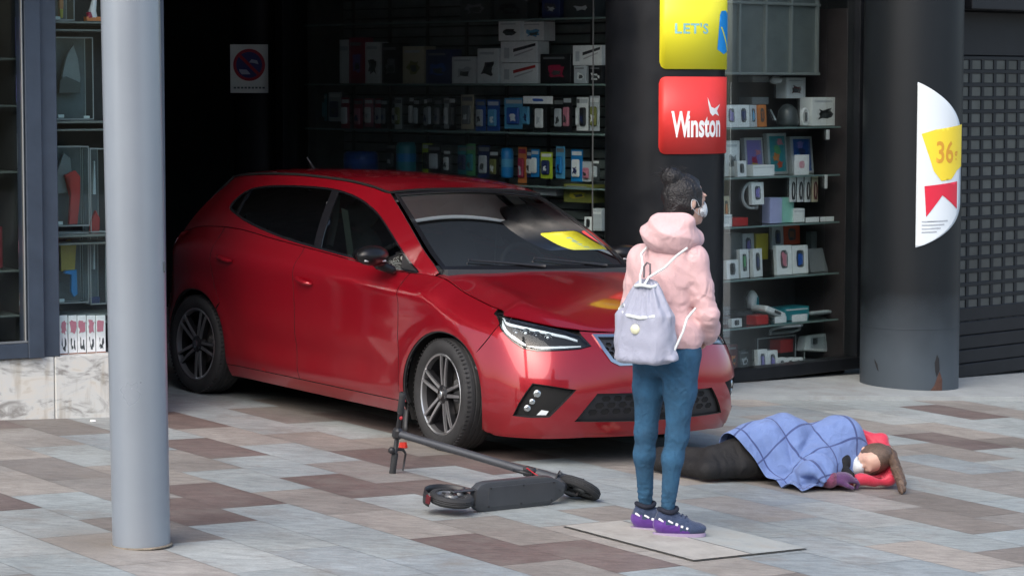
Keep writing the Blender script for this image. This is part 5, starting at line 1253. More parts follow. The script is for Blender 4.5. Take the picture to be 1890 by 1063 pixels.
# door handles and mirror
for dd, s0, z0, z1 in ((fd, 1.255, .810, .832), (rd, 2.13, .872, .893)):
    for sgn, dr in zip((1, -1), dd):
        pts = []
        for q in np.linspace(0, 1, 9):
            s = s0 + .165*q; z = z0+(z1-z0)*q; c = np.array(lower(s, z)).astype(float); c[1] -= .030*math.sin(math.pi*q)**.5; c[1] *= sgn; pts.append(c)
        b = MB(); b.tube(pts, [.009, .013, .014, .015, .015, .015, .014, .013, .009], 12); b.build('handle', paint, dr, True)
mirs = []
for sgn in (1, -1):
    def fm(P):
        q = P*[1, -sgn*-1, 1] if sgn < 0 else P
        P2_ = P.copy(); P2_[:, 1] *= sgn
        a = ell(P2_, (-.575, -.955, 1.035), (.075, .118, .058), euler(0, 0, 14)); bx = np.maximum(P2_[:, 0]*0 + (-.645 - P2_[:, 0]), a)
        arm = cone(P2_, (-.55, -.83, .955), (-.585, -.90, .985), .026, .032)
        return smin(bx, arm, .02)
    y0, y1 = sorted((-1.10*sgn, -.79*sgn))
    o = sdf_obj('mirror', fm, (-.70, y0, .90), (-.45, y1, 1.13), .006, mat('mirror_black', (.006, .006, .007), .3, spec=.35), car)
    b = MB(); b.M = Matrix.Translation((-.650, -.955*sgn, 1.035)); b.lathe([(.0001, 0), (.045, 0)], 32, Matrix.Scale(1.9, 4, (0, 1, 0)) @ Matrix.Rotation(-math.pi/2, 4, 'Y')); b.build('mirror_glass', chrome, o)
    b = MB(); b.box((-.52, -.972*sgn, 1.01), (.012, .15, .010), bev=.003, M=Matrix.Identity(4)); b.build('indicator', mat('clear_plastic', (.5, .5, .5), .15), o)
# headlights
lens_m = glass_mat('lamp_lens', (.90, .94, .95), 0, 1.45, 1.0); lin = mat('lamp_inner', (.30, .34, .37), .35, metal=.0, spec=.8); led = mat('lamp_white', (.75, .80, .82), .18, spec=.8)
hls = lowpart('headlight', HL, lens_m, step=.02, inset=.002, solid=0)
HC = np.mean(HL, 0)
lowpart('housing', off(HL, .004), lin, step=.03, inset=.050, parent=hls, solid=0)
lowpart('rim_seal', off(HL, .004), gloss, holes=[off(HL, -.006)], step=.015, inset=.001, parent=hls, solid=.012)
# light strips along the upper and lower edge, a row of reflectors
lowpart('light_strip', [(-.33, .782), (-.42, .778), (-.56, .757), (-.72, .743), (-.84, .730), (-.97, .710), (-1.04, .690), (-1.035, .680), (-.96, .698), (-.83, .717), (-.71, .730), (-.55, .743), (-.43, .762)], led, step=.012, inset=.014, parent=hls, solid=.006)
lowpart('light_strip', [(-.36, .772), (-.44, .725), (-.54, .682), (-.62, .655), (-.655, .645), (-.66, .655), (-.60, .680), (-.52, .712), (-.45, .748)], led, step=.012, inset=.016, parent=hls, solid=.006)
lowpart('light_strip', [(-.66, .648), (-.76, .637), (-.86, .643), (-.95, .648), (-1.05, .655), (-1.05, .661), (-.95, .658), (-.86, .655), (-.76, .650)], led, step=.012, inset=.018, parent=hls, solid=.006)
for k, (s, z, r_) in enumerate([(-.60, .700, .030), (-.68, .703, .026), (-.76, .695, .024), (-.84, .688, .022)]):
    for sgn, h in zip((1, -1), hls):
        c = np.array(lower(s, z)).astype(float); nrm = np.array([.86, -.50, .08]); nrm /= np.linalg.norm(nrm); c = c - nrm*.038
        mm = Matrix.Translation(Vector((c[0], c[1]*sgn, c[2]))) @ Vector((nrm[0], nrm[1]*sgn, nrm[2])).to_track_quat('Z', 'Y').to_matrix().to_4x4()
        b = MB(); b.lathe([(.001, -.012), (r_*.5, -.008), (r_, .012), (r_*1.08, .012)], 24, mm); b.build('reflector', chrome, h, True)
        b = MB(); b.lathe([(.001, .014), (r_*.35, .008), (r_*.45, -.004)], 20, mm); b.build('projector', led if k % 2 else lens_m, h, True)
# fog lamps
fgs = lowpart('fog_recess', FG, plas, step=.02, inset=.045, solid=0)
lowpart('recess_edge', off(FG, .012), plas, holes=[off(FG, -.004)], step=.02, inset=.006, parent=fgs, solid=.045)
FL_ = [(-.715, .425), (-.79, .418), (-.745, .350), (-.70, .290), (-.625, .290), (-.655, .345)]
lowpart('fog_light', FL_, lin, step=.02, inset=.028, parent=fgs, solid=.01)
for s, z, r_ in ((-.735, .395, .022), (-.705, .350, .017), (-.675, .312, .020)):
    for sgn, h in zip((1, -1), fgs):
        c = np.array(lower(s, z)).astype(float); nrm = np.array([.80, -.58, 0.]); nrm /= np.linalg.norm(nrm); c = c - nrm*.022
        mm = Matrix.Translation(Vector((c[0], c[1]*sgn, c[2]))) @ Vector((nrm[0], nrm[1]*sgn, 0)).to_track_quat('Z', 'Y').to_matrix().to_4x4()
        b = MB(); b.lathe([(.001, .004), (r_*.8, .006), (r_, -.002)], 20, mm); b.build('fog_lamp', mat('fog_silver', (.55, .58, .58), .22, metal=.9), h, True)
lowpart('fog_slat', [(-.80, .335), (-.90, .40), (-.93, .40), (-.83, .325)], gloss, step=.02, inset=.030, parent=fgs, solid=.01)
lowpart('fog_reflector', [(-.735, .275), (-.80, .278), (-.815, .300), (-.765, .305)], led, step=.02, inset=.02, parent=fgs, solid=.008)
# grilles: honeycomb of small hexagons
def hexgrid(poly, w_, h, m, name, inset, parent=None, t=.10):
    xs = [q[0] for q in poly]; zs_ = [q[1] for q in poly]; holes = []
    P_ = shrink(poly, .004); row = 0; z = min(zs_)+h*.5
    while z < max(zs_):
        x = min(xs) + (w_/2 if row % 2 else 0)
        while x < max(xs):
            hx = [(x-w_*.40, z), (x-w_*.22, z+h*.40), (x+w_*.22, z+h*.40), (x+w_*.40, z), (x+w_*.22, z-h*.40), (x-w_*.22, z-h*.40)]
            if in_poly(np.array(hx), P_).all() and min(q[0] for q in hx) > -1.54: holes.append(hx)
            x += w_
        z += h*.92; row += 1
    return lowpart(name, poly, m, holes=holes, step=.05, inset=inset, parent=parent, solid=.012)
clip = lambda pl: [(max(q[0], -1.54), q[1]) for q in pl]
lg = hexgrid(clip(LG), .078, .040, plas, 'lower_grille', .020)
ug = hexgrid(clip(UG), .052, .026, plas, 'upper_grille', .012)
for g_, pl in ((lg, LG), (ug, UG)): lowpart('grille_back', clip(pl), shade, step=.05, inset=.06, parent=g_, solid=0)
# chrome frame of the upper grille
o_ = [(-1.138, .708), (-1.54, .706), (-1.54, .692), (-1.162, .694), (-1.187, .636), (-1.225, .584), (-1.268, .566), (-1.54, .564), (-1.54, .546), (-1.262, .547), (-1.208, .570), (-1.165, .632)]
lowpart('grille_frame', o_, chrome, step=.012, inset=-.006, parent=ug, solid=.012)
lowpart('lower_lip', [(-1.54, .150), (-1.07, .158), (-.82, .148), (-.42, .140), (-.36, .150), (-.6, .160), (-.82, .172), (-1.07, .184), (-1.54, .178)], paint, step=.03, inset=.004)
# number plate holder and plate (behind the woman's legs)
b = MB(); b.box((.832, 0, .482), (.010, .345, .108), bev=.003); plh = b.build('number_plate', mat('plate_reflective', (.62, .64, .64), .4), car)
# wheels
TY = .3125
def make_wheel():
    e = bpy.data.objects.new('wheel', None); col.objects.link(e); e.parent = car
    b = MB(); W_ = .1025; pr = [(.222, -W_*.86), (.236, -W_*.98), (.262, -W_*1.06), (.285, -W_*1.02), (.300, -W_*.90), (.3085, -W_*.74)]
    ty = []
    for q in np.linspace(-.70, .70, 29):
        gr_ = .0055 if any(abs(q-c) < .035 for c in (-.45, -.15, .15, .45)) else 0; ty.append((.3125-.004*q*q-gr_, q*W_))
    pr = pr + ty + [(a, -h) for a, h in pr[::-1]]
    b.lathe(pr, 96, axis='Y'); tyre = b.build('tyre', rub, e, True, angle=35)
    # shoulder sipes
    b = MB()
    for k in range(72):
        a = 2*math.pi*k/72
        b.box((0, -W_*.80, .3055), (.006, .030, .0075), M=Matrix.Rotation(a, 4, 'Y'))
    b.build('shoulder_blocks', rub, tyre)
    # rim: barrel, lip, spokes (outer side = -Y)
    b = MB(); b.lathe([(.224, -.088), (.228, -.092), (.222, -.096), (.214, -.092), (.208, -.060), (.200, .02), (.196, .09)], 72, axis='Y'); rim = b.build('rim', rimm, e, True, angle=35)
    b = MB(); b.lathe([(.001, .02), (.198, .02)], 48, axis='Y'); b.lathe([(.207, -.066), (.198, -.02), (.196, .02)], 64, axis='Y'); b.build('rim_well', rimd, rim)
    def spoke(b, side, dy, wd):
        # one leg of a V pair: from hub to lip
        r0, r1 = .030, .214; n_ = 7; L_ = []; R2 = []
        for i in range(n_):
            q = i/(n_-1); r_ = r0+(r1-r0)*q; th = side*(.10*(1-q)*0 + (.035/r_ if q < .35 else 0))
            offx = side*(.013 + .019*q**1.1); wdt = wd*(1-.30*q)
            y = -.094 + .022*math.sin(math.pi*min(1, q*1.0))*0 - .004*q + .016*(1-q)**2 + dy
            L_.append((offx - wdt/2, y, r_)); R2.append((offx + wdt/2, y, r_))
        vs_ = L_ + R2 + [(x*.9, y+.035, z) for x, y, z in L_] + [(x*.9, y+.035, z) for x, y, z in R2]; fs = []
        for i in range(n_-1):
            fs += [(i, i+1, n_+i+1, n_+i), (2*n_+i, 3*n_+i, 3*n_+i+1, 2*n_+i+1), (i, 2*n_+i, 2*n_+i+1, i+1), (n_+i, n_+i+1, 3*n_+i+1, 3*n_+i)]
        return vs_, fs
    for k in range(5):
        M_ = Matrix.Rotation(2*math.pi*k/5 + .10, 4, 'Y'); b = MB(); b2 = MB()
        for sgn in (-1, 1):
            v, f = spoke(b, sgn, 0, .019); b.add(v, f, M_); v, f = spoke(b2, sgn, .010, .028); b2.add(v, f, M_)
        sp_ = b.build('spoke', rimm, rim); b2.build('spoke_edge', rimd, rim)
    b = MB(); b.lathe([(.001, -.100), (.026, -.098), (.032, -.090), (.052, -.082), (.056, -.05)], 40, axis='Y'); b.build('hub', rimd, rim, True, angle=40)
    b = MB(); b.lathe([(.001, -.1015), (.022, -.1005), (.024, -.098)], 32, axis='Y'); b.build('hub_cap', chrome, rim, True)
    b = MB()
    for k in range(5): b.lathe([(.001, -.088), (.008, -.088), (.008, -.07)], 12, Matrix.Rotation(2*math.pi*(k+.5)/5, 4, 'Y') @ Matrix.Translation((0, 0, .038)), axis='Y')
    b.build('bolts', chrome, rim)
    b = MB(); b.lathe([(.05, -.035), (.128, -.035), (.130, -.030), (.130, -.018), (.05, -.018)], 64, axis='Y'); b.build('brake_disc', mat('steel_disc', (.25, .24, .23), .35, metal=.9), e, True, angle=40)
    b = MB(); b.box((.105, -.03, .03), (.07, .055, .13), bev=.012); b.build('brake_caliper', mat('caliper', (.08, .08, .08), .5), e)
    return e
def copy_tree(o, parent=None):
    c = o.copy(); col.objects.link(c)
    if parent is not None: c.parent = parent
    for ch in list(o.children): copy_tree(ch, c)
    return c
wh = make_wheel(); tops = [(0, -1, -8), (-2.564, -1, 0), (0, 1, -8), (-2.564, 1, 0)]
for k, (x, sg, st_) in enumerate(tops):
    o = wh if k == 0 else copy_tree(wh, car)
    o.location = (x, .765*sg, TY); o.rotation_euler = (0, R(17*k), R(st_ + (180 if sg > 0 else 0)))
# cabin: floor, dashboard, seats, steering wheel, mirror
seatm = mat('seat_fabric', (.055, .060, .062), .9, var=.2, bump=.2); dash = mat('dashboard_plastic', (.045, .050, .054), .6, bump=.15)
b = MB(); b.box((-1.5, 0, .36), (2.6, 1.40, .06)); b.box((-2.6, 0, .80), (.5, 1.35, .04)); b.build('cabin_floor', dash, car)
dv = []
for i in range(10):
    for j in range(21):
        w = -1+2*j/20; q = i/9; dv.append((-.20-.62*q+.05*(1-w*w)*(1-q), .70*w*(1-.02*q), .945-.02*q - (.10*max(0, q-.75)/.25 if True else 0) + .03*math.exp(-((w-.48)/.16)**2-((q-.75)/.2)**2)))
cpart('dashboard', dv, grid_faces(10, 21, True), dash, solid=.04)
def seat(y, x=-1.25):
    f = lambda P: smin(smin(ell(P, (x+.10, y, .56), (.27, .24, .11)), cone(P, (x-.10, y, .62), (x-.24, y, 1.02), .15, .11), .08), ell(P, (x-.28, y, 1.20), (.05, .13, .09)), .015)
    s = sdf_obj('front_seat', f, (x-.45, y-.30, .40), (x+.42, y+.30, 1.32), .02, seatm, car)
    b = MB()
    for q in (-.05, .05): b.tube([(x-.25, y+q, 1.05), (x-.275, y+q, 1.18)], .007, 8)
    b.build('headrest_posts', chrome, s, True)
seat(-.36); seat(.36)
b = MB(); b.box((-2.25, 0, .58), (.5, 1.2, .22), bev=.06); b.box((-2.50, 0, .85), (.16, 1.2, .60), bev=.06, M=Matrix.Identity(4)); b.build('rear_seat', seatm, car)
b = MB(); q = [(0, .185*math.cos(a), .185*math.sin(a)) for a in np.linspace(0, 2*math.pi, 33)[:-1]]; b.M = Matrix.Translation((-.80, .36, .90)) @ Matrix.Rotation(R(-22), 4, 'Y'); b.tube(q, .015, 12, closed=True); b.box((.02, 0, 0), (.03, .13, .10), bev=.02); b.box((.01, 0, 0), (.015, .34, .03)); b.build('steering_wheel', plas, car, True)
ms = screen(.80, .0); b = MB(); b.box((ms[0]-.07, 0, ms[2]-.045), (.03, .23, .065), bev=.012); b.tube([(ms[0]-.01, 0, ms[2]-.005), (ms[0]-.07, 0, ms[2]-.03)], .012, 8); b.build('rear_view_mirror', plas, car)
# sun visor strip and seat belt, pale headliner
hl_ = [(x, y*.93, z-.05) for x, y, z in rv]; cpart('headliner', hl_, grid_faces(NR, NC, True), mat('headliner_cloth', (.18, .18, .17), .9), solid=0)
for sgn in (1, -1):
    b = MB(); b.tube([(-1.42, -.66*sgn, 1.02), (-1.46, -.60*sgn, 1.18), (-1.50, -.565*sgn, 1.32)], .022, 8); b.build('pillar_lining', mat('lining', (.16, .17, .165), .8), car, True)
    b = MB(); v = [(-1.40, -.60*sgn, 1.25), (-1.36, -.58*sgn, 1.24), (-1.30, -.52*sgn, .78), (-1.34, -.54*sgn, .78)]; b.add(v, [(0, 1, 2, 3)]); b.build('seat_belt', mat('belt', (.20, .21, .20), .7), car)
# the hanging wheel arch liner, torn loose in front of the sill
b = MB(); vs_ = []
for i in range(7):
    q = i/6
    for j in range(3): vs_.append((-.40+.05*q*q - .02*(j-1)*0 + .03*math.sin(q*5)*.3, -.79-.05*q + .0, .30-.26*q) if j == 1 else (-.40+.05*q*q+(.028-.012*q)*(j-1), -.78-.05*q, .30-.26*q))
b.add(vs_, grid_faces(7, 3)); o = b.build('arch_liner', plas, car, True); o.modifiers.new('t', 'SOLIDIFY').thickness = .008

# ---------------------------------------------------------------- electric scooter lying on its left side
def lying_frame(pos, fwd_deg, tilt):
    n_ = Vector((-SLOPE, 0, 1)).normalized(); f = Vector((math.cos(R(fwd_deg)), math.sin(R(fwd_deg)), 0)); f = (f-n_*f.dot(n_)).normalized()
    a = n_.cross(f)                                    # horizontal, away from the camera
    up = (a*math.cos(R(tilt)) + n_*math.sin(R(tilt))).normalized(); left = up.cross(f)
    M = Matrix(((f.x, left.x, up.x, pos[0]), (f.y, left.y, up.y, pos[1]), (f.z, left.z, up.z, pos[2]), (0, 0, 0, 1)))
    return M
sc_pos = Vector((-.215, 11.60, gz(-.215)+.062))
sco = empty('scooter', label='dark grey electric kick scooter lying on its side in front of the car', cat='scooter', mat=lying_frame(sc_pos, 42, 7.4))
sgrey = mat('scooter_grey', (.062, .066, .074), .42, metal=.25, var=.12, vscale=6, rvar=.08); srub = mat('scooter_rubber', (.025, .026, .028), .8, bump=.2, bscale=200); sblk = mat('scooter_black', (.020, .020, .022), .45)
sred = mat('scooter_red', (.40, .02, .03), .4)
def swheel(x, z, yaw, parent):
    e = bpy.data.objects.new('wheel', None); col.objects.link(e); e.parent = parent; e.location = (x, 0, z); e.rotation_euler = (0, 0, R(yaw))
    b = MB(); pr = [(.074, -.022), (.086, -.025), (.098, -.022), (.106, -.012)] + [(.108-(.0025 if k % 2 else 0), y) for k, y in enumerate(np.linspace(-.009, .009, 5))] + [(.106, .012), (.098, .022), (.086, .025), (.074, .022)]
    b.lathe(pr, 64, axis='Y'); b.build('tyre', srub, e, True, angle=30)
    b = MB(); b.lathe([(.078, -.018), (.068, -.016), (.060, -.006), (.034, -.008), (.028, -.020), (.001, -.022)], 48, axis='Y'); b.lathe([(.078, .018), (.068, .016), (.060, .006), (.034, .008), (.028, .020), (.001, .022)], 48, axis='Y'); rim = b.build('rim', mat('wheel_grey', (.16, .165, .17), .45, metal=.5), e, True, angle=30)
    b = MB()
    for k in range(6):
        for sgn in (-1, 1): b.box((0, sgn*.010, .050), (.012, .008, .030), M=Matrix.Rotation(math.pi*2*k/6, 4, 'Y'), bev=.002)
    b.tube([(0, -.045, 0), (0, .045, 0)], .008, 12); b.build('hub', sblk, e)
    return e
swheel(0, .108, 0, sco)
# deck
b = MB(); N_ = 24; prof = []
def deck_outline():
    out = []
    for x, hw in ((.125, .045), (.15, .066), (.19, .074), (.55, .075), (.61, .070), (.66, .050), (.70, .028)): out.append((x, hw))
    return out
o_ = deck_outline(); vs_ = []
for z, s in ((.070, .80), (.074, .97), (.082, 1.0), (.108, 1.0), (.114, .97), (.116, .90)):
    for x, hw in o_: vs_.append((x, hw*s, z))
    for x, hw in o_[::-1]: vs_.append((x, -hw*s, z))
k = len(o_)*2; fs = [tuple(range(k-1, -1, -1)), tuple(range(5*k, 6*k))]
for i in range(5):
    for j in range(k): fs.append((i*k+j, i*k+(j+1) % k, (i+1)*k+(j+1) % k, (i+1)*k+j))
b.add(vs_, fs); dk = b.build('deck', sgrey, sco, angle=35)
b = MB(); vs_ = [(x, hw*.86, .1175) for x, hw in o_] + [(x, -hw*.86, .1175) for x, hw in o_[::-1]]; b.add(vs_, [tuple(range(len(vs_)))]); b.build('rubber_mat', srub, dk)
b = MB(); b.box((.42, 0, .0695), (.44, .10, .003), bev=.001); b.build('battery_cover', sgrey, dk)
b = MB()
for x in (.21, .42, .62):
    for y in (-.045, .045): b.lathe([(.001, -.001), (.005, -.001), (.005, .002)], 12, Matrix.Translation((x, y, .0665)))
b.build('screws', sblk, dk)
# rear fender, fork arms of the rear wheel
b = MB(); a_ = [(.128*math.cos(R(t)), .128*math.sin(R(t))+.108) for t in np.linspace(20, 178, 16)]
vs_ = [(x, -.032, z) for x, z in a_] + [(x, 0, z+.004) for x, z in a_] + [(x, .032, z) for x, z in a_]; k = 16
b.add(vs_, [(i, i+1, k+i+1, k+i) for i in range(15)] + [(k+i, k+i+1, 2*k+i+1, 2*k+i) for i in range(15)]); o = b.build('rear_fender', sblk, sco, True); o.modifiers.new('t', 'SOLIDIFY').thickness = .004
b = MB(); b.box((-.128, 0, .125), (.012, .045, .030), bev=.004); b.build('rear_light', mat('dark_red', (.10, .01, .015), .3), sco)
for sgn in (1, -1):
    b = MB(); b.box((.075, .036*sgn, .100), (.17, .010, .030), bev=.004); b.build('rear_arm', sgrey, sco)
# neck, head tube, stem
b = MB(); b.tube([(.66, 0, .095), (.72, 0, .115), (.765, 0, .20)], [.028, .030, .026], 16); b.build('neck', sgrey, sco, True)
HT = Vector((.80, 0, .20)); TOPS = Vector((.53, 0, 1.17)); ax = (TOPS-HT).normalized()
b = MB(); b.tube([HT-ax*.03, HT+ax*.14], .030, 20); b.build('head_tube', sgrey, sco, True, angle=40)
b = MB(); b.box((0, 0, 0), (.05, .05, .07), bev=.012, M=Matrix.Translation(HT+ax*.19) @ ax.to_track_quat('Z', 'Y').to_matrix().to_4x4()); lk = b.build('folding_latch', sblk, sco)
b = MB(); b.tube([HT+ax*.15+Vector((-.03, 0, 0)), HT+ax*.24+Vector((-.055, 0, .0))], .008, 8); b.build('lever', sblk, lk, True)
b = MB(); b.tube([HT+ax*.20, TOPS], [.0215, .0195], 20); b.build('stem', sgrey, sco, True, angle=40)
# front fork, fender and wheel, turned a little
fk = bpy.data.objects.new('front_fork', None); col.objects.link(fk); fk.parent = sco; fk.matrix_local = Matrix.Translation(HT) @ Matrix.Rotation(R(32), 4, ax) @ Matrix.Translation(-HT)
for sgn in (1, -1):
    b = MB(); b.tube([(.805, .032*sgn, .215), (.83, .036*sgn, .17), (.845, .038*sgn, .108)], [.013, .012, .012], 12); b.build('fork_leg', sgrey, fk, True)
b = MB(); b.box((.805, 0, .222), (.05, .09, .022), bev=.006); b.build('fork_crown', sgrey, fk)
b = MB(); a_ = [(.845+.126*math.cos(R(t)), .126*math.sin(R(t))+.108) for t in np.linspace(35, 150, 14)]; k = 14
vs_ = [(x, -.032, z) for x, z in a_] + [(x, 0, z+.005) for x, z in a_] + [(x, .032, z) for x, z in a_]
b.add(vs_, [(i, i+1, k+i+1, k+i) for i in range(13)] + [(k+i, k+i+1, 2*k+i+1, 2*k+i) for i in range(13)]); o = b.build('front_fender', sblk, fk, True); o.modifiers.new('t', 'SOLIDIFY').thickness = .004
swheel(.845, .108, 0, fk)
b = MB(); pts = [(.78, .02, .30), (.80, .05, .27), (.85, .055, .24), (.86, .045, .18), (.85, .04, .12)]; b.tube(smooth_poly(pts, 5, False), .0035, 8); b.build('brake_cable', sblk, sco, True)
b = MB(); pts = [(.745, -.01, .40), (.70, -.03, .35), (.69, -.02, .26), (.72, 0, .17)]; b.tube(smooth_poly(pts, 5, False), .003, 8); b.build('red_cable', sred, sco, True)
# handlebar
b = MB(); b.tube([TOPS+Vector((0, -.215, 0)), TOPS+Vector((0, .215, 0))], .0125, 14); hb_ = b.build('handlebar', sblk, sco, True)
for sgn in (1, -1):
    b = MB(); b.tube([TOPS+Vector((0, sgn*q, 0)) for q in (.105, .11, .20, .216, .219)], [.015, .0175, .017, .018, .014], 16); b.build('grip', srub, hb_, True)
b = MB(); b.box((0, 0, 0), (.055, .06, .05), bev=.014, M=Matrix.Translation(TOPS)); b.build('display_head', sblk, hb_)
b = MB(); b.tube([TOPS+Vector((.0, .085, .0)), TOPS+Vector((.045, .088, -.008)), TOPS+Vector((.062, .11, -.012)), TOPS+Vector((.058, .20, -.012))], [.010, .009, .006, .005], 10); b.build('brake_lever', sblk, hb_, True)
b = MB(); b.lathe([(.001, 0), (.017, 0), (.019, .010), (.012, .022), (.001, .024)], 20, Matrix.Translation(TOPS+Vector((-.018, .09, .0))) @ Matrix.Rotation(-math.pi/2, 4, 'Y')); b.build('bell', sblk, hb_, True)
b = MB(); b.box((0, -.085, -.01), (.018, .02, .02), bev=.006, M=Matrix.Translation(TOPS)); b.build('throttle', sred, hb_)

# ---------------------------------------------------------------- people
skin = mat('skin', (.52, .33, .26), .5, var=.06, vscale=12, bump=.05, bscale=300)
skin.node_tree.nodes['Principled BSDF'].inputs['Subsurface Weight'].default_value = .12
skin.node_tree.nodes['Principled BSDF'].inputs['Subsurface Radius'].default_value = (.02, .008, .004)
def cloth_mat(name, base, rough=.85, var=.08, vs=6, bump=.35, bs=450, sheen=.25, wr=.35, ws=9): return mat(name, base, rough, var=var, vscale=vs, bump=bump, bscale=bs, sheen=sheen, wrinkle=wr, wscale=ws)
hoodm = cloth_mat('pink_fleece', (.66, .43, .435), .9, .08, 9, .5, 260, .1, .95, 6); jeanm = cloth_mat('blue_denim', (.019, .080, .155), .85, .34, 9, .5, 420, 0.0, .7, 10)
hairm = mat('black_hair', (.008, .007, .008), .45, var=.4, vscale=40, bump=.8, bscale=120)
def W3(*a): return tuple(a)
def sit(name, f, lo, hi, h, m, par): return sdf_obj(name, f, lo, hi, h, m, par)
PX0, PY0 = .687, 11.42
wm = empty('person', (PX0, PY0, gz(PX0)), 'standing woman from behind in pink hooded top, blue jeans and purple trainers', 'person')
hip_r, hip_l = (.092, -.045, .84), (-.042, .055, .84)
kn_r, kn_l = (.072, -.045, .465), (-.066, .055, .465)
an_r, an_l = (.032, -.050, .115), (-.064, .095, .115)
F3 = (.62, .79, 0); RT = (.79, -.62, 0)
def leg(P, hp, kn, an, g, top=.088):
    mid = tuple((np.array(hp)*.55+np.array(kn)*.45)); cf = tuple(np.array(kn)*.68+np.array(an)*.32+np.array((-.62*.012, -.79*.012, 0)))
    return chain(P, [hp, mid, kn, cf, an], [top+g, .069+g, .046+g, .043+g, .029+g], .03)
HC_ = (.105, .035, 1.535); HA = 27
hr = rotz(HA)            # head local x = face direction
def head_sdf(P, C=HC_, Rm=hr, s=1.0):
    q = (P-np.array(C)) @ Rm/s
    d = ell(q, (-.008, 0, .018), (.096, .076, .105))
    d = smin(d, ell(q, (.030, 0, -.048), (.058, .056, .068)), .03)         # jaw
    d = smin(d, ell(q, (.072, 0, -.088), (.018, .022, .018)), .02)         # chin
    d = smin(d, cone(q, (.088, 0, .012), (.108, 0, -.026), .007, .012), .012)   # nose
    d = smin(d, ell(q, (.086, 0, -.056), (.014, .024, .011)), .008)
    for y in (-.031, .031):
        d = np.maximum(d, -ell(q, (.098, y, .008), (.016, .017, .012)) ) if False else smin(d, ell(q, (.084, y, .028), (.012, .022, .008)), .01)
        d = -smin(-d, ell(q, (.100, y, .010), (.014, .016, .010)), .008)
        d = np.minimum(d, ell(q, (.078, y, .010), (.013, .013, .012)))
        d = smin(d, ell(q, (-.002, y*2.45, -.008), (.018, .010, .030), euler(0, 12, 0)), .006)   # ears
    return d*s
def hand(P, w_, dirv, nrm, s=1.0, curl=.5, thumb=1):
    """palm plus five separate curled fingers"""
    w_ = np.array(w_, float); d = np.array(dirv, float); d /= np.linalg.norm(d); n_ = np.array(nrm, float); n_ -= d*(n_ @ d); n_ /= np.linalg.norm(n_); c = np.cross(n_, d)
    T = lambda a, b_, e: tuple(w_ + s*(a*d + b_*c + e*n_))
    r = np.stack([d, c, n_], 1)
    D = ell(P, T(.045, 0, 0), (.048*s, .040*s, .017*s), r)
    for i, (y, L_) in enumerate(((-.030, .070), (-.010, .080), (.010, .075), (.029, .060))):
        a0 = T(.080, y, 0); a1 = T(.080+L_*.42, y*1.08, -curl*.018); a2 = T(.080+L_*.42+L_*.3*(1-curl*.7), y*1.1, -curl*.018-L_*.3*curl); a3 = T(.080+L_*.42+L_*.3*(1-curl*.7)-L_*.1*curl, y*1.1, -curl*.03-L_*.55*curl)
        D = smin(D, chain(P, [a0, a1, a2, a3], [.0095*s, .0090*s, .0082*s, .0070*s], .003), .006)
    D = smin(D, chain(P, [T(.018, -thumb*.030, 0), T(.045, -thumb*.056, -.010), T(.072, -thumb*.062, -.022)], [.013*s, .0105*s, .0085*s], .004), .008)
    return D
sh_r, sh_l = (.142, -.055, 1.275), (-.090, .108, 1.262)
el_r, el_l = (.206, -.065, 1.020), (-.128, .150, 1.030)
wr_r, wr_l = (.222, .075, .915), (.040, .240, .930)
def torso(P, g):
    rot = rotz(-38)     # local x = shoulder axis
    d = ell(P, (.028, .005, .87), (.150+g, .112+g, .135+g), rot)
    d = smin(d, ell(P, (.018, .012, 1.03), (.128+g, .098+g, .16+g), rot), .06)
    d = smin(d, ell(P, (.022, .020, 1.20), (.160+g, .108+g, .155+g), rot), .06)
    d = smin(d, cone(P, sh_r, sh_l, .058+g, .058+g), .05)
    return d
def wbody(P):
    d = torso(P, -.012)
    for h_, k_, a_ in ((hip_r, kn_r, an_r), (hip_l, kn_l, an_l)): d = smin(d, leg(P, h_, k_, a_, -.008), .03)
    d = smin(d, chain(P, [(.045, .02, 1.30), (.075, .028, 1.40), (.095, .033, 1.46)], [.055, .049, .047], .02), .03)
    d = smin(d, head_sdf(P), .02)
    for s_, e_, w2_ in ((sh_r, el_r, wr_r), (sh_l, el_l, wr_l)): d = smin(d, chain(P, [s_, e_, w2_], [.042, .034, .023], .02), .03)
    d = smin(d, hand(P, wr_r, (-.55, .75, -.1), (.7, .6, .1), .92, .5, 1), .008); d = smin(d, hand(P, wr_l, (.75, .25, -.1), (-.2, 1, .1), .92, .5, -1), .008)
    for a_, dr in ((an_r, (1, -.05)), (an_l, (.95, -.18))):
        dr = np.array(dr)/np.linalg.norm(dr); A = np.array(a_); d = smin(d, chain(P, [A, A+[-.012*dr[0], -.012*dr[1], -.072], A+[.10*dr[0], .10*dr[1], -.083]], [.028, .022, .018], .02), .02)
    return d
sit('body', wbody, (-.26, -.20, -.02), (.34, .36, 1.68), .0085, skin, wm)
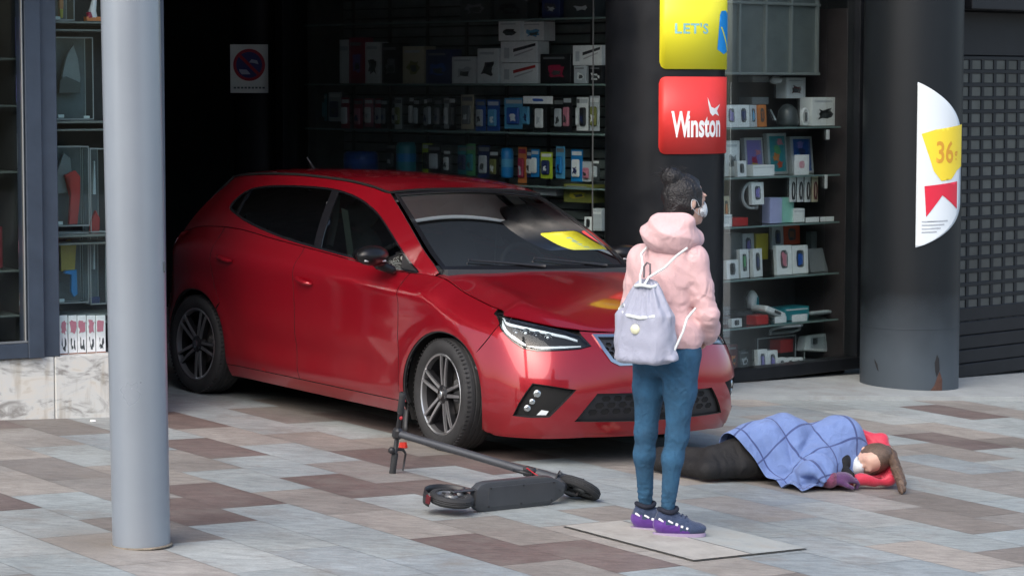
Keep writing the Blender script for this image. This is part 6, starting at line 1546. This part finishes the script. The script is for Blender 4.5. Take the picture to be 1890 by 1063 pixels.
# jeans
def fold(P, a, b_, sc, amp, seed, k=8.0):
    """creases running across a limb near a joint, fading away from it"""
    d = np.linalg.norm(P-np.array(a), axis=1); w_ = np.sin(P @ np.array(b_)*sc*.75 + 3.2*fbm(P, 11, seed, 2)); g_ = np.clip(.5+.9*fbm(P, 13, seed+50, 2), 0, 1.2)
    return amp*g_*(np.abs(w_)**.6*1.6-1)*np.exp(-(d*k)**2)
def jeans(P):
    d = ell(P, (.028, .005, .865), (.152, .118, .12), rotz(-38))
    d = smin(d, ell(P, (.045, -.058, .815), (.082, .070, .085)), .05); d = smin(d, ell(P, (-.055, .0, .815), (.078, .070, .085)), .05)
    for h_, k_, a_ in ((hip_r, kn_r, an_r), (hip_l, kn_l, an_l)): d = smin(d, leg(P, h_, k_, tuple(np.array(a_)+[0, 0, .02]), .004, .086), .028)
    d = d + .0016*fbm(P, 34, 3, 2)
    for k_ in (kn_r, kn_l): d = d + fold(P, (k_[0], k_[1], k_[2]-.02), (.5, -.3, 1), 150, .002, 5, 9) 
    d = d + fold(P, (.0, -.05, .76), (.9, -.2, .9), 110, .004, 7, 7)
    for a_ in (an_r, an_l): d = d + fold(P, (a_[0], a_[1], .17), (.1, .1, 1), 190, .0045, 8, 13)
    d = np.maximum(d, P[:, 2]-.92); return np.maximum(d, .112-P[:, 2])
sit('jeans', jeans, (-.20, -.20, .10), (.26, .24, .94), .007, jeanm, wm)
# rolled hems
for a_ in (an_r, an_l):
    b = MB(); c0 = (a_[0], a_[1]); b.tube([(c0[0]+.041*math.cos(t), c0[1]+.041*math.sin(t), .122+.006*math.sin(2*t+1)) for t in np.linspace(0, 2*math.pi, 25)[:-1]], .011, 10, closed=True); b.build('rolled_hem', cloth_mat('dark_hem', (.006, .009, .022), .8, .2, 6, .3, 300, 0.0), wm, True)
# hoodie
def hoodie(P):
    d = torso(P, .008)
    d = smin(d, ell(P, (.032, .0, .93), (.168, .130, .10), rotz(-38)), .05)
    for s_, e_, w2_ in ((sh_r, el_r, wr_r), (sh_l, el_l, wr_l)): d = smin(d, chain(P, [s_, tuple((np.array(s_)+np.array(e_))/2), e_, tuple(np.array(e_)*.5+np.array(w2_)*.5+np.array((0, 0, -.012))), w2_], [.060, .052, .048, .050, .042], .035), .022)
    pocket = ell(P, (.16, .17, .93), (.12, .07, .085), rotz(-38)); d = smin(d, pocket, .03)
    d = d + .0045*fbm(P, 17, 11, 3)
    drp = np.abs(np.sin(P @ np.array([21., -14, 3.5])+1.9*fbm(P, 7, 61, 2))); d = d + (drp**.6-.6)*.0055*np.clip((1.22-P[:, 2])*4, 0, 1)*np.clip(.6+.8*fbm(P, 6, 62, 2), 0, 1.3)
    for e_, w2_ in ((el_r, sh_r), (el_l, sh_l)):
        q_ = np.linalg.norm(P-np.array(e_), axis=1); rg_ = np.abs(np.sin((P @ np.array([.25, .35, 1.]))*52+2.6*fbm(P, 9, 63, 2))); d = d - (.62-rg_**.6)*.0045*np.exp(-(q_*6.5)**2)*-1
    d = d + fold(P, (.21, -.08, 1.04), (.3, .2, 1), 110, .006, 12, 9) + fold(P, (.10, -.10, 1.17), (.8, -.2, .9), 75, .006, 14, 7) + fold(P, (.06, -.06, .92), (.2, .1, 1), 95, .006, 15, 8)
    cut = .862 + .012*np.sin(P[:, 0]*22)
    d = np.maximum(d, np.where(np.hypot(P[:, 0]-.23, P[:, 1]-.02) < .10, .845, cut)-P[:, 2]); return d
hd = sit('hoodie', hoodie, (-.28, -.24, .83), (.36, .36, 1.40), .0075, hoodm, wm)
def hood(P):
    q = P
    d = ell(q, (.028, -.030, 1.375), (.138, .120, .088), rotz(-30) @ euler(-18, 8, 0))
    d = smin(d, cone(q, (.15, .01, 1.37), (.09, -.08, 1.42), .045, .05), .04)
    d = smin(d, cone(q, (-.02, -.07, 1.45), (.10, -.07, 1.445), .038, .040), .03)
    ridge = np.abs(np.sin(q @ np.array([14., -8, 30]) + 1.2*fbm(q, 9, 4, 2)))
    d = d + .012*(ridge-.5)*np.exp(-((q[:, 2]-1.40)/.07)**2) + .003*fbm(q, 24, 6, 2)
    inside = ell(q, (.095, .035, 1.50), (.085, .080, .115), rotz(HA)); d = -smin(-d, inside, .012)
    return d
sit('hood', hood, (-.14, -.20, 1.25), (.24, .16, 1.54), .007, hoodm, wm)
# hair: cap, nape, loose bun
def hair(P):
    q = (P-np.array(HC_)) @ hr
    d = ell(q, (-.012, 0, .020), (.100, .084, .109)); cutp = np.maximum(q[:, 0]-.055-.35*(q[:, 2]-.03), -.03-.9*(q[:, 0]+.02)-q[:, 2])
    cut2 = np.maximum(q[:, 0]-.052-.3*np.abs(q[:, 2]-.06), -(q[:, 2]+.085+.5*q[:, 0]))
    d = np.maximum(d, cut2)
    d = smin(d, ell(q, (-.060, 0, -.055), (.040, .055, .045)), .02)
    d = smin(d, ell(q, (-.070, .004, .112), (.050, .050, .046)), .010)
    st = np.sin(q[:, 1]*160+q[:, 2]*60+6*fbm(q, 20, 2, 2)); return d + .0022*st + .004*fbm(q, 45, 9, 2)
sit('hair', hair, (-.08, -.14, 1.42), (.24, .20, 1.72), .0055, hairm, wm)
def strands(par, n_, fn, m, r=.0011, name='loose_hair'):
    b = MB()
    for i in range(n_): b.tube(fn(i), [r, r*.9, r*.7, r*.3], 5)
    return b.build(name, m, par, True)
rh = random.Random(3)
def hs(i):
    a = rh.uniform(0, 6.28); c = np.array(HC_)+hr @ np.array([-.070, .004, .112]); d = np.array([math.cos(a), math.sin(a)*.7, rh.uniform(-.3, 1)]); d /= np.linalg.norm(d)
    p0 = c+d*.040; return [p0, p0+d*.018+np.array([rh.uniform(-.01, .01), 0, .006]), p0+d*.026+np.array([rh.uniform(-.02, .02), 0, .004]), p0+d*.030+np.array([rh.uniform(-.03, .03), 0, -.006])]
strands(wm, 46, hs, hairm)
# face mask and its loop
def mask(P):
    q = (P-np.array(HC_)) @ hr*1.03
    sh_ = ell(q, (.040, 0, -.045), (.075, .068, .056)); sh2 = smin(sh_, cone(q, (.092, 0, -.02), (.10, 0, -.06), .020, .016), .02)
    return np.maximum(np.maximum(sh2, -ell(q, (.034, 0, -.045), (.073, .065, .070))), .030-q[:, 0])
sit('face_mask', mask, (.08, -.06, 1.41), (.26, .18, 1.56), .0045, mat('mask_white', (.55, .58, .60), .8), wm)
b = MB()
for sgn in (-1, 1):
    lp = [(.035, .070*sgn, -.020), (.015, .080*sgn, .005), (-.012, .086*sgn, .010), (-.014, .084*sgn, -.022), (.010, .078*sgn, -.042), (.036, .066*sgn, -.060)]
    b.tube([tuple(np.array(HC_)+hr @ np.array(p)) for p in smooth_poly(lp, 4, False)], .0016, 6)
b.build('mask_loop', MATS['mask_white'], wm, True)
# shoes
shp = cloth_mat('shoe_purple', (.080, .016, .21), .5, .15, 12, .3, 300); shn = cloth_mat('shoe_navy', (.014, .032, .085), .6, .2, 14, .5, 260); solem = mat('shoe_sole', (.30, .24, .36), .6); lacem = mat('shoe_white', (.7, .7, .74), .6)
def shoe(an, deg):
    base = np.array([an[0], an[1], 0.]); rot = rotz(deg)
    def f(P):
        q = (P-base) @ rot
        d = smin(ell(q, (.095, 0, .036), (.082, .043, .034)), ell(q, (-.008, 0, .055), (.062, .038, .050)), .04)
        d = smin(d, ell(q, (.040, 0, .066), (.060, .034, .036)), .03); d = smin(d, ell(q, (-.004, 0, .096), (.050, .040, .026)), .02)
        d = np.maximum(d, .012-q[:, 2]); hole = ell(q, (-.002, 0, .118), (.036, .028, .040)); return -smin(-d, hole, .008)+.0012*fbm(q, 60, 4, 2)
    lo = (an[0]-.12, an[1]-.12, 0); hi = (an[0]+.22, an[1]+.12, .14)
    if abs(deg) > 5: lo = (an[0]-.12, an[1]-.16, 0)
    o = sit('shoe', f, lo, hi, .005, [shp, shn], wm)
    for p_ in o.data.polygons:
        c = (np.array(p_.center)-base) @ rot
        p_.material_index = 1 if (c[0] > .055 or (c[2] > .060 and c[0] > -.01) or c[2] > .078) and not (c[2] < .03 and c[0] < .10) else 0
    b = MB(); pts = []
    for t in np.linspace(0, 2*math.pi, 41)[:-1]:
        x = .052+.122*math.cos(t); w_ = (.044 if x > .05 else .036+.008*max(0, (x+.02)/.07))*abs(math.sin(t))**.75*math.copysign(1, math.sin(t)); pts.append(rot @ np.array([x, w_, 0]) + base)
    k = len(pts); b.add([(p[0], p[1], .001) for p in pts]+[(p[0], p[1], .017) for p in pts], [tuple(range(k-1, -1, -1)), tuple(range(k, 2*k))]+[(i, (i+1) % k, (i+1) % k+k, i+k) for i in range(k)])
    b.build('sole', solem, o, angle=50)
    def surf(x, z, sgn):
        ys = np.linspace(sgn*.07, 0, 71); Q = np.array([rot @ np.array([x, y, z]) + base for y in ys]); v = f(Q); k = int(np.argmax(v < 0)); return Q[k]
    for sgn in (-1, 1):
        b = MB()
        for x, z, wx, wz, an_ in ((-.030, .078, .030, .010, .5), (.012, .072, .026, .009, .5), (.040, .060, .013, .013, .3), (.064, .050, .012, .012, .2), (.088, .042, .011, .011, .2)):
            c = surf(x, z, sgn); b.box((0, 0, 0), (wx, .005, wz), bev=.002, M=Matrix.Translation(Vector(c)) @ Matrix.Rotation(R(deg), 4, 'Z') @ Matrix.Rotation(an_, 4, 'Y'))
        b.build('side_marks', lacem, o)
    b = MB()
    for i in range(4):
        x = .030+.018*i; zt = .112-.014*i; Q = np.array([rot @ np.array([x, 0, z]) + base for z in np.linspace(.14, .03, 60)]); k = int(np.argmax(f(Q) < 0)); zt = Q[k][2]
        b.tube([rot @ np.array([x-.006, -.022, zt-.006]) + base, rot @ np.array([x, 0, zt+.003]) + base, rot @ np.array([x+.006, .022, zt-.006]) + base], .0028, 6)
    b.build('laces', mat('lace_dark', (.02, .03, .07), .8), o, True)
    b = MB(); c = base; b.tube([tuple(rot @ np.array([-.004+.040*math.cos(t), .031*math.sin(t), .108+.006*math.cos(2*t)]) + base) for t in np.linspace(0, 2*math.pi, 25)[:-1]], .007, 8, closed=True); b.build('collar_pad', shn, o, True)
shoe(an_r, -3); shoe((an_l[0], an_l[1]), -11)
# ---------------------------------------------------------------- drawstring bag on her back
bagm = cloth_mat('bag_grey', (.30, .315, .40), .6, .05, 4, .2, 200); cordm = mat('cord_white', (.66, .70, .70), .7)
bag = empty('backpack', (PX0, PY0, gz(PX0)), "grey drawstring bag with white cords and a pale round badge on the standing woman's back", 'backpack')
BC = np.array([-.078, -.165, 1.0]); br = rotz(-32)     # local x along the shoulders, y into the back
def bagf(P):
    q = (P-BC) @ br
    w_ = .128 - .30*np.maximum(0, q[:, 2]-.03) ; hz = .185
    rx = np.where(q[:, 2] > .03, np.maximum(.035, .138-.62*(q[:, 2]-.03)), .138); ry = np.where(q[:, 2] > .03, np.maximum(.025, .068-.25*(q[:, 2]-.03)), .068)
    ry = ry*(1+.10*np.clip(-q[:, 2]/.15, -1, 1))
    k = (np.abs(q[:, 0]/rx)**2.6+np.abs(q[:, 1]/ry)**2.6)**(1/2.6); d = (k-1)*.055
    d = -smin(-d, hz-np.abs(q[:, 2]), .03)
    ang = np.arctan2(q[:, 1], q[:, 0]); top = np.clip((q[:, 2]+.02)/.18, 0, 1); bot = np.clip((-.06-q[:, 2])/.1, 0, 1)
    d = d + top*.009*np.sin(ang*13+3*fbm(q, 8, 3, 2)) + bot*.0022*np.sin(q[:, 0]*60+3*fbm(q, 9, 5, 2)) + .0035*fbm(q, 16, 8, 3) - .006*np.abs(np.sin(q[:, 0]*26+1.5*fbm(q, 7, 6, 2)))*np.clip(.6-q[:, 2]*4, 0, 1)
    return d
bo = sdf_obj('bag_body', bagf, (-.27, -.34, .79), (.10, .02, 1.22), .006, bagm, bag)
def bp(x, y, z): return tuple(BC + br @ np.array([x, y, z]))
b = MB(); b.tube([bp(.050*math.cos(t), -.005+.045*math.sin(t), .165+.004*math.sin(3*t)) for t in np.linspace(0, 2*math.pi, 25)[:-1]], .008, 8, closed=True)
b.tube([bp(-.008, -.045, .17), bp(-.012, -.04, .21), bp(-.02, .0, .25), bp(-.06, .055, .30), bp(-.075, .13, .325)], .0055, 10)
b.tube([bp(.012, -.045, .17), bp(.03, -.035, .205), bp(.08, .02, .245), bp(.12, .06, .30), bp(.13, .14, .33)], .0055, 10); b.build('cord', cordm, bag, True)
b = MB(); b.tube([bp(.118, -.01, -.165), bp(.140, .01, -.12), bp(.168, .035, -.04), bp(.178, .055, .02), bp(.185, .12, .06)], .0055, 10); b.build('side_cord', cordm, bag, True)
b = MB(); b.tube([bp(-.122, -.02, .045), bp(-.06, -.066, .030), bp(.01, -.074, .022), bp(.07, -.060, .030), bp(.098, -.03, .048)], .008, 8); b.build('front_seam', cordm, bag, True)
b = MB(); b.tube([bp(-.128, -.015, .02), bp(-.125, -.02, .055), bp(-.10, -.03, .075)], .010, 8); b.build('side_tab', cordm, bag, True)
b = MB(); b.tube([bp(-.004, -.02, .20), bp(-.006, -.015, .25), bp(.006, -.01, .268), bp(.022, -.01, .262), bp(.026, -.015, .22), bp(.02, -.02, .195)], .005, 8); b.build('hanging_loop', mat('loop_grey', (.12, .10, .11), .8), bag, True)
b = MB(); nrm = Vector(br @ np.array([0, -1, 0])); b.lathe([(.0005, .002), (.021, .002), (.023, -.004)], 28, Matrix.Translation(bp(-.018, -.0765, -.030)) @ nrm.to_track_quat('Z', 'Y').to_matrix().to_4x4()); b.build('badge', mat('badge_cream', (.70, .70, .50), .5), bag, True)

# ---------------------------------------------------------------- person lying on the ground
LX, LY = 1.56, 13.20
lg_ = gz(LX)
ly = empty('person', (LX, LY, lg_), 'woman with brown ponytail lying on her side on the paving under a blue blanket', 'person')
def L_(x, y, z): return (x-LX, y-LY, z + gz(x) - lg_)
hipA, hipB = L_(1.43, 13.25, .235), L_(1.43, 13.22, .10)
knA, knB = L_(1.06, 13.12, .125), L_(1.03, 13.04, .065)
anA, anB = L_(.80, 13.36, .09), L_(.78, 13.30, .05)
shA, shB = L_(1.775, 13.33, .26), L_(1.775, 13.26, .09)
headc = L_(1.905, 13.215, .128)
crown = np.array([.78, -.52, .34]); crown /= np.linalg.norm(crown); face = np.array([-.50, -.72, -.22]); face -= crown*(face @ crown); face /= np.linalg.norm(face); sdv = np.cross(crown, face)
Rh = np.stack([face, sdv, crown], 1)
elA, wrA = L_(1.60, 12.985, .075), L_(1.685, 12.955, .060)
def ltorso(P, g):
    d = ell(P, L_(1.45, 13.24, .155), (.15+g, .115+g, .142+g)); d = smin(d, ell(P, L_(1.60, 13.27, .14), (.17+g, .11+g, .125+g)), .07)
    d = smin(d, ell(P, L_(1.73, 13.30, .155), (.15+g, .115+g, .142+g)), .07); return smin(d, cone(P, shA, shB, .062+g, .062+g), .05)
def lbody(P):
    d = ltorso(P, -.015)
    for h_, k_, a_ in ((hipA, knA, anA), (hipB, knB, anB)): d = smin(d, chain(P, [h_, k_, a_], [.055, .034, .025], .03), .04)
    for a_ in (anA, anB): d = smin(d, chain(P, [a_, tuple(np.array(a_)+[-.03, .10, -.01])], [.032, .024], .01), .02)
    d = smin(d, cone(P, L_(1.83, 13.29, .16), headc, .052, .048), .03); d = smin(d, head_sdf(P, headc, Rh, .96), .02)
    d = smin(d, chain(P, [shB, elA, wrA], [.042, .034, .024], .02), .03); d = smin(d, hand(P, wrA, (.8, .35, .05), (0, -.4, .9), .95, .65, 1), .01)
    d = smin(d, chain(P, [shA, L_(1.62, 13.22, .14), L_(1.70, 13.14, .08)], [.042, .034, .024], .02), .03)
    return d
sit('body', lbody, (-.86, -.36, -.05), (.62, .40, .36), .010, skin, ly)
trm = cloth_mat('black_trousers', (.0055, .0052, .006), .75, .3, 9, .3, 300, 0.0)
def trousers(P):
    d = ell(P, L_(1.44, 13.23, .15), (.150, .120, .138))
    for h_, k_, a_ in ((hipA, knA, anA), (hipB, knB, anB)): d = smin(d, chain(P, [h_, tuple((np.array(h_)+np.array(k_))/2), k_, a_], [.078, .066, .050, .040], .03), .05)
    d = d + .004*fbm(P, 15, 21, 3) + fold(P, L_(1.25, 13.1, .12), (1, .4, .3), 60, .006, 22, 4)
    return d
sit('trousers', trousers, (-.86, -.36, -.02), (.10, .34, .36), .010, trm, ly)
jkm = cloth_mat('red_jacket', (.52, .022, .055), .55, .10, 8, .25, 200); glovem = cloth_mat('purple_glove', (.085, .028, .105), .9, .15, 20, .5, 300); cuffm = cloth_mat('plaid_cuff', (.16, .035, .085), .85, .5, 60, .5, 300)
def jacket(P):
    d = ltorso(P, .012); d = np.maximum(d, (1.52-LX)-P[:, 0])
    d = smin(d, chain(P, [shB, L_(1.62, 13.08, .08), elA], [.062, .050, .038], .02), .03)
    d = smin(d, cone(P, elA, tuple(np.array(wrA)+[-.012, 0, 0]), .038, .038), .02)
    return d + .004*fbm(P, 20, 31, 3)
sit('jacket', jacket, (-.10, -.34, -.03), (.40, .32, .38), .008, jkm, ly)
def lhood(P):
    # crumpled hood lying behind and under the head
    q = P
    d = ell(q, L_(1.945, 13.30, .10), (.125, .12, .115)); d = smin(d, cone(q, L_(1.80, 13.36, .255), L_(1.985, 13.32, .225), .045, .035), .04); d = smin(d, cone(q, L_(1.985, 13.32, .225), L_(2.04, 13.24, .09), .035, .03), .03)
    d = smin(d, cone(q, L_(1.74, 13.02, .045), L_(1.99, 13.10, .050), .035, .032), .03); d = smin(d, cone(q, L_(1.99, 13.10, .05), L_(2.03, 13.26, .08), .03, .04), .04)
    d = -smin(-d, head_sdf(q, headc, Rh, 1.02), .006); d = -smin(-d, ell(q, tuple(np.array(headc)+face*.06+crown*.06), (.11, .11, .10)), .01)
    rg = np.abs(np.sin(q @ np.array([22., 14, 30])+fbm(q, 10, 4, 2))); return d+.008*(rg-.5)+.003*fbm(q, 30, 5, 2)
sit('hood', lhood, (.10, -.28, -.04), (.56, .26, .30), .007, jkm, ly)
def lhair(P):
    q = ((P-np.array(headc)) @ Rh)/.96
    d = ell(q, (-.018, 0, .026), (.100, .084, .109)); cut2 = np.maximum(q[:, 0]-.050-.25*np.abs(q[:, 2]-.06), -(q[:, 2]+.07+.5*q[:, 0])); d = np.maximum(d, cut2)
    st = np.sin(np.arctan2(q[:, 1], q[:, 2]-.02)*48+3*fbm(q, 12, 2, 2)); return (d+.0012*st+.0015*fbm(q, 50, 3, 2))*.96
brm = mat('brown_hair', (.105, .068, .048), .5, var=.35, vscale=60, bump=.6, bscale=160)
sit('hair', lhair, (.22, -.14, -.02), (.50, .15, .28), .0055, brm, ly)
pt0 = np.array(headc)+(-face)*.080+crown*.055
ptp = smooth_poly([tuple(pt0), tuple(pt0+[.035, -.01, .012]), L_(2.035, 13.05, .095), L_(2.045, 12.98, .05), L_(2.040, 12.93, .012)], 5, False)
def pony(P):
    d = chain(P, ptp[::3]+[ptp[-1]], list(np.interp(np.linspace(0, 1, len(ptp[::3])+1), [0, .15, .5, .85, 1], [.018, .024, .027, .020, .008])), .01)
    return d + .0022*np.sin(P[:, 0]*260+P[:, 1]*90+4*fbm(P, 15, 3, 2)) + .003*fbm(P, 40, 8, 2)
sit('ponytail', pony, (.30, -.36, -.05), (.56, .16, .24), .005, brm, ly)
b = MB(); q = Vector(tuple(pt0+[.020, -.004, .006])); dd = Vector((.9, -.3, .3)).normalized(); mm = Matrix.Translation(q) @ dd.to_track_quat('Z', 'Y').to_matrix().to_4x4()
b.M = mm; b.tube([(.024*math.cos(t), .024*math.sin(t), 0) for t in np.linspace(0, 2*math.pi, 21)[:-1]], .007, 8, closed=True); b.build('hair_tie', mat('tie_black', (.01, .01, .012), .8), ly, True)
def lmask(P):
    q = ((P-np.array(headc)) @ Rh)/.96
    a = smin(ell(q, (.040, 0, -.045), (.076, .069, .058)), cone(q, (.094, 0, -.02), (.10, 0, -.06), .021, .017), .02)
    return np.maximum(np.maximum(a, -ell(q, (.034, 0, -.045), (.073, .065, .070))), .034-q[:, 0])
sit('face_mask', lmask, (.14, -.14, -.04), (.46, .16, .26), .0045, MATS['mask_white'], ly)
def glove(P):
    return smin(smin(hand(P, wrA, (.8, .35, .05), (0, -.4, .9), 1.12, .65, 1), cone(P, tuple(np.array(wrA)+[-.03, 0, 0]), wrA, .036, .034), .02), ell(P, tuple(np.array(wrA)+[.05, .02, .002]), (.055, .045, .032)), .02)+.001*fbm(P, 60, 2, 2)
sit('glove', glove, (.04, -.36, -.06), (.40, -.06, .16), .005, glovem, ly)
def lst(i):
    rr_ = random.Random(i*13+1)
    if i < 30:
        th = rr_.uniform(-2.6, 2.6); q0 = np.array([.02-.02*rr_.random(), .080*math.sin(th)*.9, .03+.085*abs(math.cos(th))]); q1 = np.array([-.09, .02*rr_.uniform(-1, 1), .05]); pm_ = (q0+q1)/2+np.array([-.01, 0, .03])
        return [tuple(np.array(headc)+Rh @ (q*1.02)) for q in (q0, pm_*1.02, q1*1.02, q1*1.05)]
    k = rr_.randint(0, len(ptp)-8); o3 = np.array([rr_.uniform(-.024, .024), rr_.uniform(-.02, .02), rr_.uniform(-.01, .026)])
    return [tuple(np.array(ptp[k])+o3), tuple(np.array(ptp[k+3])+o3*1.1), tuple(np.array(ptp[k+5])+o3*1.2), tuple(np.array(ptp[k+7])+o3*.9)]
strands(ly, 80, lst, brm, .0012)
def cuff(P): return np.maximum(cone(P, tuple(np.array(elA)+[.01, 0, 0]), tuple(np.array(wrA)+[-.02, 0, 0]), .056, .047), -cone(P, elA, wrA, .03, .02))+.0025*fbm(P, 35, 9, 2)
sit('cuff', cuff, (-.06, -.34, -.06), (.20, -.12, .16), .006, cuffm, ly)
def scarf(P): return smin(cone(P, L_(1.765, 13.07, .085), L_(1.785, 13.02, .075), .026, .022), cone(P, L_(1.76, 13.12, .12), L_(1.80, 13.30, .20), .035, .035), .02)+.003*fbm(P, 40, 5, 2)
sit('collar', scarf, (.12, -.28, -.02), (.32, .18, .28), .007, cloth_mat('black_collar', (.004, .004, .005), .8, .2, 6, .3, 300, 0.0), ly)

# ---------------------------------------------------------------- blanket: a small cloth simulation dropped over the body
def collider(P):
    d = smin(ltorso(P, .008), jacket_core(P), .03)
    for h_, k_ in ((hipA, knA), (hipB, knB)): d = smin(d, chain(P, [h_, tuple((np.array(h_)+np.array(k_))/2), k_], [.088, .080, .062], .03), .05)
    return d
def jacket_core(P): return chain(P, [shB, L_(1.62, 13.08, .08), elA], [.074, .070, .070], .02)
def drape(cx, cy, ang, wu, wv, nu, nv, steps=420):
    U = np.linspace(-wu/2, wu/2, nu); V = np.linspace(-wv/2, wv/2, nv); uu, vv = np.meshgrid(U, V, indexing='ij')
    a = R(ang); X = np.stack([cx-LX+uu*math.cos(a)-vv*math.sin(a), cy-LY+uu*math.sin(a)+vv*math.cos(a), .40+.02*np.sin(uu*9+1)*np.cos(vv*8)], -1)
    # pre-gather the sheet slightly so that it folds
    cc0 = X.mean((0, 1)); X[..., :2] = cc0[:2] + (X[..., :2]-cc0[:2])*.90; X[..., 2] += .05*np.sin(uu*21+vv*9)*np.sin(vv*17+1); X[..., 0] += .02*np.sin(vv*18+uu*5); X[..., 1] += .02*np.sin(uu*16+2)
    Vl = np.zeros_like(X); du = U[1]-U[0]; dv_ = V[1]-V[0]; dt = .012
    def con(A, B, L, st):
        d = B-A; l_ = np.linalg.norm(d, axis=-1, keepdims=True)+1e-9; c = d*(1-L/l_)*.5*st; return c
    for it in range(steps):
        old = X.copy(); Vl[..., 2] -= 9.8*dt; Vl *= .985; X = X + Vl*dt
        for k in range(7):
            for s_, L in ((0, du), (1, dv_)):
                for par in (0, 1):
                    sl0 = [slice(None)]*2; sl1 = [slice(None)]*2; n_ = X.shape[s_]; sl0[s_] = slice(par, n_-1, 2); sl1[s_] = slice(par+1, n_, 2)
                    c = con(X[tuple(sl0)], X[tuple(sl1)], L, 1.0); X[tuple(sl0)] += c; X[tuple(sl1)] -= c
            dg = math.hypot(du, dv_)
            c = con(X[:-1, :-1], X[1:, 1:], dg, .25); X[:-1, :-1] += c; X[1:, 1:] -= c
            c = con(X[1:, :-1], X[:-1, 1:], dg, .25); X[1:, :-1] += c; X[:-1, 1:] -= c
            c = con(X[:-2], X[2:], 2*du, .10); X[:-2] += c; X[2:] -= c
            c = con(X[:, :-2], X[:, 2:], 2*dv_, .10); X[:, :-2] += c; X[:, 2:] -= c
        P = X.reshape(-1, 3); d = collider(P); m_ = d < .006
        if m_.any():
            Q = P[m_]; e = 1e-3; g = np.stack([collider(Q+np.eye(3)[i]*e)-d[m_] for i in range(3)], 1)/e; g /= np.linalg.norm(g, axis=1)[:, None]+1e-9
            P[m_] = Q+g*(.006-d[m_])[:, None]; o_ = old.reshape(-1, 3)
            mv = P[m_]-o_[m_]; tn = mv-g*(mv*g).sum(1)[:, None]; P[m_] -= tn*.85
        gr_ = SLOPE*P[:, 0]+.006; u_ = P[:, 2] < gr_
        if u_.any():
            P[u_, 2] = gr_[u_]; o_ = old.reshape(-1, 3); P[u_, :2] -= (P[u_, :2]-o_[u_, :2])*.9
        X = P.reshape(X.shape); Vl = (X-old)/dt
    return X, uu, vv
BLU, BLV = .80, .82
X_, uu_, vv_ = drape(1.55, 13.27, 40, BLU, BLV, 60, 54)
def creases(X):
    gu = np.gradient(X, axis=0); gv_ = np.gradient(X, axis=1); nn = np.cross(gu, gv_); nn /= np.linalg.norm(nn, axis=-1, keepdims=True)+1e-9; nn *= np.sign(nn[..., 2:3]+1e-6)
    P = X.reshape(-1, 3); c = np.array([-.06, -.17, .20]); q = P-c; r_ = np.hypot(q[:, 0], q[:, 1]); an = np.arctan2(q[:, 1], q[:, 0])
    star = (np.abs(np.sin(an*3.5+1.1*fbm(P, 5, 3, 2)))**.7-.6)*.040*np.exp(-((r_-.12)/.15)**2)
    w2 = np.abs(np.sin(P @ np.array([9., 13, 6])+1.8*fbm(P, 6, 41, 2))); ridge = (w2**.6-.65)*.022*np.clip(.7+.8*fbm(P, 4, 17, 2), 0, 1.5)
    w3 = np.abs(np.sin(P @ np.array([-17., 8, 4])+2.2*fbm(P, 7, 43, 2))); r3 = (w3**.6-.65)*.010
    return X + nn*((star+ridge+r3+.004*fbm(P, 22, 9, 2)).reshape(X.shape[:2]+(1,))+.014)
X_ = creases(X_)
bk = mesh_obj('blanket', X_.reshape(-1, 3), grid_faces(60, 54, True), None, None, True, (LX, LY, lg_))
tag(bk, 'light blue checked blanket spread over the person lying on the paving', 'blanket')
uvl = bk.data.uv_layers.new(name='uv'); uvf = np.stack([uu_.ravel(), vv_.ravel()], 1)
for lp in bk.data.loops: uvl.data[lp.index].uv = uvf[lp.vertex_index]
s = bk.modifiers.new('t', 'SOLIDIFY'); s.thickness = .006; s.offset = 1; s = bk.modifiers.new('s', 'SUBSURF'); s.levels = 1; s.render_levels = 1
bm_ = cloth_mat('blanket_wool', (.150, .225, .455), .95, .12, 8, .6, 300, .1, .8, 7); bk.data.materials.append(bm_)
nt = bm_.node_tree; n = nt.nodes; l = nt.links; p = n['Principled BSDF']; src = p.inputs['Base Color'].links[0].from_socket
uvn = n.new('ShaderNodeUVMap'); sp = n.new('ShaderNodeSeparateXYZ'); l.new(uvn.outputs[0], sp.inputs[0]); res_ = None
for i, (per, w_, of) in enumerate(((.165, .009, .02), (.165, .009, .055))):
    for ww, of2, st_ in ((w_, 0, 1.0),):
        a = n.new('ShaderNodeMath'); a.operation = 'ADD'; a.inputs[1].default_value = of+of2+5*per; l.new(sp.outputs[i], a.inputs[0])
        m_ = n.new('ShaderNodeMath'); m_.operation = 'MODULO'; m_.inputs[1].default_value = per; l.new(a.outputs[0], m_.inputs[0])
        lt = n.new('ShaderNodeMath'); lt.operation = 'LESS_THAN'; lt.inputs[1].default_value = ww; l.new(m_.outputs[0], lt.inputs[0])
        if res_ is None: res_ = lt.outputs[0]
        else:
            mxm = n.new('ShaderNodeMath'); mxm.operation = 'MAXIMUM'; l.new(res_, mxm.inputs[0]); l.new(lt.outputs[0], mxm.inputs[1]); res_ = mxm.outputs[0]
ml = n.new('ShaderNodeMath'); ml.operation = 'MULTIPLY'; ml.inputs[1].default_value = .85; l.new(res_, ml.inputs[0])
mx = n.new('ShaderNodeMix'); mx.data_type = 'RGBA'; mx.inputs[7].default_value = (.035, .05, .16, 1); l.new(ml.outputs[0], mx.inputs[0]); l.new(src, mx.inputs[6]); l.new(mx.outputs[2], p.inputs['Base Color'])
